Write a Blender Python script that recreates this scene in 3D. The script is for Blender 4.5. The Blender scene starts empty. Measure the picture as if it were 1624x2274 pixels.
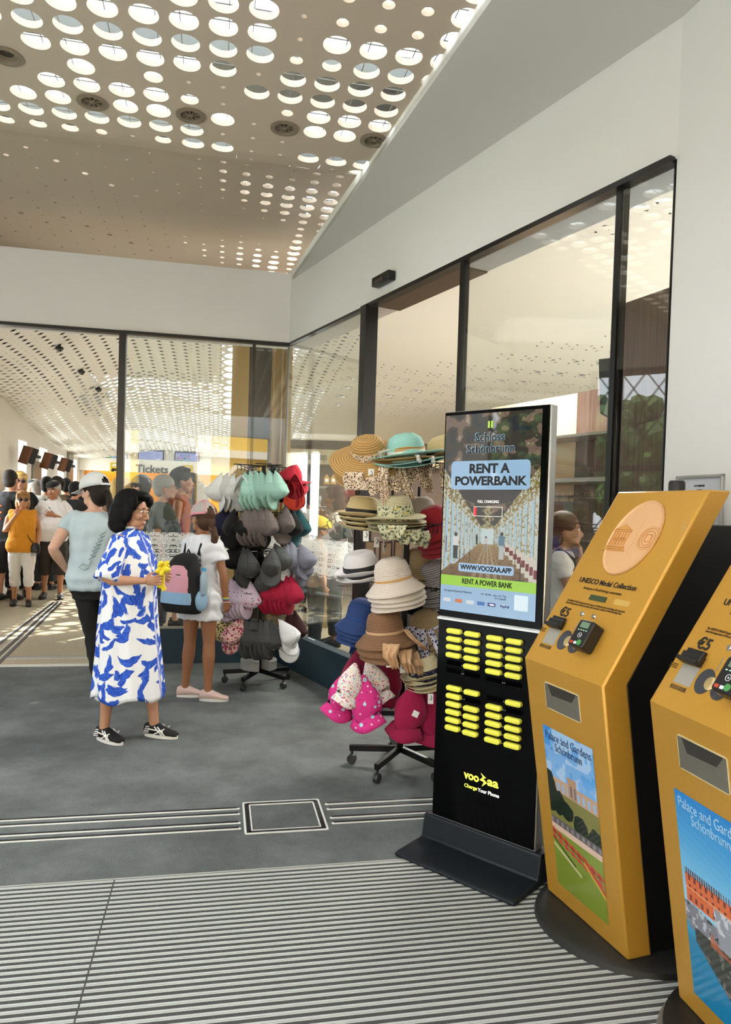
import bpy, bmesh, math, random
import numpy as np
from mathutils import Vector, Matrix, Euler, noise
PI = math.pi
random.seed(7)
sc = bpy.context.scene
COL = sc.collection

# ---------------------------------------------------------------- camera
FPX = 1600.0; HC = 1.5; PIT = math.radians(1.5); ROLL = math.radians(1.75); YPP = 1178.0
_f = np.array([0, math.cos(PIT), -math.sin(PIT)]); _r0 = np.array([1., 0, 0]); _u0 = np.cross(_r0, _f)
CR = math.cos(ROLL)*_r0 + math.sin(ROLL)*_u0; CU = np.cross(CR, _f); CF = _f
cam_d = bpy.data.cameras.new('camera'); cam = bpy.data.objects.new('camera', cam_d); COL.objects.link(cam)
cam.matrix_world = Matrix(((CR[0], CU[0], -CF[0], 0), (CR[1], CU[1], -CF[1], 0), (CR[2], CU[2], -CF[2], HC), (0, 0, 0, 1)))
cam_d.sensor_fit = 'VERTICAL'; cam_d.sensor_height = 36.0; cam_d.sensor_width = 36.0
cam_d.lens = FPX/2274*36.0; cam_d.shift_y = (YPP-1137)/2274; cam_d.clip_start = .05; cam_d.clip_end = 200
sc.camera = cam

# ---------------------------------------------------------------- view, world, sun
sc.view_settings.view_transform = 'Standard'; sc.view_settings.look = 'None'
sc.view_settings.exposure = 0.95; sc.view_settings.gamma = 1.0; sc.view_settings.use_curve_mapping = False
sc.cycles.max_bounces = 8; sc.cycles.diffuse_bounces = 4; sc.cycles.glossy_bounces = 4
sc.cycles.transmission_bounces = 4; sc.cycles.transparent_max_bounces = 12
sc.cycles.caustics_reflective = False; sc.cycles.caustics_refractive = False
sc.cycles.sample_clamp_indirect = 6.0
sc.cycles.use_denoising = True
sc.cycles.use_adaptive_sampling = True; sc.cycles.adaptive_threshold = .02
SKY = 2.6
w = bpy.data.worlds.new('sky'); sc.world = w; w.use_nodes = True
nt = w.node_tree; bg = nt.nodes['Background']
tc = nt.nodes.new('ShaderNodeTexCoord'); sep = nt.nodes.new('ShaderNodeSeparateXYZ'); rp = nt.nodes.new('ShaderNodeValToRGB')
nt.links.new(tc.outputs['Generated'], sep.inputs[0]); nt.links.new(sep.outputs['Z'], rp.inputs[0]); nt.links.new(rp.outputs[0], bg.inputs[0])
rp.color_ramp.elements[0].position = 0.0; rp.color_ramp.elements[0].color = (.84, .885, .93, 1)
rp.color_ramp.elements[1].position = 0.6; rp.color_ramp.elements[1].color = (.74, .82, .92, 1)
bg.inputs[1].default_value = SKY
UL = np.array([math.sin(math.radians(-101.5)), math.cos(math.radians(-101.5))]); NI = np.array([UL[1]*-1*-1, 0])
NI = np.array([UL[1], -UL[0]])            # into the ticket hall
C0 = np.array([-.80, 7.07])               # the glazed corner
TR = np.array([math.sin(math.radians(151)), math.cos(math.radians(151))]); NS = np.array([-TR[1], TR[0]])  # along the shop front, into the shop
sd = bpy.data.lights.new('sun', 'SUN'); so = bpy.data.objects.new('sun', sd); COL.objects.link(so)
sd.energy = 9.0; sd.angle = math.radians(.6); sd.color = (1, .95, .87)
_sdir = Vector((-.42, -.68, -.90))         # the way sunlight travels
so.rotation_euler = _sdir.to_track_quat('-Z', 'Y').to_euler()

def portal(name, c, sx, sy, direction):
    l = bpy.data.lights.new(name, 'AREA'); l.shape = 'RECTANGLE'; l.size = sx; l.size_y = sy; l.cycles.is_portal = True
    o = bpy.data.objects.new(name, l); COL.objects.link(o); o.location = c
    o.rotation_euler = Vector(direction).to_track_quat('-Z', 'Y').to_euler(); return o
def lamp(name, c, sx, sy, direction, power, color=(1, 1, 1)):
    l = bpy.data.lights.new(name, 'AREA'); l.shape = 'RECTANGLE'; l.size = sx; l.size_y = sy; l.energy = power; l.color = color
    o = bpy.data.objects.new(name, l); COL.objects.link(o); o.location = c
    o.rotation_euler = Vector(direction).to_track_quat('-Z', 'Y').to_euler(); return o

# ---------------------------------------------------------------- pixel -> place
def ray(x, y):
    return CF + (x-812)/FPX*CR - (y-YPP)/FPX*CU
def onz(x, y, z):
    d = ray(x, y); return np.array([0, 0, HC]) + d*((z-HC)/d[2])
def atY(x, y, Y):
    d = ray(x, y); return np.array([0, 0, HC]) + d*(Y/d[1])
def onplane(x, y, P, n):
    d = ray(x, y); P = np.array(P, float); n = np.array(n, float); return np.array([0, 0, HC]) + d*(((P-[0, 0, HC])@n)/(d@n))
def H(u, n, z=0):      # hall frame -> world
    p = C0 + u*UL + n*NI; return Vector((p[0], p[1], z))
def S(t, n, z=0):      # shop-front frame -> world
    p = C0 + t*TR + n*NS; return Vector((p[0], p[1], z))
ROTH = math.atan2(-UL[1], -UL[0]); ROTS = math.atan2(TR[1], TR[0])

# ---------------------------------------------------------------- materials
MATS = {}
def srgb(c):
    if isinstance(c, str):
        c = c.lstrip('#'); c = [int(c[i:i+2], 16)/255 for i in (0, 2, 4)]
    return tuple(((x/12.92) if x <= .04045 else ((x+.055)/1.055)**2.4) for x in c)+(1,)
def mat(name, col, rough=.6, metal=0., var=0., scale=40., bump=0., emit=0., coat=0., spec=.5, sheen=0., tr=0.):
    key = name
    if key in MATS: return MATS[key]
    m = bpy.data.materials.new(name); m.use_nodes = True; nt = m.node_tree; b = nt.nodes['Principled BSDF']
    c = srgb(col); b.inputs['Base Color'].default_value = c; b.inputs['Roughness'].default_value = rough
    b.inputs['Metallic'].default_value = metal; b.inputs['Coat Weight'].default_value = coat
    b.inputs['Specular IOR Level'].default_value = spec; b.inputs['Sheen Weight'].default_value = sheen*.3
    if emit:
        b.inputs['Emission Color'].default_value = c; b.inputs['Emission Strength'].default_value = emit
    if var or bump:
        t = nt.nodes.new('ShaderNodeTexCoord'); n = nt.nodes.new('ShaderNodeTexNoise'); n.inputs['Scale'].default_value = scale
        n.inputs['Detail'].default_value = 3; nt.links.new(t.outputs['Object'], n.inputs['Vector'])
        if var:
            mx = nt.nodes.new('ShaderNodeMix'); mx.data_type = 'RGBA'
            mx.inputs[6].default_value = tuple(x*(1-var) for x in c[:3])+(1,); mx.inputs[7].default_value = tuple(min(1, x*(1+var)) for x in c[:3])+(1,)
            nt.links.new(n.outputs['Fac'], mx.inputs[0]); nt.links.new(mx.outputs[2], b.inputs['Base Color'])
        if bump:
            bp = nt.nodes.new('ShaderNodeBump'); bp.inputs['Strength'].default_value = bump; bp.inputs['Distance'].default_value = .01
            nt.links.new(n.outputs['Fac'], bp.inputs['Height']); nt.links.new(bp.outputs[0], b.inputs['Normal'])
    MATS[key] = m; return m
def nodes(m):
    nt = m.node_tree; return nt, nt.nodes['Principled BSDF'], nt.links
def N(nt, typ, **kw):
    n = nt.nodes.new('ShaderNode'+typ)
    for k, v in kw.items():
        if k.startswith('i_'):
            k = k[2:]; n.inputs[int(k) if k.isdigit() else k.replace('_', ' ')].default_value = v
        else: setattr(n, k, v)
    return n
def ramp(nt, src, stops, interp='LINEAR'):
    r = nt.nodes.new('ShaderNodeValToRGB'); cr = r.color_ramp; cr.interpolation = interp
    while len(cr.elements) < len(stops): cr.elements.new(.5)
    for e, (p, c) in zip(cr.elements, stops):
        e.position = p; e.color = c if len(c) == 4 else tuple(c)+(1,)
    nt.links.new(src, r.inputs[0]); return r.outputs[0]
def glass_mat(name, tint=(.93, .95, .94), gloss=1.0):
    if name in MATS: return MATS[name]
    m = bpy.data.materials.new(name); m.use_nodes = True; nt = m.node_tree; nt.nodes.clear()
    o = N(nt, 'OutputMaterial'); t = N(nt, 'BsdfTransparent'); t.inputs[0].default_value = tint+(1,)
    g = N(nt, 'BsdfGlossy'); g.inputs['Roughness'].default_value = 0.0; g.inputs[0].default_value = (gloss,)*3+(1,)
    f = N(nt, 'Fresnel'); ge = N(nt, 'NewGeometry'); im = N(nt, 'Math', operation='MULTIPLY_ADD', i_1=1/1.52-1.52, i_2=1.52); nt.links.new(ge.outputs['Backfacing'], im.inputs[0]); nt.links.new(im.outputs[0], f.inputs['IOR']); mx = N(nt, 'MixShader')
    mu = N(nt, 'Math', operation='MULTIPLY', i_1=1.25); mu.use_clamp = True
    nt.links.new(f.outputs[0], mu.inputs[0]); nt.links.new(mu.outputs[0], mx.inputs[0])
    nt.links.new(t.outputs[0], mx.inputs[1]); nt.links.new(g.outputs[0], mx.inputs[2]); nt.links.new(mx.outputs[0], o.inputs[0])
    MATS[name] = m; return m
def attr_mat(name, emit=0., rough=.35, coat=0.):
    if name in MATS: return MATS[name]
    m = bpy.data.materials.new(name); m.use_nodes = True; nt, b, L = nodes(m)
    a = N(nt, 'Attribute', attribute_name='Col'); L.new(a.outputs['Color'], b.inputs['Base Color'])
    b.inputs['Roughness'].default_value = rough; b.inputs['Coat Weight'].default_value = coat
    if emit:
        L.new(a.outputs['Color'], b.inputs['Emission Color']); b.inputs['Emission Strength'].default_value = emit
        b.inputs['Base Color'].default_value = (0, 0, 0, 1)
        for l in list(b.inputs['Base Color'].links): L.remove(l)
    MATS[name] = m; return m

# ---------------------------------------------------------------- mesh builder
def rotm(rx=0, ry=0, rz=0): return Euler((rx, ry, rz)).to_matrix()
def frame_from(d):
    d = Vector(d).normalized(); a = Vector((0, 0, 1)) if abs(d.z) < .95 else Vector((1, 0, 0))
    x = a.cross(d).normalized(); y = d.cross(x); return x, y, d
class MB:
    def __init__(s): s.v = []; s.f = []; s.m = []; s.uv = {}
    def add(s, vs, fs, mi=0, uvs=None):
        k = len(s.v); s.v += [tuple(v) for v in vs]
        for i, f in enumerate(fs):
            if uvs is not None: s.uv[len(s.f)] = [uvs[j] for j in f]
            s.f.append(tuple(j+k for j in f)); s.m.append(mi)
        return s
    def box(s, c, size, rot=None, mi=0):
        x, y, z = [q/2 for q in size]; P = [Vector((a*x, b*y, d*z)) for a in (-1, 1) for b in (-1, 1) for d in (-1, 1)]
        if rot is not None: P = [rot @ p for p in P]
        P = [p+Vector(c) for p in P]
        return s.add(P, [(0, 1, 3, 2), (4, 6, 7, 5), (0, 4, 5, 1), (2, 3, 7, 6), (0, 2, 6, 4), (1, 5, 7, 3)], mi)
    def bar(s, a, b, wd, ht, mi=0, up=(0, 0, 1)):
        a = Vector(a); b = Vector(b); d = (b-a); L = d.length; d.normalize(); u = Vector(up); x = d.cross(u).normalized(); z = x.cross(d)
        P = [(a if i == 0 else b)+x*(j*wd/2)+z*(k*ht/2) for i in (0, 1) for j in (-1, 1) for k in (-1, 1)]
        return s.add(P, [(0, 1, 3, 2), (4, 6, 7, 5), (0, 4, 5, 1), (2, 3, 7, 6), (0, 2, 6, 4), (1, 5, 7, 3)], mi)
    def loft(s, rings, closed=True, caps=True, mi=0, uvs=None):
        n = len(rings[0]); vs = [p for r in rings for p in r]; fs = []
        for i in range(len(rings)-1):
            for j in range(n if closed else n-1):
                k = (j+1) % n; fs.append((i*n+j, i*n+k, (i+1)*n+k, (i+1)*n+j))
        if caps and closed:
            fs.append(tuple(reversed(range(n)))); fs.append(tuple((len(rings)-1)*n+j for j in range(n)))
        return s.add(vs, fs, mi, uvs)
    def tube(s, pts, r, seg=8, mi=0, caps=True, flat=1.0):
        pts = [Vector(p) for p in pts]; n = len(pts); rr = r if hasattr(r, '__len__') else [r]*n; rings = []
        x = None
        for i, p in enumerate(pts):
            d = (pts[min(i+1, n-1)]-pts[max(i-1, 0)]).normalized()
            if x is None: x, y, _ = frame_from(d)
            else:
                x = (x-d*x.dot(d)).normalized(); y = d.cross(x)
            rings.append([p+(x*math.cos(a)*flat+y*math.sin(a))*rr[i] for a in [2*PI*j/seg for j in range(seg)]])
        return s.loft(rings, True, caps, mi)
    def ell(s, c, r, rot=None, seg=16, rin=10, mi=0):
        vs = []; fs = []
        if not hasattr(r, '__len__'): r = (r, r, r)
        for i in range(rin+1):
            th = PI*i/rin
            for j in range(seg):
                ph = 2*PI*j/seg; p = Vector((r[0]*math.sin(th)*math.cos(ph), r[1]*math.sin(th)*math.sin(ph), r[2]*math.cos(th)))
                if rot is not None: p = rot @ p
                vs.append(p+Vector(c))
        for i in range(rin):
            for j in range(seg):
                k = (j+1) % seg; fs.append((i*seg+j, (i+1)*seg+j, (i+1)*seg+k, i*seg+k))
        return s.add(vs, fs, mi)
    def lathe(s, prof, seg=32, c=(0, 0, 0), mi=0, uv=True, caps=False):
        rings = []; uvs = []; L = 0; pr = None
        for (r, z) in prof:
            if pr: L += math.hypot(r-pr[0], z-pr[1])
            pr = (r, z); rings.append([(c[0]+r*math.cos(2*PI*j/seg), c[1]+r*math.sin(2*PI*j/seg), c[2]+z) for j in range(seg)])
            uvs += [(j/seg, L) for j in range(seg)]
        return s.loft(rings, True, caps, mi, uvs)
    def prism(s, poly, y0, y1, axis='y', mi=0):
        n = len(poly)
        def P(a, b, t): return {'y': (a, t, b), 'x': (t, a, b), 'z': (a, b, t)}[axis]
        vs = [P(a, b, y0) for a, b in poly]+[P(a, b, y1) for a, b in poly]
        fs = [tuple(range(n)), tuple(reversed(range(n, 2*n)))]+[(i, n+i, n+(i+1) % n, (i+1) % n) for i in range(n)]
        return s.add(vs, fs, mi)
    def grid(s, fn, nx, ny, mi=0):
        vs = []; fs = []; uvs = []
        for j in range(ny+1):
            for i in range(nx+1): vs.append(fn(i/nx, j/ny)); uvs.append((i/nx, j/ny))
        for j in range(ny):
            for i in range(nx): a = j*(nx+1)+i; fs.append((a, a+1, a+nx+2, a+nx+1))
        return s.add(vs, fs, mi, uvs)
    def mesh(s, name='m', smooth=True, ang=40):
        me = bpy.data.meshes.new(name); me.from_pydata(s.v, [], s.f)
        if s.uv:
            ul = me.uv_layers.new(name='UVMap').data
            for p in me.polygons:
                q = s.uv.get(p.index)
                if q:
                    for li, t in zip(p.loop_indices, q): ul[li].uv = t
        if len(set(s.m)) > 1 or (s.m and s.m[0]): me.polygons.foreach_set('material_index', s.m)
        bm = bmesh.new(); bm.from_mesh(me); bmesh.ops.recalc_face_normals(bm, faces=bm.faces); bm.to_mesh(me); bm.free()
        if smooth:
            me.shade_smooth(); me.set_sharp_from_angle(angle=math.radians(ang))
        return me
    def build(s, name, mats, parent=None, loc=None, rot=None, smooth=True, bevel=0., ang=40, **tags):
        me = s.mesh(name, smooth, ang); return link(name, me, mats, parent, loc, rot, bevel, **tags)
def link(name, me, mats, parent=None, loc=None, rot=None, bevel=0., **tags):
    for m in (mats if isinstance(mats, (list, tuple)) else [mats]): me.materials.append(m)
    o = bpy.data.objects.new(name, me); COL.objects.link(o)
    if parent is not None: o.parent = parent
    if loc is not None: o.location = loc
    if rot is not None: o.rotation_euler = rot if hasattr(rot, '__len__') else (0, 0, rot)
    if bevel:
        b = o.modifiers.new('bevel', 'BEVEL'); b.width = bevel; b.segments = 2; b.limit_method = 'ANGLE'; b.angle_limit = math.radians(50)
    for k, v in tags.items(): o[k] = v
    return o
def thing(name, label, category, loc=(0, 0, 0), rot=0, group=None):
    o = bpy.data.objects.new(name, None); COL.objects.link(o); o.location = loc
    o.rotation_euler = rot if hasattr(rot, '__len__') else (0, 0, rot); o.empty_display_size = .05
    o['label'] = label; o['category'] = category
    if group: o['group'] = group
    return o
def tag(o, label, category, group=None):
    o['label'] = label; o['category'] = category
    if group: o['group'] = group
    return o
def struct(o): o['kind'] = 'structure'; return o
def dup(root, label, loc=None, rot=None, group=None):
    r = root.copy(); COL.objects.link(r); r['label'] = label
    if group: r['group'] = group
    if loc is not None: r.location = loc
    if rot is not None: r.rotation_euler = rot
    for ch in KIDS(root):
        c = ch.copy(); COL.objects.link(c); c.parent = r
        for g in KIDS(ch):
            d = g.copy(); COL.objects.link(d); d.parent = c
    return r
def KIDS(o): return list(o.children)
def text_mesh(s, size, width=None, ext=.0006, bold=0., align='CENTER', shear=0.):
    cu = bpy.data.curves.new('t', 'FONT'); cu.body = s; cu.size = size; cu.extrude = ext; cu.offset = bold
    cu.align_x = align; cu.align_y = 'CENTER'; cu.shear = shear; cu.resolution_u = 3
    o = bpy.data.objects.new('t', cu); COL.objects.link(o); dg = bpy.context.evaluated_depsgraph_get()
    me = bpy.data.meshes.new_from_object(o.evaluated_get(dg)); bpy.data.objects.remove(o); bpy.data.curves.remove(cu)
    if len(me.vertices):
        co = np.empty(len(me.vertices)*3); me.vertices.foreach_get('co', co); co = co.reshape(-1, 3)
        if width:
            co[:, 0] *= width/(co[:, 0].max()-co[:, 0].min())
        me.vertices.foreach_set('co', co.ravel())
    return me
def text(name, s, size, m, parent, loc, rot, width=None, bold=0., align='CENTER', shear=0., ext=.0006):
    me = text_mesh(s, size, width, ext, bold, align, shear); return link(name, me, m, parent, loc, rot)
def picture(name, wd, ht, nx, ny, fn, m, parent, loc, rot, th=.003):
    """flat picture in its own XZ plane facing -Y; fn(U,V) -> rgb arrays, srgb"""
    U, V = np.meshgrid((np.arange(nx+1))/nx, (np.arange(ny+1))/ny)
    rgb = fn(U, V); rgb = np.clip(rgb, 0, 1); lin = np.where(rgb <= .04045, rgb/12.92, ((rgb+.055)/1.055)**2.4)
    co = np.stack([(U*wd), np.zeros_like(U), V*ht], -1).reshape(-1, 3)
    a = (np.arange(ny)[:, None]*(nx+1)+np.arange(nx)[None]).ravel(); fs = np.stack([a, a+1, a+nx+2, a+nx+1], -1)
    me = bpy.data.meshes.new(name); me.from_pydata(co.tolist(), [], fs.tolist())
    ca = me.color_attributes.new('Col', 'FLOAT_COLOR', 'POINT'); c4 = np.ones((len(co), 4)); c4[:, :3] = lin.reshape(-1, 3)
    ca.data.foreach_set('color', c4.ravel().astype(np.float32))
    return link(name, me, m, parent, loc, rot)
def smoothstep(a, b, x):
    t = np.clip((x-a)/(b-a), 0, 1); return t*t*(3-2*t)
def remesh(me, voxel, smooth_it=2, fac=.5):
    o = bpy.data.objects.new('r', me); COL.objects.link(o)
    r = o.modifiers.new('r', 'REMESH'); r.mode = 'VOXEL'; r.voxel_size = voxel; r.use_smooth_shade = True
    if smooth_it:
        s = o.modifiers.new('s', 'SMOOTH'); s.factor = fac; s.iterations = smooth_it
    dg = bpy.context.evaluated_depsgraph_get(); out = bpy.data.meshes.new_from_object(o.evaluated_get(dg))
    bpy.data.objects.remove(o); out.materials.clear(); return out
# ================================================================ THE SETTING
white = mat('wall_paint', '#e3e3e2', .85, var=.02, scale=3)
soffit_m = mat('soffit_paint', '#dddbd6', .85)
ceil_m = mat('ceiling_board', '#cfbfad', .8, var=.03, scale=60)
hall_ceil = mat('hall_ceiling_board', '#e8e4da', .8)
black_al = mat('black_aluminium', '#0d0d0e', .35)
ochre = mat('ochre_plaster', '#a3864f', .8)
# --- floors
carpet = mat('carpet', '#5f6364', .95); nt, b, L = nodes(carpet)
tco = N(nt, 'TexCoord'); n1 = N(nt, 'TexNoise', i_Scale=320., i_Detail=4.); n2 = N(nt, 'TexNoise', i_Scale=2.2, i_Detail=8., i_Roughness=.7)
L.new(tco.outputs['Object'], n1.inputs['Vector']); L.new(tco.outputs['Object'], n2.inputs['Vector'])
ma = N(nt, 'Math', operation='MULTIPLY_ADD', i_1=.8, i_2=0.); L.new(n1.outputs['Fac'], ma.inputs[0])
mb = N(nt, 'Math', operation='MULTIPLY_ADD', i_1=.5); L.new(n2.outputs['Fac'], mb.inputs[0]); L.new(ma.outputs[0], mb.inputs[2])
L.new(ramp(nt, mb.outputs[0], [(.32, srgb('#313434')), (.60, srgb('#525655')), (.84, srgb('#838786'))]), b.inputs['Base Color'])
bp = N(nt, 'Bump', i_Strength=.6, i_Distance=.004); L.new(n1.outputs['Fac'], bp.inputs['Height']); L.new(bp.outputs[0], b.inputs['Normal'])
terr = mat('terrazzo', '#8d846c', .32); nt, b, L = nodes(terr)
tco = N(nt, 'TexCoord'); n1 = N(nt, 'TexNoise', i_Scale=110., i_Detail=3.); L.new(tco.outputs['Object'], n1.inputs['Vector'])
L.new(ramp(nt, n1.outputs['Fac'], [(.35, srgb('#8a826c')), (.5, srgb('#a89e86')), (.7, srgb('#b8af98'))]), b.inputs['Base Color'])

def slab(name, pts, z0, z1, m):
    b = MB(); n = len(pts); b.add([(p[0], p[1], z0) for p in pts]+[(p[0], p[1], z1) for p in pts],
        [tuple(range(n)), tuple(range(n, 2*n))]+[(i, (i+1) % n, n+(i+1) % n, n+i) for i in range(n)])
    return struct(b.build(name, m, smooth=False))
NB = 2.82+.0                      # mat edge on the line through (-1.38,2.76)
me_n = float((np.array([-.71, 2.89])-C0)@NI)      # mat edge, hall frame
slab('floor', [H(4.2, me_n), H(-3.4, me_n), H(-3.4, -.02), H(4.2, -.02)], -.05, 0, carpet)
slab('floor', [H(5.2, -.02), H(-9, -.02), H(-9, 12.5), H(5.2, 12.5)], -.06, -.004, terr)
# foreground mat: aluminium strips over rubber, every strip raised
pitch = .0318
rub = mat('rubber_insert', '#494948', .95, var=.35, scale=260, bump=.5)
alu = mat('aluminium_strip', '#bcbebb', .5, metal=0., var=.06, scale=40)
slab('floor', [H(4.2, me_n), H(-3.4, me_n), H(-3.4, -12.5), H(4.2, -12.5)], -.06, -.0006, rub)
jb = float((np.array([-.96, 2.84])-C0)@UL)
b = MB(); cnt = int((me_n+9.0)/pitch)
for (u0, u1, off) in ((4.2, jb+.003, .0), (jb-.003, -3.4, .004)):
    for k in range(cnt):
        n_ = me_n-.008-k*pitch+off*0
        for (dn, hw, z) in ((0, .0042, .0008), (.0082, .0024, .0004)):
            a = H(u0, n_-dn, 0); c = H(u1, n_-dn, 0)
            b.bar(a+Vector((0, 0, -.002)), c+Vector((0, 0, -.002)), hw*2, (z+.002)*2)
struct(b.build('trim_1', alu, smooth=False))
b = MB(); b.bar(H(4.2, me_n+.004, 0), H(-3.4, me_n+.004, 0), .007, .005)
struct(b.build('trim_2', mat('mat_edge', '#b9bab6', .5, metal=.3), smooth=False))
# tactile guide lines: raised black strips with a light edge
gl_l = mat('guide_light', '#dfdfda', .5); gl_d = mat('guide_dark', '#141416', .5)
def guide(name, u0, u1, n0, n1, k, dark=.5, z=0.):
    """k strips between n0 and n1"""
    b = MB(); st = (n1-n0)/k
    for i in range(k):
        c = n0+st*(i+.5); w1 = abs(st)*.22; w2 = abs(st)*.30
        b.bar(H(u0, c-w1*.5, z), H(u1, c-w1*.5, z), w1, .006, 0); b.bar(H(u0, c+w2*.5, z), H(u1, c+w2*.5, z), w2, .005, 1)
        for u in (u0, u1): b.ell(H(u, c, z), (w1*.9, w1*.9, .003), seg=10, rin=4, mi=0)
    return struct(b.build(name, [gl_l, gl_d]))
def hn(x, y): 
    p = onz(x, y, 0)[:2]-C0; return float(p@UL), float(p@NI)
nT1 = hn(300, 1809)[1]; nT0 = hn(300, 1826)[1]; nT3 = hn(300, 1842)[1]; nT2 = hn(300, 1860)[1]
uA = hn(528, 1800)[0]; uB = hn(728, 1790)[0]
# two pairs on either side of the frame
for (u0, u1, nm) in ((3.6, uA, 'trim_3'), (uB, -1.7, 'trim_4')):
    b = MB()
    for n_ in (nT1, nT1-.062, nT1-.165, nT1-.227):
        b.bar(H(u0, n_, 0), H(u1, n_, 0), .009, .007, 0); b.bar(H(u0, n_+.014, 0), H(u1, n_+.014, 0), .019, .006, 1)
        for u in (u0, u1): b.ell(H(u, n_+.007, 0), (.012, .012, .003), seg=12, rin=4)
    struct(b.build(nm, [gl_l, gl_d]))
q = [hn(540, 1784), hn(708, 1776), hn(726, 1842), hn(546, 1853)]
u0 = (q[0][0]+q[3][0])/2; u1 = (q[1][0]+q[2][0])/2; n0 = (q[2][1]+q[3][1])/2; n1 = (q[0][1]+q[1][1])/2
b = MB()
for (a, c, d, e) in ((u0, n0, u1, n0), (u1, n0, u1, n1), (u1, n1, u0, n1), (u0, n1, u0, n0)):
    b.bar(H(a, c, 0), H(d, e, 0), .01, .008, 0)
i = .03
for (a, c, d, e) in ((u0-i, n0+i, u1+i, n0+i), (u1+i, n0+i, u1+i, n1-i), (u1+i, n1-i, u0-i, n1-i), (u0-i, n1-i, u0-i, n0+i)):
    b.bar(H(a, c, 0), H(d, e, 0), .007, .008, 0)
i = .016
for (a, c, d, e) in ((u0-i, n0+i, u1+i, n0+i), (u1+i, n0+i, u1+i, n1-i), (u1+i, n1-i, u0-i, n1-i), (u0-i, n1-i, u0-i, n0+i)):
    b.bar(H(a, c, 0), H(d, e, 0), .022, .006, 1)
struct(b.build('trim_5', [gl_l, gl_d]))
# threshold strips at the hall door and the angled guide path inside
b = MB()
for k in range(4):
    b.bar(H(1.62, -.03-k*.028, .0), H(4.2, -.03-k*.028, .0), .008, .008, 0)
    b.bar(H(1.62, .26+k*.03, -.004), H(4.2, .26+k*.03, -.004), .009, .008, 0)
    b.bar(H(1.62, .275+k*.03, -.004), H(4.2, .275+k*.03, -.004), .018, .006, 1)
struct(b.build('trim_6', [gl_l, gl_d]))
pa = [onz(0, y, 0) for y in (1424, 1446, 1463)]; pb = [onz(x, 1337, 0) for x in (115, 124, 133)]
b = MB()
for A_, B_ in zip(pa, pb):
    A_ = Vector(A_); B_ = Vector(B_); A_ = A_+(A_-B_)*.3; dn = Vector(((B_-A_).y, -(B_-A_).x, 0)).normalized()
    A_.z = B_.z = -.002
    b.bar(A_, B_, .010, .008, 0); b.bar(A_+dn*.026, B_+dn*.026, .036, .006, 1)
for k in range(3):
    p = Vector(onz(128, 1334-k*3.2, 0)); p2 = Vector(onz(176, 1331-k*3.2, 0)); b.bar(p, p2, .01, .008, 0)
struct(b.build('trim_7', [gl_l, gl_d]))

# --- vestibule walls
ZB, ZT, ZS = 3.105, 3.79, 3.72
TE = 4.39                                  # end of the shop glazing
def wallbox(name, a, c, z0, z1, th, m, side=1):
    """upright wall whose visible face runs a->c; thickness goes to the far side"""
    a = Vector(a).to_2d(); c = Vector(c).to_2d(); d = (c-a).normalized(); n = Vector((-d.y, d.x))*side*th
    return slab(name, [a, c, c+n, a+n], z0, z1, m)
b = MB()   # band above the hall glazing (L-shaped with the shop side, one wall each)
wallbox('wall_left', H(0, 0), H(4.3, 0), ZB, ZT, .22, white, -1)
P0, P1 = S(0, 0), S(TE, 0)
wallbox('wall_right', S(-.1, 0), S(TE+.02, 0), ZB, ZS+.1, .25, white, 1)
pr = [S(TE, 0).to_2d(), S(TE, 0).to_2d()+Vector((math.sin(math.radians(164)), math.cos(math.radians(164))))*9.5]
wallbox('wall_right', pr[0], pr[1], 0, 4.4, .3, white, 1)
# soffit triangle with the bright upstand along the perforated ceiling
sA = Vector((-.78, 7.03)); sB = Vector(onz(1092, 0, ZS)[:2]); dS = (sB-sA).normalized(); sBx = sA+dS*11.5
P_end = pr[1]
slab('ceiling', [sA, sBx, pr[1]+Vector((.05, 0)), pr[0]+Vector((.03, 0)), S(0, .0).to_2d()+Vector((.02, .02))], ZS, ZS+.04, soffit_m)
nSo = Vector((-dS.y, dS.x)); 
wallbox('trim_8', sA, sBx, ZS+.002, ZS+.1, .12, mat('edge_white', '#f4f3f0', .8), 1)

# --- perforated ceilings
def perforate(name, u0, u1, n0, n1, pu, pn, rad, zf, m, keep=lambda u, n: True, seg=20, th=.035, frame=H):
    vs = []; fs = []
    nu = int(round((u1-u0)/pu)); nn = int(round((n1-n0)/pn))
    ang = np.array([2*PI*k/seg for k in range(seg)]); ca, sa = np.cos(ang), np.sin(ang)
    sc_ = 1/np.maximum(abs(ca), abs(sa)); qx, qy = ca*sc_*pu/2, sa*sc_*pn/2
    for i in range(nu):
        for j in range(nn):
            u = u0+(i+.5)*pu; n = n0+(j+.5)*pn
            if not keep(u, n): continue
            r = rad(u, n, i, j); k = len(vs)
            if r < .004:
                for du, dn in ((-1, -1), (1, -1), (1, 1), (-1, 1)):
                    uu, n_ = u+du*pu/2, n+dn*pn/2; vs.append(frame(uu, n_, zf(uu, n_)))
                fs.append((k, k+1, k+2, k+3)); continue
            r = min(r, min(pu, pn)*.47)
            for a in range(seg):
                uu, n_ = u+qx[a], n+qy[a]; vs.append(frame(uu, n_, zf(uu, n_)))
            for a in range(seg):
                uu, n_ = u+r*ca[a], n+r*sa[a]; vs.append(frame(uu, n_, zf(uu, n_)))
            for a in range(seg):
                uu, n_ = u+r*ca[a], n+r*sa[a]; vs.append(frame(uu, n_, zf(uu, n_)+th))
            for a in range(seg):
                c = (a+1) % seg; fs.append((k+a, k+c, k+seg+c, k+seg+a)); fs.append((k+seg+a, k+seg+c, k+2*seg+c, k+2*seg+a))
    me = bpy.data.meshes.new(name); me.from_pydata([tuple(v) for v in vs], [], fs)
    o = link(name, me, m); struct(o); return o
PU, PN = .183, .168
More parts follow.
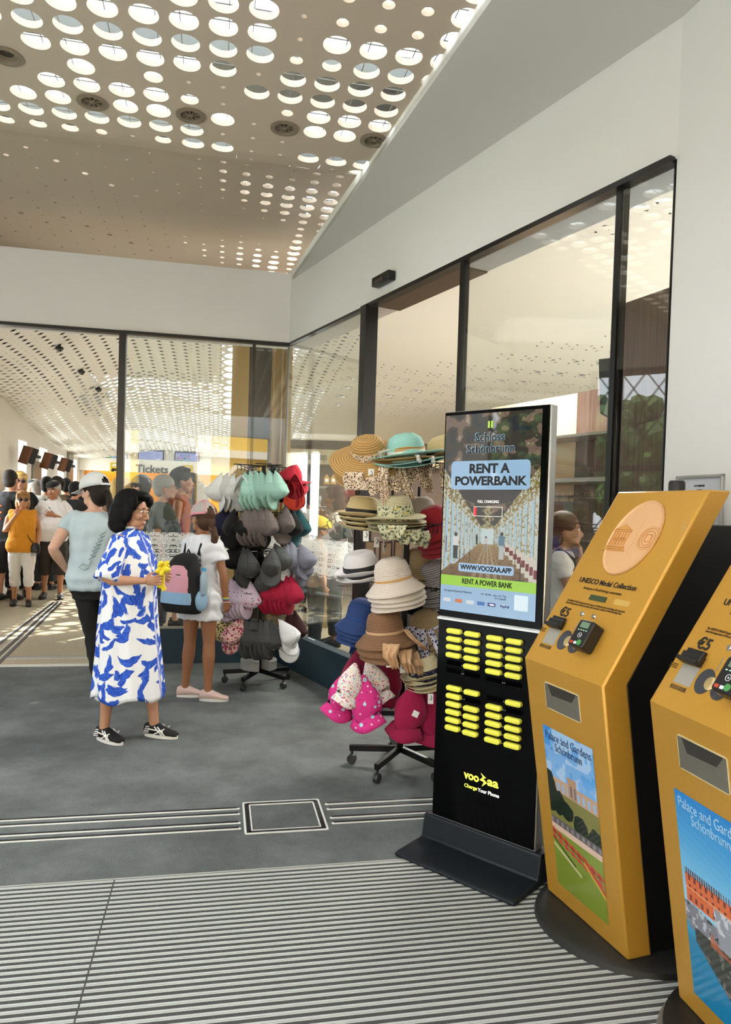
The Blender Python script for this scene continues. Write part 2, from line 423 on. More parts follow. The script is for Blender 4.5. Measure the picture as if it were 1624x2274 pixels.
ROW = {-1: 'BBBBBBBBBdBBBBB', 0: 'BBBBBBBBBSMBBBB', 1: '.dBBBBBBdBBBBBB', 2: '.V.B.MddBBBBBBB', 3: '..BBBBMd.SBBBBB', 4: '.BBVBBVBdVBBVBB',
       5: 'BBBBBBBddd.....', 6: 'MMMSdMBBddBBBBB', 7: '........d..dBBB', 8: '.......dd.MdBBB', 9: '......dd.d.ddSM'}
RV = {'B': .0695, 'M': .05, 'S': .034, 'd': .014, '.': 0., 'V': .062}
VENTS = []
def vrad(u, n, i, j):
    m_ = int(round((u-1.03)/PU)); k = int(round((n+3.34)/PN))
    if k < -1:
        return .0695 if (m_ > -4 or m_ < -7) else (.014 if m_ == -4 else .03)
    if k in ROW:
        row = ROW[k]; q = 5-m_
        ch = row[min(max(q, 0), len(row)-1)]
        if ch == 'V': VENTS.append((u, n)); return .062
        return RV[ch]
    # further rows swell in soft bands towards the corner
    g = .5+.5*math.sin(k*.62+m_*.35)
    right = smoothstep(1.3, -.2, u)
    v = .066*right*(g**1.3) if k < 30 else .066*right
    v += .020*max(0, math.sin(m_*1.7+k*.9))*(1-right)*.7
    if u > 1.2: v = .012+.03*max(0, math.sin(k*.8+m_*.5)-.55) if (m_+k) % 2 else .006
    if u < .0 and k > 11: v = .066*(.75+.25*math.sin(k*.9))
    return float(v)
def vz(u, n): return 3.79+.38*float(smoothstep(-2.35, -1.25, n))
def inside_edge(u, n):
    p = H(u, n).to_2d(); return (p-sA).dot(nSo) < 1.0
perforate('ceiling', 1.03-PU*24.5, 1.03+PU*19.5, -3.34-PN*47.5, -3.34+PN*28.5, PU, PN, vrad, vz, ceil_m, keep=inside_edge, seg=24)
# round air diffusers set in five of the holes
vent_m = mat('diffuser_metal', '#8d7f6c', .5)
VL = ['leftmost round recessed air diffuser, plain dark plate', 'round ceiling diffuser with star blades, leftmost of the starred ones', 'second star-bladed round ceiling diffuser from the left',
      'third star-bladed round ceiling diffuser, right of centre', 'star-bladed round ceiling diffuser half hidden at the white soffit edge']
for q, (u, n) in enumerate(sorted(set(VENTS), key=lambda t: -t[0])):
    t = thing('air_diffuser', VL[q % 5], 'vent', H(u, n, 3.79), group='round diffusers in the perforated ceiling')
    b = MB(); b.lathe([(.062, .01), (.085, -.002), (.086, -.006), (.06, -.008), (.055, .012), (.03, .018)], 28); b.build('rim', vent_m, t)
    b = MB(); b.lathe([(.056, .014), (.02, .018), (.001, .018)], 24, caps=False); b.build('plate', mat('diffuser_dark', '#453b31', .6), t)
    if q:
        b = MB()
        for a in range(8): b.bar((.012*math.cos(a*PI/4), .012*math.sin(a*PI/4), .006), (.05*math.cos(a*PI/4), .05*math.sin(a*PI/4), .004), .006, .012)
        b.lathe([(.001, -.004), (.014, -.002), (.014, .012)], 16); b.build('blades', vent_m, t)
# above the vestibule ceiling: wire mesh, ducts, opal glass roof
wire = mat('wire', '#55564f', .5); opal = bpy.data.materials.new('opal_glass'); opal.use_nodes = True; nt = opal.node_tree; nt.nodes.clear()
o_ = N(nt, 'OutputMaterial'); tl = N(nt, 'BsdfTranslucent'); tl.inputs[0].default_value = (.86, .88, .88, 1); nt.links.new(tl.outputs[0], o_.inputs[0])
b = MB()
for k in range(60): b.bar(H(3.6, -8.2+k*.14, 4.32), H(-2.4, -8.2+k*.14, 4.32), .006, .006)
for k in range(42): b.bar(H(-2.3+k*.14, -8.2, 4.325), H(-2.3+k*.14, .4, 4.325), .006, .006)
struct(b.build('trim_9', wire, smooth=False))
duct = mat('duct_grey', '#5c605e', .7)
b = MB()
for n_ in (-5.9, -4.6, -3.35, -2.0, -.75): b.bar(H(3.6, n_, 4.62), H(-2.6, n_, 4.62), .07, .16)
b.bar(H(.75, -1.55, 4.75), H(-2.6, -1.75, 4.75), .55, .12); b.bar(H(3.4, -.45, 4.6), H(1.1, -.5, 4.6), .8, .1)
struct(b.build('trim_10', duct, smooth=False))
slab('ceiling', [H(4.3, -12), H(-3.6, -12), H(-3.6, 1.2), H(4.3, 1.2)], 5.3, 5.32, opal)
# --- outer walls of the vestibule (behind and beside the camera)
XL = -4.6
def wall_open(name, a, c, z0, z1, th, m, opens, side=1):
    """wall a->c with rectangular openings (s0,s1,z0,z1)"""
    a = Vector(a); c = Vector(c); d = (c-a); Lw = d.length; d.normalize(); n = Vector((-d.y, d.x))*side
    ss = sorted({0, Lw}|{q for o in opens for q in o[:2]}); zz = sorted({z0, z1}|{q for o in opens for q in o[2:]})
    b = MB()
    for i in range(len(ss)-1):
        for j in range(len(zz)-1):
            sm, zm = (ss[i]+ss[i+1])/2, (zz[j]+zz[j+1])/2
            if any(o[0] < sm < o[1] and o[2] < zm < o[3] for o in opens): continue
            p = a+d*sm+n*(th/2); R = Matrix(((d.x, n.x, 0), (d.y, n.y, 0), (0, 0, 1)))
            b.box((p.x, p.y, zm), (ss[i+1]-ss[i], th, zz[j+1]-zz[j]), R)
    return struct(b.build(name, m, smooth=False))
wa, wc = Vector((XL, -5.2)), Vector((XL, 6.2))
wins = [(.6, 3.6, .9, 3.4), (4.3, 6.75, 1.80, 2.80), (7.6, 10.4, .9, 3.4)]
wall_open('wall_west', wa, wc, 0, 5.3, .3, white, wins, 1)
wall_open('wall_south', (XL, -5.2), (5.2, -5.2), 0, 5.3, .3, white, [(.9, 3.6, 0.0, 3.4), (5.0, 7.0, 0, 3.4), (7.5, 9.2, .9, 3.4)], -1)
for k, o in enumerate(wins):
    b = MB(); y0, y1 = -5.2+o[0], -5.2+o[1]; x = XL-.15
    for y in (y0+.04, y1-1.15, y1-.36, y1-.04): b.box((x, y, (o[2]+o[3])/2), (.08, .09, o[3]-o[2]))
    for z in (o[2]+.04, (o[2]+o[3])/2, o[3]-.04): b.box((x, (y0+y1)/2, z), (.08, y1-y0, .07))
    wdt, hgt = y1-y0, o[3]-o[2]; st = .30
    for s_ in (-1, 1):
        for q in range(-10, 20):
            # diagonal rods clipped to the opening
            p0 = [(t, (t-q*st)*1.35*s_ if s_ > 0 else (hgt-(t-q*st)*1.35)) for t in np.linspace(0, wdt, 60)]
            ins = [(t, z) for t, z in p0 if 0 <= z <= hgt]
            if len(ins) > 2: b.bar((x-.06, y0+ins[0][0], o[2]+ins[0][1]), (x-.06, y0+ins[-1][0], o[2]+ins[-1][1]), .016, .016, up=(1, 0, 0))
    struct(b.build('window_%d' % (k+1), mat('iron', '#1c1d1e', .6), smooth=False))
    portal('portal', (XL+.02, (y0+y1)/2, (o[2]+o[3])/2), wdt, hgt, (1, 0, 0))
portal('portal', (XL+2.25, -5.18, 1.7), 2.7, 3.4, (0, 1, 0)); portal('portal', (XL+6.0, -5.18, 1.7), 2.0, 3.4, (0, 1, 0)); portal('portal', (XL+8.35, -5.18, 2.15), 1.7, 2.5, (0, 1, 0))
wallbox('wall_east', (5.2, -5.4), (5.2, -2.0), 0, 5.3, .3, white, -1)
# outside ground, the yellow palace wing seen back through the doors, trees
slab('floor', [(-40, -60), (60, -60), (60, -5.5), (-40, -5.5)], -.12, -.06, mat('gravel', '#b9ad98', .95, var=.1, scale=8))
slab('floor', [(-60, -5.5), (-4.9, -5.5), (-4.9, 40), (-60, 40)], -.12, -.06, mat('lawn', '#5f7a3c', .95, var=.3, scale=3))
# ================================================================ TICKET HALL AND SHOP SHELL
glass = glass_mat('clear_glass')
teal = mat('plinth_paint', '#17303d', .5)
EN = 11.3                                   # end wall of the ticket hall
nI3 = (NI[0], NI[1], 0); uL3 = (UL[0], UL[1], 0)
def hend(x, y, n_=EN):
    p = onplane(x, y, (*(C0+n_*NI), 0), nI3); return float((p[:2]-C0)@UL), float(p[2])
UW, ZW = hend(178, 993)                     # corner of left wall, end wall and ceiling
def hleft(x, y, off=0):
    p = onplane(x, y, (*(C0+(UW-off)*UL), 0), uL3); return float((p[:2]-C0)@NI), float(p[2])
def hz(u, n):
    z = 3.95-(3.95-ZW)*float(smoothstep(3.2, EN+.6, n))
    z -= .75*float(smoothstep(2.2, 0., UW-u))*(1-.6*float(smoothstep(6., EN, n)))
    z -= .35*float(smoothstep(.5, -3.0, u))*float(smoothstep(1.0, 4., n))
    return z
_in = lambda u, n: (H(u, n).to_2d()-Vector(C0)).dot(Vector(NS))
SU0, SU1, SN0, SN1 = UW-PU*24, UW-PU*18, -5.04+PN*52, -5.04+PN*78
def hkeep(u, n):
    if SU0 < u < SU1 and SN0 < n < SN1: return False
    if u > -.2 and n > .12: return n > 1.55
    return _in(u, n) > .16
def hrad(u, n, i, j):
    a = .5+.5*math.sin(1.15*u+.55*n+.8*math.sin(n*.6)); b_ = .5+.5*math.sin(.9*n-.5*u)
    r = .062*a**1.8*(.2+.8*b_)
    if n > 5.6 and u < 3.0: r = .052+.012*math.sin(n*1.9+u)
    if u < 1.2 and n < 5.6 and u > -.6: r = max(r, .05*(.5+.5*math.sin(n*2.2)))
    if u < -1.2:
        if i % 2 or j % 3: return 0.
        return .058*max(0., math.sin(.6*u-.8*n+.6))**1.2
    if (i+j) % 7 == 0: r *= .4
    return max(r, .006)
perforate('ceiling', UW-PU*76, UW, -5.04, -5.04+PN*98, PU, PN, hrad, hz, hall_ceil, keep=hkeep, seg=12, frame=H, th=.025)
perforate('ceiling', SU0, SU1, SN0, SN1, PU*2, PN*2, lambda u, n, i, j: (.150, .135, .150, .10, .14)[(j+i) % 5], hz, hall_ceil, seg=20, th=.02)
# added roof over hall and shop, gap and opal shaped for sun spots
deck = mat('roof_deck', '#3b3a37', .9)
slab('ceiling', [H(UW+.3, 1.6), H(UW+.3, EN+.3), H(3.3, EN+.3), H(3.3, 1.6)], 4.02, 4.15, deck)
slab('ceiling', [H(3.3, 1.6), H(3.3, 7.9), H(SU1, 7.9), H(SU1, 1.6)], 4.02, 4.15, deck)
slab('ceiling', [H(SU1, 1.6), H(SU1, SN0), H(-.9, SN0), H(-.9, 1.6)], 4.02, 4.15, deck)
slab('ceiling', [H(3.3, -.1), H(3.3, 1.6), H(1.1, 1.6), H(1.1, -.1)], 4.3, 4.4, deck)
slab('ceiling', [H(SU1, 7.9), H(SU1, EN+.3), H(3.3, EN+.3), H(3.3, 7.9)], 4.2, 4.22, opal)
slab('ceiling', [H(-.9, 1.3), H(-.9, EN+.3), H(-9.3, EN+.3), H(-9.3, -8), S(6, .3), S(.5, .3)], 4.4, 4.55, deck)
slab('ceiling', [H(UW-.01, .2), H(UW-.01, EN), H(UW-.5, EN), H(UW-.5, .2)], 3.6, 4.02, deck)  # dark liner added so the holes along the left wall stay dark
# walls
hallw = mat('hall_wall', '#e9e6de', .85)
def lwins():
    o = []
    for (xa, xb, ytop) in ((41, 60, 976), (88, 105, 993), (129, 142, 1009), (160, 171, 1019)):
        na, zt = hleft(xa, ytop); nb, _ = hleft(xb, ytop); o.append((na, nb, .9, zt))
    return o
LW = lwins(); n00 = .1
a0 = H(UW, 0).to_2d(); a1 = H(UW, EN+.3).to_2d()
extra = [(LW[0][0]-2.1*k, LW[0][0]-2.1*k+.95, .9, LW[0][3]) for k in (1, 2, 3) if LW[0][0]-2.1*k > .3]
wall_open('wall_left', a0, a1, 0, 4.4, .35, hallw, [o for o in LW+extra], 1)
for o in LW+extra:
    portal('portal', H(UW-.03, (o[0]+o[1])/2, (o[2]+o[3])/2), o[1]-o[0], o[3]-o[2], (-UL[0], -UL[1], 0))
lamp('daylight_fill', H(UW+1.0, 6.0, 1.9), 11, 2.6, (-UL[0], -UL[1], -.1), 480, (.95, .97, 1))  # area lamp added outside the windows to brighten the hall
# end wall with the long ticket recess
zs0 = hend(300, 1047)[1]; zs1 = hend(300, 1024)[1]; uR0 = hend(182, 1050)[0]
wallbox('wall_end', H(UW, EN), H(-9.2, EN), zs0, 4.4, .3, hallw, 1)
wallbox('wall_end', H(UW, EN), H(uR0, EN), 0, zs0, .3, hallw, 1)
wallbox('wall_end', H(-2.4, EN), H(-9.2, EN), 0, zs0, .3, hallw, 1)
wallbox('wall_baffle', H(4.3, 1.6), H(-.3, 1.6), 3.9, 5.3, .1, deck, 1)  # unseen wall added to stop light leaking between the two ceiling voids
amber = mat('amber_wall', '#c98a1d', .7)
wallbox('wall_back', H(uR0+1.2, EN+1.4), H(-2.4, EN+1.4), 0, 3.0, .2, amber, 1)
wallbox('wall_back', H(uR0+.02, EN+.28), H(uR0+.02, EN+1.5), 0, zs0+.3, .1, amber, 1)
slab('ceiling', [H(uR0+.2, EN+.28), H(-2.5, EN+.28), H(-2.5, EN+1.6), H(uR0+.2, EN+1.6)], zs0+.25, zs0+.35, mat('recess_top', '#b9801e', .8))
lamp('recess_lamp', H(1.6, EN+.8, zs0+.2), 4.5, .15, (0, 0, -1), 22, (1, .82, .55))
b = MB(); b.box((0, 0, (zs0+zs1)/2+.01), (5.9, .12, zs1-zs0+.06)); 
struct(b.build('trim_11', hallw, None, H(uR0-2.9, EN-.06), ROTH, smooth=False))
wallbox('wall_far', H(-9.2, -8.5), H(-9.2, EN+.3), 0, 4.5, .3, hallw, 1)
wallbox('wall_shop', S(TE+.3, .0), S(TE+.3, 7), 0, 4.5, .3, hallw, 1)
# pier between hall and shop seen at the glazed corner
def hpl(x, y, n_):
    p = onplane(x, y, (*(C0+n_*NI), 0), nI3); return float((p[:2]-C0)@UL), float(p[2])
ua, ub, uc, ud = [hpl(x, 850, .85)[0] for x in (516, 553, 604, 650)]
slab('wall_pier', [H(ua, .85), H(ub, .85), H(ub, 1.35), H(ua, 1.35)], 0, 3.82, ochre)
slab('wall_pier', [H(ub, 1.0), H(uc, 1.0), H(uc, 1.35), H(ub, 1.35)], 0, 3.82, mat('dark_cladding', '#39332a', .6))
slab('wall_pier', [H(uc, .9), H(ud, .9), H(ud, 1.35), H(uc, 1.35)], 0, 3.82, ochre)
b = MB()
for u in (uc-.02, (uc+ud)/2, (uc+ud)/2-.05): b.box(H(u, .87, 1.7), (.018, .03, 3.4), rotm(0, 0, ROTH))
struct(b.build('trim_12', mat('ochre_trim', '#8f7748', .6), smooth=False))
# --- glazing: hall side
fr = mat('frame_black', '#0c0c0d', .3)
b = MB(); R = rotm(0, 0, ROTH)
b.box(H(1.545, .0, 1.58), (.062, .09, 3.06), R); struct(b.build('window_4', fr, smooth=False))
b = MB(); b.box(H(.335, .03, 1.72), (.03, .05, 2.76), R); b.box(H(.77, 0, 3.1), (1.54, .06, .03), R); b.box(H(3.1, .02, 3.1), (3.1, .08, .03), R); struct(b.build('window_5', fr, smooth=False))
b = MB(); b.box(H(.77, 0, 1.715), (1.5, .012, 2.77), R); struct(b.build('window_6', glass, smooth=False))
b = MB(); b.box(H(.76, .0, .165), (1.58, .1, .33), R); struct(b.build('baseboard_left', teal, smooth=False))
b = MB(); b.box(H(.76, .0, .335), (1.58, .06, .02), R); struct(b.build('trim_13', mat('steel_trim', '#9b9788', .4, metal=.6), smooth=False))
# --- glazing: shop side
R2 = rotm(0, 0, ROTS)
b = MB(); b.box(S(.8, 0, .165), (1.55, .1, .33), R2); struct(b.build('baseboard_right', teal, smooth=False))
for k, (t0, t1) in enumerate(((.02, 1.57), (2.86, 4.05), (4.1, 4.38))):
    b = MB(); z0 = .34 if k == 0 else .02
    b.box(S((t0+t1)/2, 0, (z0+3.1)/2), (t1-t0, .012, 3.1-z0), R2); struct(b.build('window_%d' % (7+k), glass, smooth=False))
b = MB(); b.box(S(1.605, 0, 1.55), (.085, .11, 3.1), R2); b.box(S(2.84, 0, 1.55), (.034, .05, 3.1), R2); b.box(S(4.075, .02, 1.55), (.03, .06, 3.1), R2)
b.box(S(2.95, 0, 3.1), (2.86, .07, .028), R2); b.box(S(.8, 0, 3.1), (1.6, .05, .02), R2); b.box(S(4.384, 0, 1.55), (.005, .012, 3.1), R2)
struct(b.build('window_10', fr, smooth=False))
b = MB()
for t in (.0,): b.box(S(t, 0, 1.72), (.02, .02, 2.76), R2)
struct(b.build('window_11', mat('silicone', '#6d6e66', .4), smooth=False))
b = MB(); b.box(S(2.20, .14, 3.12), (1.1, .22, .05), R2); struct(b.build('trim_14', mat('header_brown', '#5d4b3b', .6), smooth=False))
# white damask film along the foot of the panes
dm = bpy.data.materials.new('damask_film'); dm.use_nodes = True; nt = dm.node_tree; nt.nodes.clear(); L = nt.links
o_ = N(nt, 'OutputMaterial'); tr_ = N(nt, 'BsdfTransparent'); df = N(nt, 'BsdfDiffuse'); df.inputs[0].default_value = srgb('#fbfcfa'); tl_ = N(nt, 'BsdfTranslucent'); tl_.inputs[0].default_value = srgb('#fbfcfa')
m0 = N(nt, 'MixShader'); m0.inputs[0].default_value = .4; L.new(df.outputs[0], m0.inputs[1]); L.new(tl_.outputs[0], m0.inputs[2])
mx = N(nt, 'MixShader'); L.new(tr_.outputs[0], mx.inputs[1]); L.new(m0.outputs[0], mx.inputs[2]); L.new(mx.outputs[0], o_.inputs[0])
uvn = N(nt, 'UVMap'); sp = N(nt, 'SeparateXYZ'); L.new(uvn.outputs[0], sp.inputs[0])
pp = N(nt, 'Math', operation='PINGPONG', i_1=.085); L.new(sp.outputs[0], pp.inputs[0])
pp2 = N(nt, 'Math', operation='PINGPONG', i_1=.2); L.new(sp.outputs[1], pp2.inputs[0])
cb = N(nt, 'CombineXYZ'); L.new(pp.outputs[0], cb.inputs[0]); L.new(pp2.outputs[0], cb.inputs[1])
nz = N(nt, 'TexNoise', i_Scale=34., i_Detail=2., i_Distortion=2.4); L.new(cb.outputs[0], nz.inputs['Vector'])
nz2 = N(nt, 'TexNoise', i_Scale=14., i_Detail=1., i_Distortion=1.0); L.new(cb.outputs[0], nz2.inputs['Vector'])
def M(op, a, b_=None, c=None):
    n = N(nt, 'Math', operation=op)
    for i, q in enumerate((a, b_, c)):
        if q is None: continue
        if isinstance(q, (int, float)): n.inputs[i].default_value = q
        else: L.new(q, n.inputs[i])
    return n.outputs[0]
d1 = M('ABSOLUTE', M('SUBTRACT', nz.outputs['Fac'], .5)); d2 = M('ABSOLUTE', M('SUBTRACT', nz2.outputs['Fac'], .52))
lace = M('MULTIPLY', M('GREATER_THAN', d1, .026), M('GREATER_THAN', d2, .018))
# scalloped edges: v in metres above the film's foot, 0.36 tall
edge = M('MULTIPLY', nz.outputs['Fac'], .09)
lo_ = M('GREATER_THAN', sp.outputs[1], M('ADD', edge, M('MULTIPLY', pp.outputs[0], .35)))
hi_ = M('LESS_THAN', sp.outputs[1], M('SUBTRACT', .40, M('MULTIPLY', nz.outputs['Fac'], .06)))
L.new(M('MULTIPLY', lace, M('MULTIPLY', lo_, hi_)), mx.inputs[0])
def film(name, A_, B_, z0, z1, m=dm):
    A_ = Vector(A_); B_ = Vector(B_); Lw = (B_-A_).length
    b = MB(); b.add([(A_.x, A_.y, z0), (B_.x, B_.y, z0), (B_.x, B_.y, z1), (A_.x, A_.y, z1)], [(0, 1, 2, 3)], 0, [(0, 0), (Lw, 0), (Lw, z1-z0), (0, z1-z0)])
    return struct(b.build(name, m, smooth=False))
film('trim_15', H(.03, -.012), H(1.5, -.012), .87, 1.27)
film('trim_16', S(.03, -.012), S(1.56, -.012), .87, 1.27)
film('trim_17', S(2.9, -.012), S(4.02, -.012), .62, 1.02)
# door sensor above the open door
t = thing('door_sensor', 'black door sensor box on the white wall above the open shop door', 'sensor', S(1.87, -.035, 3.235), ROTS)
b = MB(); b.box((0, 0, 0), (.25, .065, .07)); b.build('housing', mat('black_plastic', '#101011', .4), t, bevel=.008)
b = MB(); b.box((0, -.034, -.012), (.12, .006, .03)); b.build('lens', mat('dark_lens', '#050506', .08, coat=1.), t)
# ================================================================ POWER BANK KIOSK
blk_gloss = mat('black_glass_panel', '#030304', .10, spec=.14)
silver = mat('kiosk_silver', '#c9cac8', .3, metal=.8)
base_m = mat('kiosk_base', '#121a21', .45, metal=.4)
yel = mat('power_bank_yellow', '#f1ee55', .35)
ink = mat('ink_black', '#0b0b0d', .5); wtx = mat('white_text', '#f4f4f0', .5, emit=.3); ytx = mat('yellow_text', '#eceb58', .5, emit=.3)
sx, sy, sphi = 0.342, 3.256, math.radians(131.28)
KR = math.radians(90)-sphi
pk = thing('power_bank_kiosk', 'tall black power bank rental kiosk with a lit screen and rows of yellow battery ends', 'kiosk', (sx, sy, 0), KR)
KW, KZ0, KZ1, KD = .522, .12, 1.957, .055
KZM = 1.03
b = MB(); b.box((KW/2, KD/2+.002, (KZ0+KZ1)/2), (KW, KD, KZ1-KZ0)); b.build('housing', silver, pk, bevel=.006)
# lower glossy panel with slots cut as recesses
cols = [(.098, .982, .876), (.192, .981, .839), (.304, .979, .837), (.3985, .978, .835), (.106, .728, .552), (.199, .726, .549), (.311, .721, .546), (.4055, .721, .543)]
slots = []; banks = []
def cz(k):  # full slot heights of a column
    return [.982-i*.0357 for i in range(6)]
for ci in range(4):
    x, z0, z1 = cols[ci]
    for i in range(6): slots.append((x, z0-i*.0357, ci, 0, i))
for ci in range(4):
    x, z0, z1 = cols[4+ci]
    for i in range(6): slots.append((x, z0-i*.0355, ci, 1, i))
missing = {(0, 0, 4), (0, 0, 5), (1, 0, 5), (2, 0, 5), (3, 0, 5), (1, 1, 1), (2, 1, 0), (3, 1, 1)}
b = MB(); b.box((KW/2, -.002, (KZ0+.012+KZM)/2), (KW-.012, .006, KZM-KZ0-.018)); b.build('lower_panel', blk_gloss, pk, bevel=.002, smooth=False)
b = MB(); b.box((KW/2, -.002, (KZM+.008+KZ1)/2), (KW-.01, .006, KZ1-KZM-.014)); b.build('screen_glass', blk_gloss, pk, bevel=.002, smooth=False)
b = MB(); b.box((KW/2, -.003, KZM+.001), (KW, .01, .009)); b.build('silver_trim', mat('bright_trim', '#e6e8e8', .3, metal=.3), pk)
# base
b = MB(); pts = []
b.prism([(-.215, .0), (-.23, .012), (-.21, .022), (-.03, .03), (-.012, KZ0+.01), (KD+.02, KZ0+.01), (KD+.06, .03), (.20, .022), (.21, 0)], -.035, KW+.035, axis='x')
b.build('base', base_m, pk, bevel=.008)
for (x, z, ci, blk, i) in slots:
    if (ci, blk, i) in missing:
        b = MB(); b.box((x, -.006, z), (.078, .003, .02)); b.build('empty_slot', mat('slot_dark', '#020203', .9, spec=.02), pk, bevel=.001)
b = MB(); b.ell((0, 0, 0), (.0016, .001, .0016), seg=8, rin=4); _sl = b.mesh('status_light'); _sl.materials.append(mat('status_dots', '#b9c8cf', .4, emit=.5))
for (x, z, ci, blk, i) in slots:
    o = bpy.data.objects.new('status_light', _sl); COL.objects.link(o); o.parent = pk; o.location = (x+.052 if ci in (0, 2) else x-.052, -.006, z-.004)
names = ['leftmost', 'second', 'third', 'rightmost']; rows_ = ['top', 'second', 'third', 'fourth', 'fifth', 'bottom']
mb_ = MB(); prof = []
for yy, sc_ in ((-.0, 1), (-.012, 1), (-.017, .96), (-.0195, .82), (-.0198, .3)):
    prof.append([(math.copysign(1, math.cos(a))*(.027*sc_)+.0115*sc_*math.cos(a), yy, .0115*sc_*math.sin(a)) for a in [2*PI*k/24+.01 for k in range(24)]])
mb_.loft(prof); bank_me = mb_.mesh('power_bank'); bank_me.materials.append(yel)
Rk = rotm(0, 0, KR)
for (x, z, ci, blk, i) in slots:
    if (ci, blk, i) in missing: continue
    o = bpy.data.objects.new('power_bank', bank_me); COL.objects.link(o)
    o.location = Vector((sx, sy, 0))+Rk @ Vector((x, -.0045, z)); o.rotation_euler = (0, 0, KR)
    o['label'] = 'yellow power bank in the %s column of the %s block, %s slot' % (names[ci], ('upper', 'lower')[blk], rows_[i]); o['category'] = 'power bank'; o['group'] = 'yellow power banks in the rental kiosk'
# lettering on the panel
Rt = (PI/2, 0, 0)
text('lettering', 'voo', .052, ytx, pk, (.209, -.006, .360), Rt, width=.078, bold=.0016)
text('lettering', 'aa', .052, ytx, pk, (.316, -.006, .360), Rt, width=.056, bold=.0016)
b = MB(); b.prism([(.255, .388), (.283, .372), (.268, .366), (.288, .352), (.262, .330), (.272, .352), (.250, .356), (.266, .372)], -.0068, -.0056); b.build('lightning_bolt', ytx, pk, smooth=False)
text('lettering', 'Charge', .022, ytx, pk, (.206, -.006, .313), Rt, width=.066, bold=.0005)
text('lettering', 'Your Phone', .022, wtx, pk, (.296, -.006, .311), Rt, width=.106, bold=.0005)
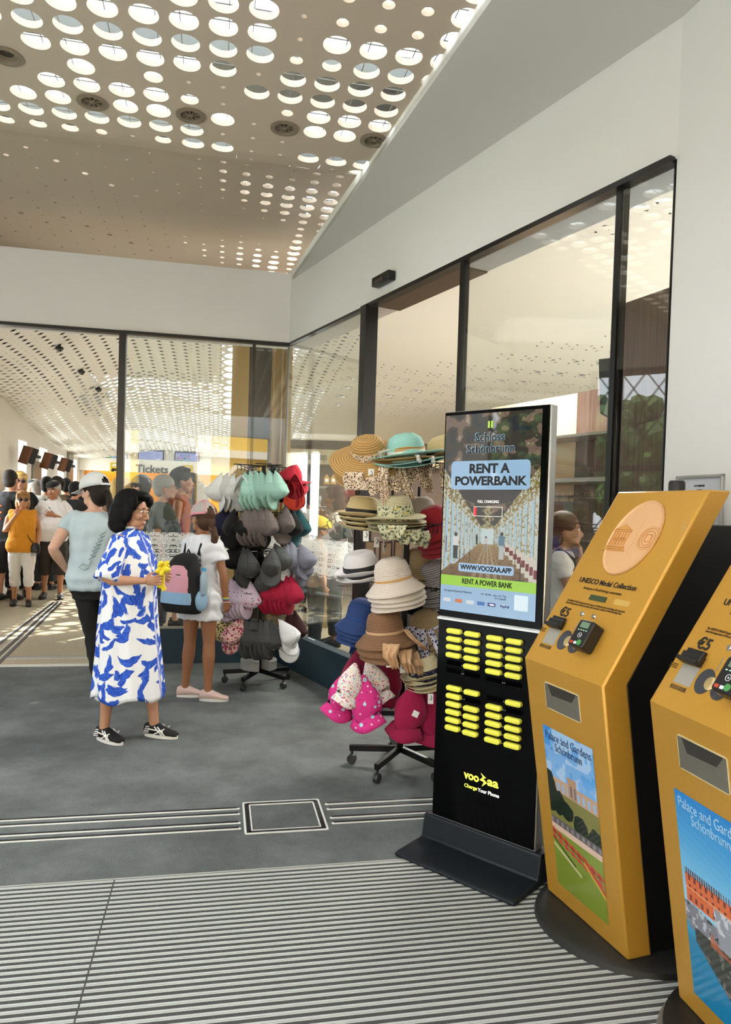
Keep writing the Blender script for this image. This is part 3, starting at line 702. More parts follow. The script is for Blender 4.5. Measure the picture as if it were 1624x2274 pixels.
# the lit screen
def vnoise(x, y, seed=0):
    g = np.random.RandomState(seed).rand(64, 64); xi, yi = np.floor(x).astype(int), np.floor(y).astype(int); fx, fy = x-xi, y-yi; fx, fy = fx*fx*(3-2*fx), fy*fy*(3-2*fy)
    G = lambda a, b_: g[(xi+a) % 64, (yi+b_) % 64]
    return (G(0, 0)*(1-fx)+G(1, 0)*fx)*(1-fy)+(G(0, 1)*(1-fx)+G(1, 1)*fx)*fy
def hallpic(U, V):
    """a gilded white hall seen down its length, the payment band at the foot"""
    rgb = np.zeros(U.shape+(3,)); rs = np.random.RandomState(3)
    def put(mask, c, a=1.):
        c = np.array(c)/255.; mk = (mask*a)[..., None]; rgb[:] = rgb*(1-mk)+c*mk
    Z = 1.071+V*.868; X = U*.474
    cx, cz_ = .235, 1.41                                       # vanishing point
    dx, dz = X-cx, Z-cz_; 
    put(np.ones_like(U, bool), (86, 84, 70))
    # ceiling with painted panels
    n1 = vnoise(X*26, Z*30, 3)*1.7-.85+.5*(vnoise(X*80, Z*90, 5)-.5)
    top = Z > cz_+abs(dx)*.9
    put(top, (70, 66, 58)); put(top & (n1 > .25), (128, 108, 92)); put(top & (n1 < -.45), (52, 58, 62)); put(top & (n1 > .75), (178, 160, 140))
    put(((dx/.15)**2+((Z-1.60)/.055)**2 < 1), (64, 60, 58)); put(((dx/.09)**2+((Z-1.49)/.022)**2 < 1), (72, 66, 60))
    # side walls: white pilasters, gold ornament, blue-white windows
    side = (abs(dx) > abs(dz)*.62) & (Z > cz_-abs(dx)*.78) & (Z < cz_+abs(dx)*1.25)
    r_ = np.log(np.maximum(abs(dx), .004)/.24); ph = (r_*6.5) % 1
    put(side, (205, 210, 196)); put(side & (ph < .42) & (Z < cz_+abs(dx)*.75), (176, 208, 222))
    put(side & (ph > .42) & (ph < .52), (150, 134, 84)); n2 = vnoise(X*190, Z*150, 8)*2-1; put(side & (ph > .52) & (n2 > .35), (150, 130, 76)); put(side & (Z > cz_+abs(dx)*.8) & (n2 > -.1), (142, 122, 70))
    put(side & (dx > 0) & (n2 > .55), (168, 150, 96))
    back = (abs(dx) < .03) & (abs(dz) < .035); put(back, (206, 222, 220))
    ch = (abs(dx) < .02+.01*np.sin(Z*200)) & (Z > 1.44) & (Z < 1.54); put(ch & (n2 > -.3), (196, 184, 130), .8)
    # parquet
    fl = (Z <= cz_-abs(dx)*.78) & ~back | (Z < cz_-.13*1.0) & (Z < cz_-abs(dx)*.70)
    g = np.clip((cz_-Z)/.2, 0, 1)[..., None]; base = np.array((176, 148, 102))/255*(1-g)+np.array((104, 74, 42))/255*g
    rgb[:] = np.where(fl[..., None], base, rgb); dd = np.maximum(cz_-Z, .01)
    pq = np.sin(dx/dd*14)*np.sin(3/dd); put(fl & (pq > .6), (70, 46, 24), .45); put(fl & (abs(dx/dd) < .45) & (np.sin(dx/dd*30) > 0), (222, 206, 170), .35)
    # chairs along the right wall, table, visitors
    for k in range(9):
        t = .03+.022*k; cxk = cx+.05+t*.95; zk = cz_-.02-t*.62; s_ = .01+t*.10
        put((abs(X-cxk) < s_*.8) & (abs(Z-zk) < s_*1.6), (214, 206, 190)); put((abs(X-cxk) < s_*.7) & (abs(Z-zk) < s_*.6), (118, 34, 34))
    put((abs(X-.125) < .035) & (abs(Z-1.352) < .003), (212, 204, 186))
    for xx in (.097, .120, .148): put((abs(X-xx) < .0016) & (Z > 1.30) & (Z < 1.352), (26, 24, 24))
    def fig(x, z0, h, top_, leg):
        put((abs(X-x) < h*.10) & (Z > z0) & (Z < z0+h*.52), leg); put((abs(X-x) < h*.13) & (Z > z0+h*.50) & (Z < z0+h*.86), top_); put(((X-x)**2+(Z-z0-h*.93)**2) < (h*.075)**2, (60, 44, 36))
    fig(.073, 1.305, .115, (226, 224, 220), (52, 60, 66)); fig(.305, 1.315, .115, (96, 130, 146), (190, 196, 192)); fig(.228, 1.345, .065, (210, 200, 196), (150, 140, 130)); fig(.182, 1.372, .045, (50, 46, 44), (44, 44, 44))
    for xx, z0 in ((.022, 1.33), (.372, 1.29), (.398, 1.23)): put((abs(X-xx) < .0018) & (Z > z0) & (Z < z0+.075), (24, 22, 20))
    put(((X-.398)/.02)**2+((Z-1.229)/.006)**2 < 1, (34, 30, 26))
    # foot bands
    put(Z < 1.229, (166, 224, 52)); put(Z < 1.184, (160, 196, 228))
    # payment badges
    for (x, c) in ((.036, (226, 232, 238)), (.098, (222, 120, 60)), (.158, (226, 232, 238)), (.214, (36, 112, 190)), (.267, (30, 40, 140)), (.325, (190, 208, 228))):
        put((abs(X-x) < .019) & (abs(Z-1.118) < .008), c)
    return rgb
scr = attr_mat('screen_image', emit=.40, rough=.03); scr.node_tree.nodes['Principled BSDF'].inputs['Specular IOR Level'].default_value = 1.0
pic = picture('screen', .474, .868, 300, 540, hallpic, scr, pk, (.012, -.0062, 1.071), 0)
sb = mat('screen_blue', '#3f5560', .05, spec=1.); _b = sb.node_tree.nodes['Principled BSDF']; _b.inputs['Base Color'].default_value = (0, 0, 0, 1); _b.inputs['Emission Color'].default_value = srgb('#a7cbe9'); _b.inputs['Emission Strength'].default_value = .42; 
def rbox(name, x0, x1, z0, z1, y, r, m, parent, th=.0008):
    b = MB(); P = []
    for cx, cz_, a0 in ((x1-r, z1-r, 0), (x0+r, z1-r, 90), (x0+r, z0+r, 180), (x1-r, z0+r, 270)):
        for k in range(5): a = math.radians(a0+k*22.5); P.append((cx+r*math.cos(a), cz_+r*math.sin(a)))
    b.prism(P, y, y-th); return b.build(name, m, parent, smooth=False)
rbox('text_plate', .05, .441, 1.610, 1.735, -.0066, .018, sb, pk); rbox('text_plate', .105, .38, 1.250, 1.288, -.0066, .008, sb, pk)
pbl = mat('outline_blue', '#9fc3dc', .5, emit=.25)
text('lettering', 'Schloss', .052, ink, pk, (.243, -.0078, 1.834), Rt, width=.145, bold=.0008); text('lettering', 'Schloss', .052, pbl, pk, (.242, -.0070, 1.8345), Rt, width=.148, bold=.0016)
text('lettering', 'Schönbrunn', .052, ink, pk, (.247, -.0078, 1.785), Rt, width=.235, bold=.0008); text('lettering', 'Schönbrunn', .052, pbl, pk, (.246, -.0070, 1.7855), Rt, width=.238, bold=.0016)
b = MB(); b.box((.236, -.0075, 1.889), (.010, .001, .030)); b.box((.252, -.0075, 1.889), (.010, .001, .030)); b.build('emblem', mat('emblem_green', '#8fae3e', .5, emit=.4), pk, smooth=False)
text('lettering', 'RENT A', .055, ink, pk, (.243, -.008, 1.699), Rt, width=.20, bold=.0022); text('lettering', 'POWERBANK', .052, ink, pk, (.247, -.008, 1.646), Rt, width=.355, bold=.0020)
text('lettering', 'FULL CHARGING', .017, wtx, pk, (.245, -.007, 1.558), Rt, width=.105)
b = MB(); b.box((.181, -.0068, 1.516), (.013, .001, .038)); b.build('battery_level', mat('battery_red', '#b3242c', .5, emit=.5), pk, smooth=False)
b = MB()
for (x, z, a, c) in ((.245, 1.536, .142, .0015), (.245, 1.496, .142, .0015), (.315, 1.516, .0015, .04), (.175, 1.516, .0015, .04)): b.box((x, -.0068, z), (a, .001, c))
b.build('battery_outline', wtx, pk, smooth=False)
text('lettering', 'WWW.VOOZAA.APP', .03, ink, pk, (.243, -.008, 1.269), Rt, width=.255, bold=.0010)
text('lettering', 'RENT A POWER BANK', .032, ink, pk, (.250, -.0070, 1.207), Rt, width=.25, bold=.0008)
dkt = mat('screen_grey_text', '#3c4650', .5)
text('lettering', 'Accepted Payment Methods', .014, dkt, pk, (.105, -.0070, 1.160), Rt, width=.145)
text('lettering', '1 € / 30 Min - max. 5 € / Tag', .012, dkt, pk, (.285, -.0070, 1.160), Rt, width=.125); text('lettering', '15 € Deposit', .012, dkt, pk, (.32, -.0070, 1.148), Rt, width=.055)
text('lettering', 'PayPal', .014, mat('pay_blue', '#1d3c86', .5), pk, (.343, -.0070, 1.117), Rt, width=.042, bold=.0004)
text('lettering', 'VISA', .009, wtx, pk, (.281, -.0070, 1.118), Rt, width=.024, bold=.0003)
rbox('blank_square', .388, .452, 1.108, 1.172, -.0066, .003, mat('pale_panel', '#c6d8e6', .5, emit=.1), pk)

# ================================================================ GOLD MEDAL MACHINES
gold = mat('gold_lacquer', '#bd8a2c', .36, metal=.35, coat=.35); nt, b_, L = nodes(gold)
b_.inputs['Coat Roughness'].default_value = .08
tco = N(nt, 'TexCoord'); nz = N(nt, 'TexNoise', i_Scale=900., i_Detail=1.); L.new(tco.outputs['Object'], nz.inputs['Vector'])
L.new(ramp(nt, nz.outputs['Fac'], [(.3, srgb('#c48e30')), (.7, srgb('#d6a442'))]), b_.inputs['Base Color'])
GW = .473; UPL = .7673; LOL = .938
TU = math.atan2(.653, .403)           # slope of the upper face
TLo = math.atan2(.927, -.143)
def upf(a, b_, d=0.):
    """point on the upper face: a across, b up the slope from the knee, d proud of it"""
    n = Vector((0, -math.sin(TU), math.cos(TU))); return Vector((a, math.cos(TU)*b_, .957+math.sin(TU)*b_))+n*d
def lof(a, b_, d=0.):
    t = Vector((0, -.143, .927)).normalized(); n = Vector((0, -.927, -.143)).normalized(); return Vector((a, .143, .03))+t*b_+n*d
RU = Matrix(((1, 0, 0), (0, math.cos(TU), -math.sin(TU)), (0, math.sin(TU), math.cos(TU)))).to_euler()
_t = Vector((0, -.143, .927)).normalized(); _n = Vector((0, -.927, -.143)).normalized()
RL = Matrix(((1, 0, 0), (0, _t.y, _n.y), (0, _t.z, _n.z))).to_euler()
txd = mat('print_black', '#16130e', .5); txs = mat('print_brown', '#5a4420', .5)
def rr_poly(w_, h_, r, n=5):
    P = []
    for cx, cy, a0 in ((w_/2-r, h_/2-r, 0), (-w_/2+r, h_/2-r, 90), (-w_/2+r, -h_/2+r, 180), (w_/2-r, -h_/2+r, 270)):
        for k in range(n): a = math.radians(a0+k*90/(n-1)); P.append((cx+r*math.cos(a), cy+r*math.sin(a)))
    return P
def plate(name, parent, c, w_, h_, th, m, rot, r=.002, **kw):
    b = MB(); b.prism(rr_poly(w_, h_, r), -.001, th, axis='z'); return b.build(name, m, parent, c, rot, smooth=False, **kw)
def garden(U, V):
    rgb = np.zeros(U.shape+(3,))
    def put(mask, c, a=1.): c_ = np.array(c)/255.; mk = (mask*a)[..., None]; rgb[:] = rgb*(1-mk)+c_*mk
    s = np.clip((V-.55)/.45, 0, 1)[..., None]; rgb[:] = np.array((150, 196, 240))/255*(1-s)+np.array((52, 138, 224))/255*s
    X = U; cl = vnoise(X*4+V*5, V*11-X*3, 9)*1.3+.7*(vnoise(X*13, V*30, 4)-.5)-.1; put((cl > .75) & (V > .6), (214, 228, 244), .75); put((cl > .3) & (V > .6), (150, 190, 236), .5)
    hz_ = .60-.10*U+.0*U
    hill = V < .64-.02*np.sin(U*3); put(hill & (V < .63), (120, 118, 62)); put((V < .60+.03*U) , (128, 124, 66))
    # arcade on the hill
    ar = (V > .615) & (V < .70) & (U > .12); put(ar, (196, 160, 132)); put(ar & (np.sin(U*62) > .1) & (V < .675) & (V > .625), (150, 186, 226)); put((V > .615) & (V < .745) & (abs(U-.52) < .09), (182, 146, 120)); put((V > .63) & (V < .70) & (abs(U-.52) < .09) & (np.sin(U*80) > .3), (110, 100, 110))
    # trees
    n = vnoise(U*16, V*34, 2)*1.6-.8
    for (cx, cy, rx, ry) in ((.04, .60, .14, .13), (.2, .545, .16, .075), (.36, .52, .14, .06), (.62, .47, .15, .075), (.92, .45, .16, .07), (.85, .41, .3, .05)): put(((U-cx)/rx)**2+((V-cy)/ry)**2 < 1+.3*n, (22, 36, 22))
    put((V < .44) & (V > .38), (98, 92, 96)); put((V < .43) & (V > .40) & (np.sin(U*60) > 0), (140, 134, 136)); put((V < .395) & (V > .35), (222, 190, 172))
    lawn = V < .36; put(lawn, (126, 146, 52)); put(V < .2, (120, 138, 44)); put((V < .36) & (np.sin(U*300+V*260) > .6), (142, 160, 70), .4)
    for (k, c) in ((.345, (198, 74, 60)), (.33, (160, 52, 50)), (.30, (206, 60, 74))): put(abs(V-(k-.10*(U-.1))) < .008+.004*np.sin(U*50), c)
    put((abs(V-(.26-.17*U)) < .009) & (U < .55), (206, 196, 150)); put((abs(V-(.30-.22*U)) < .006) & (U < .45), (44, 66, 32))
    put((abs(V-(.50-.33*U)) < .013) & (U > .6), (188, 70, 52)); put((abs(V-(.475-.33*U)) < .01) & (U > .62), (206, 170, 56))
    return rgb
def palace(U, V):
    rgb = np.zeros(U.shape+(3,))
    def put(mask, c, a=1.): c_ = np.array(c)/255.; mk = (mask*a)[..., None]; rgb[:] = rgb*(1-mk)+c_*mk
    s = np.clip((V-.5)/.5, 0, 1)[..., None]; rgb[:] = np.array((150, 214, 246))/255*(1-s)+np.array((16, 128, 210))/255*s
    put(V < .42, (24, 150, 200)); put(V < .30, (20, 130, 180))
    bd = (V > .47) & (V < .61) & (U > .04); put(bd, (222, 110, 62)); put(bd & (np.sin(U*75) > .35) & (np.sin(V*130) > -.2), (120, 52, 40)); put((V > .60) & (V < .635) & (U > .04) & (np.sin(U*190) > -.2), (92, 50, 46)); put((V > .535) & (V < .545) & (U > .04), (240, 150, 100))
    rk = (vnoise(U*18, V*36, 6)+.5*vnoise(U*50, V*90, 7))*1.3-1; m_ = (V < .47-.06*np.abs(U-.1)) & (V > .36-.16*U+.03*rk); put(m_, (128, 130, 142)); put(m_ & (rk > .3), (186, 190, 200)); put(m_ & (rk < -.5), (56, 60, 70))
    m2 = (V < .36) & (V > .30-.34*(U-.1)) & (U > .12); put(m2, (58, 62, 58)); put(m2 & (rk > .3), (106, 104, 100)); put((V < .40) & (V > .33) & (abs(U-.55) < .2) & (rk > -.2), (198, 96, 56), .7)
    st = (V < .54) & (V > .36) & (abs(U-.62) < .16+.05*rk) ; put(st, (150, 154, 166)); put(st & (rk > .2), (204, 208, 216))
    put((V > .62) & (np.sin(V*160+U*22) > .93), (120, 200, 240), .25)
    return rgb
def medal_machine(label, loc, rz, pic_fn, picname, txt_m):
    t = thing('medal_machine', label, 'vending machine', loc, rz, None)
    b = MB(); ss = .099
    # front shell with a cut window: built from strips round the opening
    T, K, B_ = (.403, 1.61), (0, .957), (.143, .03)
    wx0, wx1, wb0, wb1 = .131, .333, .779, .872
    outer = [(T[0], T[1]), (K[0], K[1]), (B_[0], B_[1]), (B_[0]+ss, B_[1]), (K[0]+ss, K[1]), (T[0]+ss, T[1])]
    b.prism(outer, 0, GW, axis='x'); shell = b.build('shell', gold, t, bevel=.007)
    # black steel body behind, on its round foot
    b = MB(); b.prism([(.245, .03), (.105, .957), (.43, 1.49), (.60, 1.49), (.60, .03)], .012, GW-.012, axis='x'); b.build('body', mat('black_steel', '#0a0a0b', .5), t, bevel=.004)
    b = MB(); b.lathe([(.001, .03), (.305, .03), (.33, .018), (.335, 0)], 56, (GW/2, .33, 0)); b.build('foot_plate', mat('foot_black', '#1a1a19', .5, var=.2, scale=20), t)
    b = MB(); b.lathe([(.001, .03), (.026, .03), (.03, .022), (.03, -.02)], 24, (0, 0, 0)); b.build('top_dome', mat('black_plastic', '#101011', .4), t, (.215, .50, 1.622))
    b = MB(); b.lathe([(.022, -.012), (.022, .02), (.012, .034), (.001, .034)], 20); b.build('lock', mat('black_plastic', '#101011', .4), t, (GW-.012, .575, 1.19), (0, PI/2, 0))
    b = MB(); b.ell((GW-.011, .33, .80), (.003, .007, .007), seg=10, rin=6); b.build('screw', mat('steel', '#c8c8c6', .3, metal=.7), t)
    # medal relief
    mdl = mat('medal_copper', '#e6b483', .35, metal=.15); rel = mat('medal_relief', '#d79a52', .4, metal=.15)
    b = MB(); c = (.2365, .5605); prof = [(.001, .004), (.60, .004), (.93, .003), (.95, .006), (.99, .007), (1.0, .001)]
    rings = [[(c[0]+.1235*r*math.cos(a), c[1]+.161*r*math.sin(a), h) for a in [2*PI*k/64 for k in range(64)]] for r, h in prof]
    b.loft(rings, True, False); m_ = b.build('medal', mdl, t, upf(0, 0, .0005), RU)
    # re-anchor: local coords are (a, b, height)
    b = MB(); cx, cy = .168, .556
    for k in range(3): b.box((cx, cy-.040-k*.008, .005), (.100+k*.012, .005, .004))
    for k in range(6): b.box((cx-.040+k*.016, cy-.006, .005), (.005, .055, .004))
    b.box((cx, cy+.028, .005), (.095, .006, .004)); b.prism([(cx-.05, cy+.034), (cx+.05, cy+.034), (cx, cy+.058)], .003, .0065, axis='z'); b.build('temple_emblem', rel, m_, smooth=False)
    b = MB(); cx2, cy2 = .318, .560
    for r in (.030, .041):
        b.tube([(cx2+r*math.cos(a), cy2+r*1.0*math.sin(a), .0055) for a in [2*PI*k/32 for k in range(33)]], .0013, 6)
    for k in range(4):
        a, a2 = PI/2*k+.75, PI/2*(k+1)+.75; b.bar((cx2+.02*math.cos(a), cy2+.02*math.sin(a), .0055), (cx2+.02*math.cos(a2), cy2+.02*math.sin(a2), .0055), .002, .003)
    for k in range(26): a = 2*PI*k/26; b.box((cx2+.048*math.cos(a), cy2+.048*math.sin(a), .0055), (.004, .002, .001), rotm(0, 0, a))
    for k in range(16): b.ell((.252+.0*k, .485+k*.0105, .0055), (.0014, .0014, .0008), seg=6, rin=4)
    b.build('heritage_emblem', rel, m_)
    text('letters', 'UNESCO', .02, rel, m_, (.168, .548, .0072), (0, 0, 0), width=.07, bold=.0006)
    # printed text
    text('title', 'UNESCO Medal Collection', .03, txd, t, upf(.2285, .361, .0012), RU, width=.317, bold=.0004)
    text('print', 'Participate in World Heritage conservation', .015, txs, t, upf(.225, .3305, .0012), RU, width=.214)
    text('print', 'The UNESCO Medals Program has the purpose of collecting funds and helping raise awareness', .0115, txs, t, upf(.229, .269, .0012), RU, width=.33)
    text('print', 'about the importance of the preservation and restoration activities of World Heritage Sites', .0115, txs, t, upf(.223, .259, .0012), RU, width=.318)
    text('price', '€5', .052, txd, t, upf(.089, .217, .0012), RU, width=.056, bold=.0014)
    plate('display', t, upf(.226, .298, .0), .092, .021, .003, mat('lcd_green', '#3b4a33', .25), RU)
    plate('sticker', t, upf(.356, .299, .0), .08, .022, .0012, mat('sticker_yellow', '#c9a253', .5), RU)
    ch = mat('chrome', '#d8d8d6', .18, metal=.9)
    for a in (.189, .255):
        b = MB(); b.lathe([(.001, .006), (.007, .006), (.0095, .003), (.0105, 0)], 20); bt = b.build('button', ch, t, upf(a, .2275, .0), RU)
    # note reader
    b = MB(); b.prism(rr_poly(.085, .034, .004), 0, .018, axis='z'); b.box((0, .022, .006), (.075, .018, .012)); b.box((0, -.010, .022), (.085, .012, .014)); b.build('note_slot', mat('black_plastic', '#101011', .4), t, upf(.086, .162, 0), RU, bevel=.002)
    plate('note_window', t, upf(.090, .112, .0), .074, .063, .0015, mat('grey_film', '#a09c92', .3), RU)
    plate('warning_label', t, upf(.088, .068, .0), .080, .016, .0012, mat('label_tan', '#c59a4a', .5), RU)
    for k in range(4): text('print', 'please insert notes smooth and unfolded', .005, txs, t, upf(.088, .073-k*.0035, .0018), RU, width=.07)
    for k in range(3): text('print', 'Do not insert', .006, txs, t, upf(.018, .135-k*.006, .0014), RU, width=.034)
    # two coin presses seen through figure-eight windows
    for a in (.170, .238):
        b = MB(); P = [(a+.033*math.cos(x), .113+.040*math.sin(x)) for x in [2*PI*k/28 for k in range(28)]]; b.prism(P, 0, .0016, axis='z'); dk = b.build('coin_window', mat('window_dark', '#3b3f48', .12, coat=.8), t, upf(0, 0, 0), RU, smooth=False)
    for a in (.196, .250):
        b = MB(); b.lathe([(.001, .0035), (.019, .0035), (.021, .002), (.021, 0)], 28); b.build('sample_coin', mat('coin_gold', '#d9bd86', .3, metal=.5), t, upf(a, .112, .0014), RU)
    for a, c0, c1 in ((.190, .150, .194), (.257, .150, .194)):
        b = MB(); b.box((0, 0, 0), (.0035, c1-c0, .002)); b.build('coin_slot', ch, t, upf(a, (c0+c1)/2, .001), RU)
    # window with the delivery tray
    plate('tray_frame', t, lof((wx0+wx1)/2, (wb0+wb1)/2, .0005), wx1-wx0+.008, wb1-wb0+.008, .0015, mat('tray_edge', '#d9c89a', .4), RL, r=.01)
    b = MB(); x0, x1, y0, y1 = -(wx1-wx0)/2, (wx1-wx0)/2, -(wb1-wb0)/2, (wb1-wb0)/2; d = .0022
    tray = mat('tray_steel', '#8f8a80', .3, metal=.6)
    b.box((0, 0, d), (x1-x0, y1-y0, .001)); b.bar((x0, y0, d+.001), (0, 0, d+.0015), .003, .001, up=(0, 0, 1)); b.bar((0, 0, d+.001), (x1, y0*.5, d+.0015), .003, .001); 
    tr = b.build('delivery_tray', tray, t, lof((wx0+wx1)/2, (wb0+wb1)/2, 0), RL, smooth=False)
    b = MB(); b.prism([(x0*.8, y1), (x1*.9, y1), (x1*.6, y1*.25), (x0*.6, y1*.15)], d+.0005, d+.002, axis='z'); b.build('chute', mat('chute_dark', '#35322e', .4), tr, smooth=False)
    # picture
    lp = picture('poster', .300, .626, 150, 300, pic_fn, attr_mat('poster_print', rough=.18, coat=.5), t, lof(.087, .075, .0012), (math.radians(0), 0, 0))
    lp.rotation_euler = Matrix(((1, 0, 0), (0, -_n.y, _t.y), (0, -_n.z, _t.z))).to_euler()
    text('poster_text', 'Palace and Gardens', .045, txt_m, t, lof(.238, .668, .0020), RL, width=.27, bold=-.0004); text('poster_text', 'Schönbrunn', .045, txt_m, t, lof(.238, .632, .0020), RL, width=.16, bold=-.0004)
    return t
m1 = medal_machine('gold medal vending machine with garden poster, next to the black power bank kiosk', (0.627, 2.763, 0), math.radians(90-160.81), garden, 'garden', mat('poster_ink', '#1d3a63', .5))
m2 = medal_machine('gold medal vending machine with blue palace poster, cut by the right edge', (0.872, 2.163, 0), math.radians(90-168.64), palace, 'palace', mat('poster_pale', '#a9cfe6', .5))
b = MB(); b.lathe([(.001, .008), (.41, .008), (.42, 0)], 64, (GW/2+.08, .36, 0)); b.build('steel_ring', mat('ring_steel', '#77756f', .45, metal=.3, var=.1), m2)
# card terminal on the first machine (rests on the sloping face, moves with the machine)
def terminal(t):
    b = MB(); b.prism(rr_poly(.082, .104, .012), 0, .05, axis='z'); o = b.build('card_terminal', mat('terminal_black', '#17171a', .4), t, upf(.305, .140, 0), RU, bevel=.004)
    plate('terminal_screen', o, (0, .032, .05), .046, .022, .0012, mat('lcd_green2', '#6f8a72', .3), (0, 0, 0))
    b = MB(); b.lathe([(.001, .002), (.010, .002), (.011, 0)], 24); b.build('contact_mark', mat('contact_green', '#4f9a55', .4), o, (.014, -.034, .05))
    plate('card_badge', o, (-.024, -.038, .05), .016, .010, .001, mat('badge_red', '#c0462c', .5), (0, 0, 0)); plate('card_badge', o, (-.004, -.038, .05), .014, .010, .001, mat('badge_white', '#dfe2ea', .5), (0, 0, 0))
    b = MB()
    for k in range(4): b.box((-.021+k*.014, .012, .0505), (.007, .003, .001))
    b.build('status_leds', mat('led_pale', '#9dc8a8', .4, emit=.4), o, smooth=False)
    b = MB(); b.tube([(.009*math.cos(a), -.008+.009*math.sin(a), .0508) for a in [2*PI*k/20 for k in range(21)]], .0009, 5); b.ell((0, -.008, .0505), (.003, .003, .001), seg=8, rin=4); b.build('symbol', mat('badge_white', '#dfe2ea', .5), o)
terminal(m1); terminal(m2)
# framed notice on the white wall behind the machines
def wall_notice():
    pn = Vector((math.cos(math.radians(164)), -math.sin(math.radians(164)), 0)) 
    P = (pr[0].x, pr[0].y, 0)
    a = Vector(onplane(1508, 1058, P, pn)); c = Vector(onplane(1612, 1049, P, pn)); d = Vector(onplane(1602, 1170, P, pn))
    X = (c-a); X.z = 0; w_ = X.length; X.normalize(); ang = math.atan2(X.y, X.x); h_ = .30
    t = thing('framed_notice', 'silver-framed printed notice on the white wall behind the medal machines', 'notice', (a.x, a.y, a.z), ang)
    b = MB(); f_ = .012
    for (x, z, sx_, sz_) in ((w_/2, -f_/2, w_, f_), (w_/2, -h_+f_/2, w_, f_), (f_/2, -h_/2, f_, h_), (w_-f_/2, -h_/2, f_, h_)): b.box((x, -.008, z), (sx_, .016, sz_))
    b.build('frame', mat('frame_silver', '#b9bbbb', .3, metal=.6), t, bevel=.002)
    b = MB(); b.box((w_/2, -.004, -h_/2), (w_-.01, .004, h_-.01)); b.build('paper', mat('notice_paper', '#ccd1d8', .6), t)
    for k, s_ in enumerate(('SCHÖNBRUNN', 'SHOP', 'INFO')): text('print', s_, .012, txd, t, (w_/2, -.0068, -.045-k*.018), (PI/2, 0, 0), width=(.06, .03, .05)[k])
wall_notice()
# ================================================================ CAP RACK AND HAT RACK
rackm = mat('rack_black', '#0e0e10', .35, metal=.3); wirem = mat('rack_wire', '#0c0c0d', .35)
def rack(label, base, top, tiers, ring=None, a0=0., seed=1):
    t = thing('display_rack', label, 'display rack', (base[0], base[1], 0), a0)
    b = MB(); b.box((0, 0, top/2+.05), (.034, .034, top-.1)); b.build('post', rackm, t, bevel=.003)
    for k in range(5):
        a = 2*PI*k/5+.35; ca, sa = math.cos(a), math.sin(a)
        b = MB(); b.bar((.01*ca, .01*sa, .115), (.30*ca, .30*sa, .095), .028, .035); l_ = b.build('leg', rackm, t, bevel=.003)
        b = MB(); w0 = Vector((.285*ca, .285*sa, .029)); b.tube([w0-Vector((-sa, ca, 0))*.014, w0+Vector((-sa, ca, 0))*.014], .028, 20); b.tube([w0+Vector((0, 0, .02)), w0+Vector((0, 0, .06))], .008, 8)
        b.prism([(-.0, 0)]*0 or [(-.024, -.016), (.024, -.016), (.024, .016), (-.024, .016)], .045, .055, axis='z') if False else None
        b.build('caster', mat('caster_rubber', '#2a2b2c', .4), l_)
    if ring:
        b = MB(); P = [(.155*math.cos(a), .155*math.sin(a)) for a in np.linspace(-1.1, 4.8-.2, 36)]; Pi = [(.03*math.cos(a), .03*math.sin(a)) for a in np.linspace(4.6, -1.1, 12)]
        b.prism(P+Pi, .13, .215, axis='z'); b.build('weight', mat('weight_grey', '#8f9292', .5), t, bevel=.008)
    for ti, z in enumerate(tiers):
        b = MB()
        for k in range(4):
            a = PI/2*k+.35+ti*.22; ca, sa = math.cos(a), math.sin(a); e = Vector((-sa, ca, 0)); r = Vector((ca, sa, 0)); u = Vector((0, 0, z))
            b.tube([u+r*.015+e*.03, u+r*.27+e*.03, u+r*.285, u+r*.27-e*.03, u+r*.015-e*.03], .003, 5)
            b.tube([u+r*.015-Vector((0, 0, .07)), u+r*.25], .003, 5)
            for q in range(6):
                c = u+r*(.08+q*.034); b.tube([c+e*.03, c-e*.03], .002, 4); b.tube([c, c-Vector((0, 0, .035))+e*.008, c-Vector((0, 0, .05))], .0035, 5)
        b.tube([Vector((.075*math.cos(a), .075*math.sin(a), z+.02)) for a in np.linspace(0, 2*PI, 25)], .003, 5)
        b.build('wire_arms', wirem, t)
    b = MB(); b.tube([(0, .02*math.cos(a), top-.02+.03*math.sin(a)) for a in np.linspace(0, 2*PI, 17)], .003, 5); b.build('lifting_ring', wirem, t)
    return t
rb1 = onz(574, 1492, .1); rb2 = onz(888, 1668, .1)
rack('black wheeled wire rack hung with baseball caps, a grey ring weight on its foot', rb1, atY(578, 1035, rb1[1])[2], [1.86, 1.47, 1.14, .80, .50], ring=True, a0=.3)
rack('black wheeled wire rack carrying stacks of straw hats beside the power bank kiosk', rb2, 1.9, [1.80, 1.44, 1.08, .72], a0=.1)

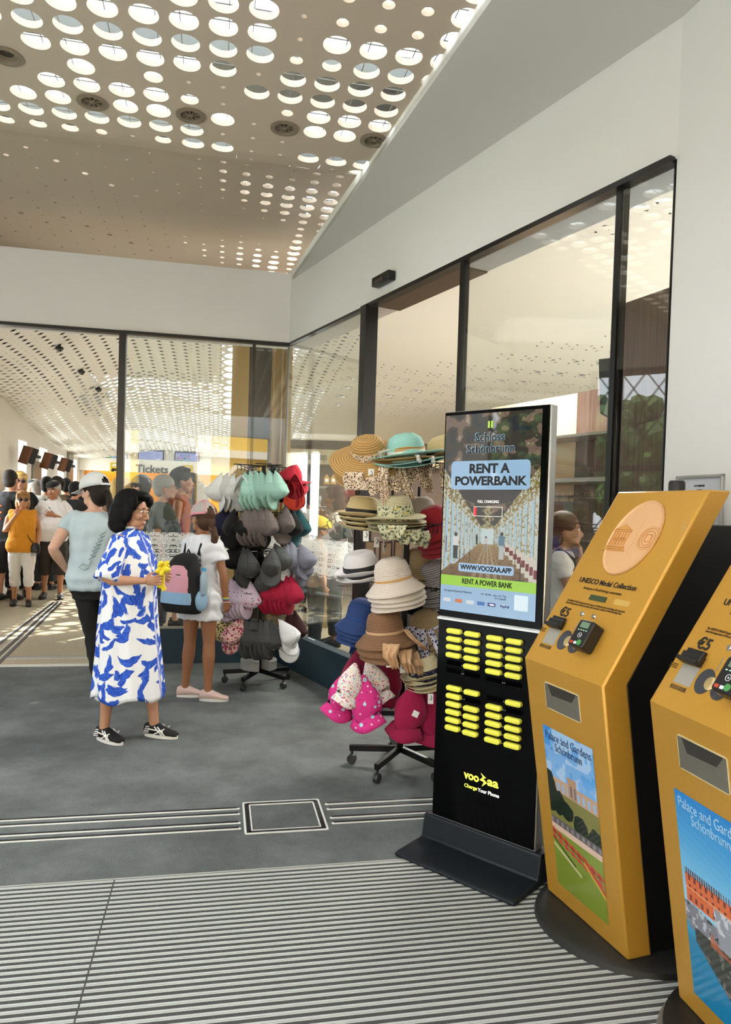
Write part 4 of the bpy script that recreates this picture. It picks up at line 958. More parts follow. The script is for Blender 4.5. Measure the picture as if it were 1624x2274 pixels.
def fabric(name, col, var=.08, rough=.85):
    """cloth whose dye differs a little from piece to piece"""
    m = mat('cap_'+name, col, rough, var=var, scale=120, bump=.1, sheen=.2); nt, b_, L = nodes(m)
    src = b_.inputs['Base Color'].links[0].from_socket; oi = N(nt, 'ObjectInfo'); hs = N(nt, 'HueSaturation'); mr = N(nt, 'MapRange'); mr.inputs[3].default_value = .80; mr.inputs[4].default_value = 1.12
    L.new(oi.outputs['Random'], mr.inputs[0]); L.new(mr.outputs[0], hs.inputs['Value']); L.new(src, hs.inputs['Color']); L.new(hs.outputs[0], b_.inputs['Base Color']); return m
def speck(name, base, spots, scale=30., th=.62, rough=.85):
    """printed cloth: coloured petals scattered on a ground"""
    key = 'print_'+name
    if key in MATS: return MATS[key]
    m = mat(key, base, rough); nt, b_, L = nodes(m); tc_ = N(nt, 'TexCoord'); prev = None
    for i, (c, sc_, t_) in enumerate(spots):
        v = N(nt, 'TexVoronoi', i_Scale=sc_); mp = N(nt, 'Mapping'); mp.inputs[1].default_value = (i*3.1, i*1.7, i*.9); L.new(tc_.outputs['Object'], mp.inputs[0]); L.new(mp.outputs[0], v.inputs['Vector'])
        lt = N(nt, 'Math', operation='LESS_THAN', i_1=t_); L.new(v.outputs['Distance'], lt.inputs[0])
        mx = N(nt, 'Mix', data_type='RGBA'); mx.inputs[6].default_value = srgb(base)
        if prev: L.new(prev, mx.inputs[6])
        mx.inputs[7].default_value = srgb(c); L.new(lt.outputs[0], mx.inputs[0]); prev = mx.outputs[2]
    L.new(prev, b_.inputs['Base Color']); MATS[key] = m; return m
CM = dict(white=fabric('white', '#d9dcdc'), mint=fabric('mint', '#a6d3c6'), red=fabric('red', '#c9283f'), black=fabric('black', '#060608'), navy=fabric('navy', '#141a3c'),
          taupe=fabric('taupe', '#6f6664'), teal=fabric('teal', '#0f5058'), grey=fabric('grey', '#5a605f'), lilacgrey=fabric('lilac_grey', '#8a8c9e'), crimson=fabric('crimson', '#b5123e'),
          dgrey=fabric('dark_grey', '#484b4d'), pwhite=fabric('pure_white', '#eceff4'), maroon=fabric('maroon', '#35090f'), orange=fabric('orange_red', '#e04a35'), under=fabric('under_grey', '#a7abad'),
          lilac=speck('lilac', '#e0cfe6', [('#d23a5a', 28, .22), ('#2c6a4a', 24, .2), ('#2a2433', 34, .16)]), leopard=speck('leopard', '#e0cf96', [('#1d1712', 62, .42), ('#c7a04a', 30, .2)]),
          floral=speck('floral', '#efc8c8', [('#b0265a', 40, .4), ('#5a1e3c', 60, .3), ('#e8b080', 30, .25)]), pink=fabric('pink', '#e79aa6'))
def cap_meshes(hung=True):
    """crown with a cut-out at the back, visor, button, strap; visor along +X, dome along +Z"""
    def pin(p):
        x, y, z = p
        if hung and x < .05: k = (.05-x)/.15; return (x*1.12, y*(1-.78*k), z*(1-.82*k))
        return (x, y, z*(1.06 if hung else 1.))
    b = MB(); nphi, nth = 36, 10; vs = []; fs = []
    for i in range(nth+1):
        th = (PI/2)*i/nth
        for j in range(nphi):
            ph = 2*PI*j/nphi; cx = math.cos(ph); s_ = 1+.10*max(0, cx)*(1-math.cos(th))**0*math.sin(th)**2
            r = math.sin(th)**1.12; seam = 1-.012*(abs(math.sin(3*ph)) < .12)
            x, y = .100*r*math.cos(ph)*s_*seam, .086*r*math.sin(ph)*seam; z = .134*math.cos(th)**.8 if i < nth else 0
            vs.append((x+.006*max(0, cx)*math.sin(th), y, z))
    for i in range(nth):
        for j in range(nphi):
            k = (j+1) % nphi; ph = 2*PI*(j+.5)/nphi
            if i >= nth-3 and abs(((ph-PI+PI) % (2*PI))-PI) < .40-.12*(nth-1-i): continue
            fs.append((i*nphi+j, i*nphi+k, (i+1)*nphi+k, (i+1)*nphi+j))
    vs = [pin(q) for q in vs]; b.add(vs, fs); me = b.mesh('crown', ang=80)
    v = MB()
    def vis(u, w_):
        a = (u-.5)*2.25; ri = .1; x0, y0 = .098*math.cos(a*.98)*1.06, .086*math.sin(a)*.99
        k = math.cos(a*.74)**.55*.092*w_; x = x0+k; y = y0*(1+.06*w_); z = .002-.55*(y/.086)**2*.02*(0.4+w_)-.10*w_*.06
        return (x, y, z)
    v.grid(vis, 18, 5); vm = v.mesh('visor', ang=80)
    n = MB(); n.ell(pin((0, 0, .134)), (.006, .006, .003), seg=10, rin=6); bm_ = n.mesh('button')
    s = MB(); s.tube([pin((-.099*math.cos(a), .086*math.sin(a), .006)) for a in np.linspace(-.45, .45, 9)], .007, 6, flat=.25); sm = s.mesh('strap')
    q = MB()
    for k in range(3):
        an = k*PI/3+PI/6
        for s0, s1 in ((.05, 1.5), (-1.5, -.05)):
            if k == 2 and False: continue
            P = []
            for th in np.linspace(s0, s1, 9):
                c_ = math.cos(an)*math.copysign(1, th); t_ = abs(th); r = math.sin(t_)**1.12; f = 1+.10*max(0, c_)*math.sin(t_)**2
                P.append((.1008*r*c_*f+.006*max(0, c_)*math.sin(t_), .0868*r*math.sin(an)*math.copysign(1, th), .1345*math.cos(t_)**.8+.0004))
            q.tube([pin(p_) for p_ in P], .0013, 4)
    for w_ in (.35, .65, .9): q.tube([tuple(Vector(vis(u, w_))+Vector((0, 0, .0012))) for u in np.linspace(.04, .96, 15)], .0009, 4)
    sq = q.mesh('seams')
    e_ = MB(); e_.tube([vis(u, 1.0) for u in np.linspace(0, 1, 25)], .0021, 5); e_.tube([tuple(Vector(vis(u, 0.0))+Vector((.001, 0, .001))) for u in np.linspace(.03, .97, 21)], .0017, 5); eq = e_.mesh('piping')
    return me, vm, bm_, sm, sq, eq
CAPM = cap_meshes(False); CAPH = cap_meshes(True)
def darker(m):
    k = m.name+'_piping'
    if k in MATS: return MATS[k]
    c = m.node_tree.nodes['Principled BSDF'].inputs['Base Color'].default_value; n_ = mat(k, '#000000', .8); n_.node_tree.nodes['Principled BSDF'].inputs['Base Color'].default_value = tuple(x*.38 for x in c[:3])+(1,); return n_
def cap_proto(cr, vi=None, extra=None):
    t = bpy.data.objects.new('baseball_cap', None); COL.objects.link(t); t.empty_display_size = .03
    vi = vi or cr
    for nm, me, m, th in (('crown', CAPH[0], cr, .0015), ('visor', CAPH[1], vi, .003), ('button', CAPH[2], cr, 0), ('strap', CAPH[3], cr, 0), ('seams', CAPH[4], cr, 0), ('piping', CAPH[5], darker(cr), 0)):
        me = me.copy(); me.materials.append(m); o = bpy.data.objects.new(nm, me); COL.objects.link(o); o.parent = t
        if th: s = o.modifiers.new('s', 'SOLIDIFY'); s.thickness = th; s.offset = -1
    if extra: extra(t)
    return t
def orient(D, V):
    Z = Vector(D).normalized(); X = Vector(V); X = (X-Z*X.dot(Z)).normalized(); Y = Z.cross(X)
    return Matrix((X, Y, Z)).transposed()
ORD = ['front', 'second', 'third', 'fourth', 'fifth', 'sixth', 'seventh', 'eighth']
def caps(px, py, Y, D, V, n, cr, vi, labelfmt, group, step=.045, extra=None, only_first_extra=False):
    """a nest of caps whose foremost one is seen at (px,py); the others follow behind it"""
    Dn = Vector(D).normalized(); p0 = Vector(atY(px, py, Y)); proto = None
    for k in range(n):
        jit = (k*37 % 7-3)*.02
        R = orient(Dn+Vector((jit*.5, 0, jit)), Vector(V)+Vector((jit, 0, 0)))
        nest = Vector((Dn.x, Dn.y*.4, Dn.z*.25)).normalized() if abs(Dn.x) > .45 else Dn
        p = p0-nest*step*1.12*k+Vector((0, 0, .004*((k*5) % 3)))-R @ Vector((.03, 0, .05))
        lab = labelfmt.format(ORD[k]) if n > 1 else labelfmt
        if proto is None:
            proto = o = cap_proto(CM[cr], CM[vi] if vi else None, extra)
            o['category'] = 'cap'; o['group'] = group; o['label'] = lab
        else: o = dup(proto, lab)
        o.location = p; o.rotation_euler = R.to_euler(); o.scale = (1.08,)*3
def emblem(m, s='V', w_=.05, eagle=True):
    def f(t):
        if eagle:
            b = MB()
            for k in range(9):
                a = math.radians(90+(k-4)*34); b.bar((.1072, .012*math.cos(a), .045+.012*math.sin(a)), (.105, .036*math.cos(a), .045+.034*math.sin(a)), .002, .005, up=(1, 0, 0))
            b.build('emblem', CM['dgrey'] if m is CM['pwhite'] else CM['black'], t)
        text('lettering', s, .04, m, t, (.112, .0, .036), (PI/2, 0, PI/2), width=w_, bold=.001, shear=.2)
    return f
def glyph(m):
    def f(t): text('lettering', 'Schönbrunn', .012, m, t, (.110, 0, .05), (PI/2, 0, PI/2), width=.05); text('lettering', 'VIENNA', .010, m, t, (.112, 0, .036), (PI/2, 0, PI/2), width=.04)
    return f
gA = 'caps on the cap rack'
Lf = (-.84, -.42, .10); Rt_ = (.84, -.46, .10); Fr = (.2, -.9, .4); Bk = (-.1, .95, .3); DN = (0, -.12, -1); DR = (.40, -.25, -.9); DL = (-.42, -.25, -.9)
Y1 = rb1[1]
# top tier
caps(478, 1088, Y1-.10, Lf, DL, 6, 'white', 'white', 'white cap, {} of the nest at the top left of the cap rack', gA, .042)
caps(543, 1090, Y1-.14, (.15, .9, .4), DN, 1, 'white', 'under', 'white cap with open back strap, right end of the white row', gA)
caps(622, 1084, Y1-.22, Rt_, DR, 2, 'mint', None, 'large mint cap on the right of the mint row, {} one', gA, .05)
caps(590, 1086, Y1-.20, Rt_, DR, 4, 'mint', None, 'mint cap, {} of the nested mint caps on the top tier', gA, .038)
caps(566, 1086, Y1-.12, Lf, DL, 1, 'mint', None, 'mint cap facing left at the left end of the mint row', gA)
caps(566, 1072, Y1+.14, Bk, DL, 2, 'black', None, 'black cap behind the mint caps left of the post, {} one', gA)
caps(615, 1068, Y1+.14, Bk, DR, 1, 'black', None, 'black cap behind the mint caps right of the post', gA)
caps(648, 1052, Y1-.05, (.1, -.15, 1), (1, -.2, -.3), 1, 'red', None, 'red cap lying upright on top of the other red caps', gA)
caps(656, 1084, Y1-.12, (.05, .9, .45), DN, 1, 'red', 'orange', 'red cap with an orange-red visor and open back facing out', gA)
caps(664, 1082, Y1-.02, (.6, .7, .2), DR, 3, 'red', None, 'dark red cap behind the orange-visored one, {} of the nest', gA, .03)
# second tier
caps(516, 1165, Y1-.18, Fr, DN, 2, 'black', None, 'black cap facing out at the left of the second tier, {} one', gA)
caps(484, 1166, Y1-.05, Lf, DL, 3, 'navy', None, 'navy cap beside the girl, {} of the nest', gA)
caps(540, 1168, Y1-.20, Lf, DL, 4, 'black', None, 'black cap left of the post on the second tier, {} of the nest', gA)
caps(566, 1166, Y1-.02, Rt_, DN, 2, 'black', None, 'black cap behind the taupe row, {} one', gA)
caps(602, 1166, Y1-.24, Rt_, DR, 5, 'taupe', None, 'taupe cap, {} of the nested taupe row', gA, .042)
caps(637, 1160, Y1-.20, (.45, -.75, .2), (.1, -.3, -1), 1, 'taupe', None, 'taupe cap with crumpled crown right of the taupe row', gA)
caps(655, 1168, Y1-.12, Rt_, DR, 2, 'black', None, 'black cap between the taupe and teal caps, {} one', gA)
caps(672, 1168, Y1-.05, Rt_, DR, 2, 'teal', None, 'dark teal cap at the right end of the second tier, {} one', gA, .035)
caps(528, 1188, Y1-.1, Lf, DN, 2, 'black', None, 'black cap hanging low on the second tier, {} one', gA)
# third tier
caps(512, 1240, Y1-.12, Lf, DL, 4, 'black', None, 'black cap behind the girl on the third tier, {} of the nest', gA)
caps(540, 1226, Y1-.05, Lf, DL, 3, 'black', None, 'black cap high on the left of the third tier, {} one', gA)
caps(560, 1258, Y1-.24, Rt_, DR, 2, 'dgrey', None, 'grey cap with an eagle badge on the third tier, {} one', gA, .03, emblem(CM['pwhite'], 'Vi', .035))
caps(604, 1252, Y1-.30, Fr, DN, 2, 'dgrey', None, 'dark grey cap facing straight out below the post, {} one', gA, .03)
caps(588, 1290, Y1-.22, (.2, -.9, .1), DN, 1, 'dgrey', None, 'grey cap hanging lowest beneath the grey ones of the third tier', gA)
caps(628, 1240, Y1-.20, (.5, -.6, .4), DR, 1, 'grey', 'pwhite', 'grey cap with a white visor on the third tier', gA)
caps(655, 1240, Y1-.14, Rt_, DR, 2, 'lilacgrey', None, 'lilac-grey cap, {} of the pair nearest the post', gA, .03)
caps(683, 1240, Y1-.16, (.7, -.3, .3), (.7, -.4, -.6), 1, 'lilacgrey', None, 'lilac-grey cap with upturned visor at the far right of the rack', gA)
caps(676, 1262, Y1-.10, Rt_, (.9, -.2, -.4), 1, 'lilacgrey', None, 'lilac-grey cap hanging under the upturned one', gA)
caps(536, 1284, Y1-.06, Lf, DL, 3, 'black', None, 'black cap above the lilac printed caps, {} one', gA)
# fourth tier
caps(562, 1328, Y1-.20, Rt_, DR, 6, 'lilac', None, 'lilac cap with berry print, {} of the nested row', gA, .034)
caps(508, 1330, Y1-.16, Fr, DN, 2, 'lilac', None, 'lilac printed cap beside the girl\'s hand, {} one', gA)
caps(656, 1318, Y1-.22, Rt_, DR, 6, 'crimson', None, 'crimson cap with white lettering, {} of the nested row', gA, .038, glyph(mat('letter_white', '#e8e4e6', .6)))
# lowest tier
caps(492, 1402, Y1-.10, Lf, DN, 1, 'leopard', None, 'leopard print cap at the bottom left of the cap rack', gA)
caps(512, 1410, Y1-.20, (-.3, -.9, .1), DL, 1, 'floral', None, 'pink floral cap, left one of the two at the bottom', gA)
caps(540, 1402, Y1-.16, (.3, -.9, .1), DR, 1, 'floral', 'pwhite', 'pink floral cap with pale visor edge, right one of the two at the bottom', gA)
caps(552, 1392, Y1-.02, Rt_, DR, 2, 'black', None, 'black cap between the floral and the dark grey caps, {} one', gA)
caps(612, 1418, Y1-.24, Rt_, DR, 6, 'dgrey', None, 'dark grey cap with eagle badge, {} of the nest on the lowest tier', gA, .038, emblem(CM['pwhite'], 'Vie', .05))
caps(646, 1408, Y1-.28, (.72, -.6, .4), (.8, -.3, -.5), 1, 'pwhite', None, 'white cap with lettering, front one at the lower right', gA, .03, emblem(CM['black'], 'V', .02, False))
caps(640, 1425, Y1-.20, (.3, -.9, .2), DR, 1, 'pwhite', None, 'white cap underneath the front white one', gA)
caps(664, 1396, Y1-.02, Rt_, DR, 2, 'maroon', None, 'maroon cap behind the white ones, {} one', gA)

# ---------------------------------------------------------------- brimmed hats
def straw(name, c1, c2, rings=420., rough=.75, zig=0.):
    key = 'straw_'+name
    if key in MATS: return MATS[key]
    m = mat(key, c1, rough); nt, b_, L = nodes(m); uv = N(nt, 'UVMap'); sp_ = N(nt, 'SeparateXYZ'); L.new(uv.outputs[0], sp_.inputs[0])
    mu = N(nt, 'Math', operation='MULTIPLY', i_1=rings); L.new(sp_.outputs[1], mu.inputs[0])
    nz_ = N(nt, 'TexNoise', i_Scale=500., i_Detail=2.); tc_ = N(nt, 'TexCoord'); L.new(tc_.outputs['Object'], nz_.inputs['Vector'])
    m2_ = N(nt, 'Math', operation='MULTIPLY_ADD', i_1=1.6+zig); L.new(nz_.outputs['Fac'], m2_.inputs[0]); L.new(mu.outputs[0], m2_.inputs[2])
    si = N(nt, 'Math', operation='SINE'); L.new(m2_.outputs[0], si.inputs[0]); ma_ = N(nt, 'Math', operation='MULTIPLY_ADD', i_1=.5, i_2=.5); L.new(si.outputs[0], ma_.inputs[0])
    L.new(ramp(nt, ma_.outputs[0], [(.0, srgb(c2)), (.45, srgb(c1)), (1, srgb(c1))]), b_.inputs['Base Color'])
    bp_ = N(nt, 'Bump', i_Strength=.5, i_Distance=.003); L.new(ma_.outputs[0], bp_.inputs['Height']); L.new(bp_.outputs[0], b_.inputs['Normal']); return m
HM = dict(tan=straw('tan', '#c39a5c', '#8a6432'), mint=straw('mint', '#a5d6cc', '#74b3a8', 900), pale=straw('pale', '#dcc99a', '#b79f69', 1100), camo=straw('camo', '#cfc5a0', '#8c8460', 800, zig=2),
          white=fabric('felt_white', '#e6e2e4', .03), cream=straw('cream', '#e4d8cc', '#b9a898', 700, zig=2), sand=straw('sand', '#a8906c', '#84704e', 1000), greyw=straw('greyw', '#b5aaa0', '#857b72', 900, zig=2),
          navy=straw('navy', '#1c3d78', '#122a58', 900), brown=straw('brown', '#8a6547', '#5f432c', 700), cream2=straw('cream2', '#e8dcb8', '#cdbd92', 1100), redf=fabric('felt_red', '#8e1220'), stripe=straw('stripe', '#6a6667', '#b9b4b2', 500))
ribbon_leo = speck('ribbon', '#e3cdb4', [('#3a241b', 95, .38), ('#b98a5c', 60, .2)]); ribbon_blk = mat('ribbon_black', '#17151a', .6); ribbon_tan = mat('ribbon_tan', '#c89a5e', .6)
ribbon_camo = speck('camo', '#c9c7a6', [('#5a6048', 55, .42), ('#d9c948', 30, .18), ('#2e3230', 80, .25)]); ribbon_peach = mat('ribbon_peach', '#c9a27c', .8); ribbon_navy = speck('navyband', '#12142e', [('#e8e4da', 130, .2)])
cord_w = mat('cord_white', '#ece6dc', .8); ribbon_blue = mat('ribbon_blue', '#1b3f80', .8); fl_scarf = speck('scarf', '#d9d6e6', [('#1d2352', 60, .42), ('#c65a9a', 40, .2), ('#d8d27a', 34, .18)])
tagm = mat('price_tag', '#f2f1ee', .6)
def hat_profile(kind):
    if kind == 'sun':   return [(.001, .112), (.045, .108), (.075, .090), (.088, .06), (.092, .02), (.095, .004), (.11, .0), (.14, -.004), (.17, -.01), (.20, -.02), (.213, -.028)], (.089, .012, .046)
    if kind == 'wide':  return [(.001, .115), (.045, .110), (.076, .088), (.088, .055), (.090, .02), (.095, .003), (.11, .0), (.14, .002), (.17, .006), (.188, .012)], (.0895, .008, .026)
    if kind == 'fedora': return [(.001, .098), (.03, .098), (.058, .108), (.076, .10), (.084, .06), (.092, .02), (.094, .004), (.108, -.004), (.124, -.004), (.138, .006), (.142, .010)], (.091, .008, .036)
    if kind == 'boater': return [(.001, .112), (.055, .110), (.078, .098), (.086, .07), (.089, .02), (.092, .004), (.11, -.003), (.14, -.008), (.162, -.006)], (.0885, .008, .058)
    if kind == 'cloche': return [(.001, .130), (.045, .126), (.075, .104), (.086, .07), (.090, .025), (.094, .008), (.108, -.006), (.126, -.024), (.144, -.044), (.150, -.052)], (.0905, .012, .024)
HATS = {}
def hat_root(kind, m, band, bow=None, taghang=True, seed=0):
    prof, (br, b0, b1) = hat_profile(kind)
    t = bpy.data.objects.new('brimmed_hat', None); COL.objects.link(t); t.empty_display_size = .03
    b = MB(); seg = 48; rings = []; uvs = []; Lc = 0; pr_ = None; rs = random.Random(seed)
    k1, k2 = rs.uniform(0, 6), rs.uniform(0, 6)
    for r, z in prof:
        if pr_: Lc += math.hypot(r-pr_[0], z-pr_[1])
        pr_ = (r, z); ring = []
        for j in range(seg):
            a = 2*PI*j/seg; ex = 1.10-.1*min(1, r/.2)*.5
            x, y = r*math.cos(a)*ex, r*math.sin(a)/ex**.4; zz = z
            if kind == 'fedora':
                if z > .09: zz -= .022*math.exp(-(y/.018)**2)
                if z > .05 and x > .03: y *= 1-.28*min(1, (x-.03)/.05)*min(1, (z-.05)/.05)
                if r > .12: zz += .014*abs(math.sin(a))**2-.010*max(0, math.cos(a))
            if r > .13: zz += (r-.13)*.16*math.sin(2*a+k1)+(r-.13)*.07*math.sin(3*a+k2)
            ring.append((x, y, zz)); uvs.append((j/seg, Lc))
        rings.append(ring)
    b.loft(rings, True, False, 0, uvs); bo = b.build('crown_and_brim', m, t, ang=80); s = bo.modifiers.new('s', 'SOLIDIFY'); s.thickness = .0022; s.offset = 0
    if band is not None:
        b = MB(); b.loft([[(rr*math.cos(a)*1.075, rr*math.sin(a)/1.0, z) for a in [2*PI*j/48 for j in range(48)]] for rr, z in ((br+.001, b0), (br+.003, b0+.001), (br+.0028-.03*max(0, b1-.03), b1), (br-.001, b1+.001))], True, False)
        b.build('band', band, t)
    return t
def cloth_strip(pts, w0, w1, side, seed=0, wav=.012):
    """a hanging ribbon or scarf end with depth, following pts"""
    b = MB(); n = 14; P = [Vector(p) for p in pts]; rings = []; sd = Vector(side).normalized()
    def at(t):
        q = t*(len(P)-1); i = min(int(q), len(P)-2); return P[i].lerp(P[i+1], q-i)
    for i in range(n+1):
        t = i/n; c = at(t); w_ = w0+(w1-w0)*t; row = []
        d = (at(min(1, t+.02))-at(max(0, t-.02))).normalized(); nn = sd.cross(d)
        for k in range(9):
            s_ = (k/8-.5); row.append(c+sd*s_*w_+nn*wav*math.sin(k*1.9+i*.35+seed)*min(1, .3+t*1.4))
        rings.append(row)
    b.loft(rings, False, False); return b
def stack(px, py, Y, kind, m, band, n, label, tilt=(0, 0), turn=0., step=.022, mats2=None, scale=1., ribbon=None, tags=0, grp=None):
    """stack of hats, the topmost seen at (px,py); label has a {} for the place in the pile"""
    p0 = Vector(atY(px, py, Y)); R = Euler((math.radians(tilt[0]), math.radians(tilt[1]), math.radians(turn))).to_matrix(); up = R @ Vector((0, 0, 1)); proto = None
    nm = ['topmost', 'second', 'third', 'fourth', 'fifth', 'sixth', 'seventh']
    for k in range(n):
        lab = label.format(nm[k] if n > 1 else 'single')
        mm = m if not mats2 or k not in mats2 else mats2[k]
        if proto is None or mm is not m:
            o = hat_root(kind, mm, band, seed=int(px)+k); o['label'] = lab; o['category'] = 'hat'; o['group'] = grp or 'hats on the hat rack'
            if k == 0: proto = o
        else: o = dup(proto, lab)
        if not proto.get('group'): proto['group'] = 'hats on the hat rack'
        j = (k*53 % 11-5)*.3
        o.location = p0-up*step*k+Vector((.003*((k*7) % 5-2), 0, 0)); o.rotation_euler = (R @ rotm(math.radians(j), math.radians(j*.7), k*.5)).to_euler(); o.scale = (scale,)*3
        if k == 0 and ribbon:
            for rbn in ribbon:
                nmq, mt, pts, w0, w1 = rbn; bb = cloth_strip([R.inverted() @ Vector(q) for q in pts], w0, w1, R.inverted() @ Vector((1, -.15, 0)), seed=px); c = bb.build(nmq, mt, o, ang=80)
                s_ = c.modifiers.new('s', 'SOLIDIFY'); s_.thickness = .002
        if k < tags:
            b = MB(); z = -.06-.03*k; b.box((0, 0, 0), (.032, .002, .058)); tg = b.build('price_tag', tagm, o, R.inverted() @ Vector((.02-.05*k, -.13, z-.06)), R.inverted().to_euler())
            b = MB(); b.tube([(0, -.002, .02), (.008, -.004, .005), (.0, -.002, -.008), (-.006, -.003, 0)], .002, 5); b.build('tag_hook', wirem, tg)
    return p0
Y2 = rb2[1]; sz = 1.0
leo1 = ('scarf_tail', ribbon_leo, [(-.07, -.15, -.11), (-.075, -.17, -.15), (-.06, -.17, -.21)], .10, .13)
leo2 = ('scarf_tail', ribbon_leo, [(.09, -.15, -.08), (.085, -.18, -.16), (.10, -.18, -.29)], .06, .045)
stack(820, 1010, Y2-.12, 'sun', HM['tan'], ribbon_leo, 4, 'wide tan straw sun hat with leopard scarf band, {} of the big stack', tilt=(38, -8), step=.022, ribbon=[leo1, leo2], tags=2, scale=1.0)
stack(905, 1012, Y2-.14, 'wide', HM['mint'], cord_w, 4, 'mint wide-brimmed straw hat with white cord, {} of its stack', tilt=(7, -7), step=.017, mats2={1: HM['tan']}, scale=1.10, ribbon=[('cord_bow', cord_w, [(-.09, -.09, .02), (-.14, -.13, .0), (-.12, -.13, -.03)], .016, .014)])
stack(990, 1010, Y2+.05, 'wide', HM['pale'], ribbon_leo, 2, 'pale straw hat with leopard band, half hidden behind the kiosk, {} one', tilt=(6, -14), step=.02, ribbon=[('scarf_tail', ribbon_leo, [(-.10, -.1, -.05), (-.11, -.13, -.13), (-.10, -.13, -.23)], .045, .045)])
stack(808, 1144, Y2-.05, 'fedora', HM['pale'], ribbon_blk, 4, 'pale straw fedora with striped black band, {} of its stack', tilt=(4, 4), step=.024, tags=1, scale=1.0)
stack(880, 1146, Y2-.24, 'boater', HM['camo'], ribbon_camo, 4, 'straw hat with green leaf-print band, {} of its stack', tilt=(6, -3), step=.020, scale=1.0, ribbon=[('scarf_tail', ribbon_camo, [(-.02, -.15, -.05), (-.02, -.16, -.09), (-.01, -.15, -.13)], .16, .10)], tags=0)
stack(938, 1150, Y2+.02, 'cloche', HM['greyw'], None, 3, 'grey-beige woven hat behind the leaf-print hats, {} one', tilt=(4, -8), step=.02, scale=.95)
stack(972, 1170, Y2-.05, 'cloche', HM['redf'], None, 4, 'red felt cloche beside the kiosk edge, {} of its stack', tilt=(10, -22), step=.03, scale=.95)
stack(806, 1268, Y2-.06, 'fedora', HM['white'], ribbon_blk, 2, 'white fedora with black striped ribbon, {} of the pair', tilt=(10, -10), step=.032, scale=1.05)
stack(877, 1292, Y2-.26, 'cloche', HM['cream'], ribbon_tan, 4, 'cream woven cloche with tan band, {} of its stack', tilt=(6, -11), step=.026, scale=1.04)
stack(936, 1262, Y2+.05, 'cloche', HM['sand'], None, 3, 'sand-coloured straw hat behind the cream cloches, {} one', tilt=(5, -4), step=.03, scale=.95)
stack(975, 1290, Y2-.02, 'cloche', HM['stripe'], None, 4, 'grey striped woven hat beside the kiosk, {} of its stack', tilt=(8, -20), step=.028, scale=.95)
stack(808, 1378, Y2-.02, 'cloche', HM['navy'], ribbon_blue, 4, 'navy blue straw cloche, {} of its stack', tilt=(6, 6), step=.024, scale=1.0, ribbon=[('ribbon_tail', ribbon_blue, [(-.02, -.12, -.06), (-.05, -.13, -.13), (-.07, -.13, -.17)], .05, .015), ('ribbon_tail', ribbon_blue, [(.06, -.11, -.08), (.07, -.12, -.17), (.09, -.12, -.24)], .08, .10)])
stack(858, 1408, Y2-.28, 'cloche', HM['brown'], ribbon_peach, 3, 'brown straw hat with peach cloth bow, {} of its stack', tilt=(5, -4), step=.034, scale=1.05, ribbon=[('bow', ribbon_peach, [(.10, -.04, .03), (.13, -.08, .0), (.19, -.09, -.05)], .03, .03), ('bow_tail', ribbon_peach, [(.03, -.13, -.03), (.02, -.17, -.09), (.05, -.16, -.15)], .09, .04)], tags=1)
stack(955, 1400, Y2-.10, 'cloche', HM['sand'], fl_scarf, 6, 'straw hat with navy floral scarf, {} of the leaning stack', tilt=(5, -24), step=.022, scale=.95, ribbon=[('scarf_tail', fl_scarf, [(-.11, -.06, .03), (-.12, -.10, -.10), (-.12, -.10, -.24)], .07, .05)])
stack(948, 1495, Y2-.24, 'fedora', HM['cream2'], ribbon_navy, 4, 'cream fedora with patterned navy band, {} of its stack', tilt=(6, -14), step=.022, scale=.94, tags=1)
stack(945, 1330, Y2+.12, 'cloche', CM['black'], None, 2, 'black hat in the middle of the hat rack, {} one', tilt=(5, 10), step=.03)
# cloth sun bonnets for children hanging lowest
def bonnet(px, py, Y, m, label, lean, s=1., turn=0., tag_=False, seed=0):
    py -= 26; s *= .84
    p = Vector(atY(px, py, Y)); t = thing('sun_bonnet', label, 'hat', p, (0, math.radians(lean), turn), group='cloth sun bonnets on the lowest tier'); t.scale = (s,)*3
    b = MB(); rings = []
    for i in range(13):
        q = i/12; z = .10-.26*q; r = .012+.085*math.sin(min(1, q*1.25)*PI/2)**1.0*(1-.35*max(0, q-.75)*2); ring = []
        for j in range(28):
            a = 2*PI*j/28; f = 1+.10*q*math.sin(3*a+seed)+.05*q*math.sin(5*a+seed*2+q*3); ring.append((r*f*math.cos(a), r*f*.62*math.sin(a), z+.03*q*math.sin(2*a+seed)))
        rings.append(ring)
    b.loft(rings, True, False); c = b.build('crown', m, t, ang=80); md = c.modifiers.new('s', 'SOLIDIFY'); md.thickness = .003
    b = MB(); rings = [[((.075+.03*q)*math.cos(a)*(1+.1*math.sin(2*a+seed)), (.045+.035*q)*math.sin(a), -.15-.075*q+.018*math.sin(2*a+seed)*q) for a in [2*PI*j/32 for j in range(32)]] for q in (0, .33, .66, 1)]
    b.loft(rings, True, False); c = b.build('brim', m, t, ang=80); md = c.modifiers.new('s', 'SOLIDIFY'); md.thickness = .003
    b = MB(); b.tube([(0, 0, .10), (.008, -.01, .14), (0, 0, .165), (-.01, .0, .15)], .003, 5); b.build('hook', wirem, t)
    if tag_: b = MB(); b.box((.03, -.066, -.06), (.036, .003, .036), rotm(0, .2, 0)); b.build('tag', tagm, t, bevel=.001)
bfly = speck('magenta_butterfly', '#d32f86', [('#a7d6e2', 16, .2), ('#f0c8d8', 26, .16), ('#8c1450', 34, .15)]); bflw = speck('white_flowers', '#efe6e4', [('#d7588c', 42, .28), ('#e0b45a', 48, .22), ('#9cc8d6', 30, .25), ('#59406a', 70, .2)])
mag = fabric('magenta', '#a8124c', .18); magd = fabric('magenta_dark', '#8c0f3a', .15)
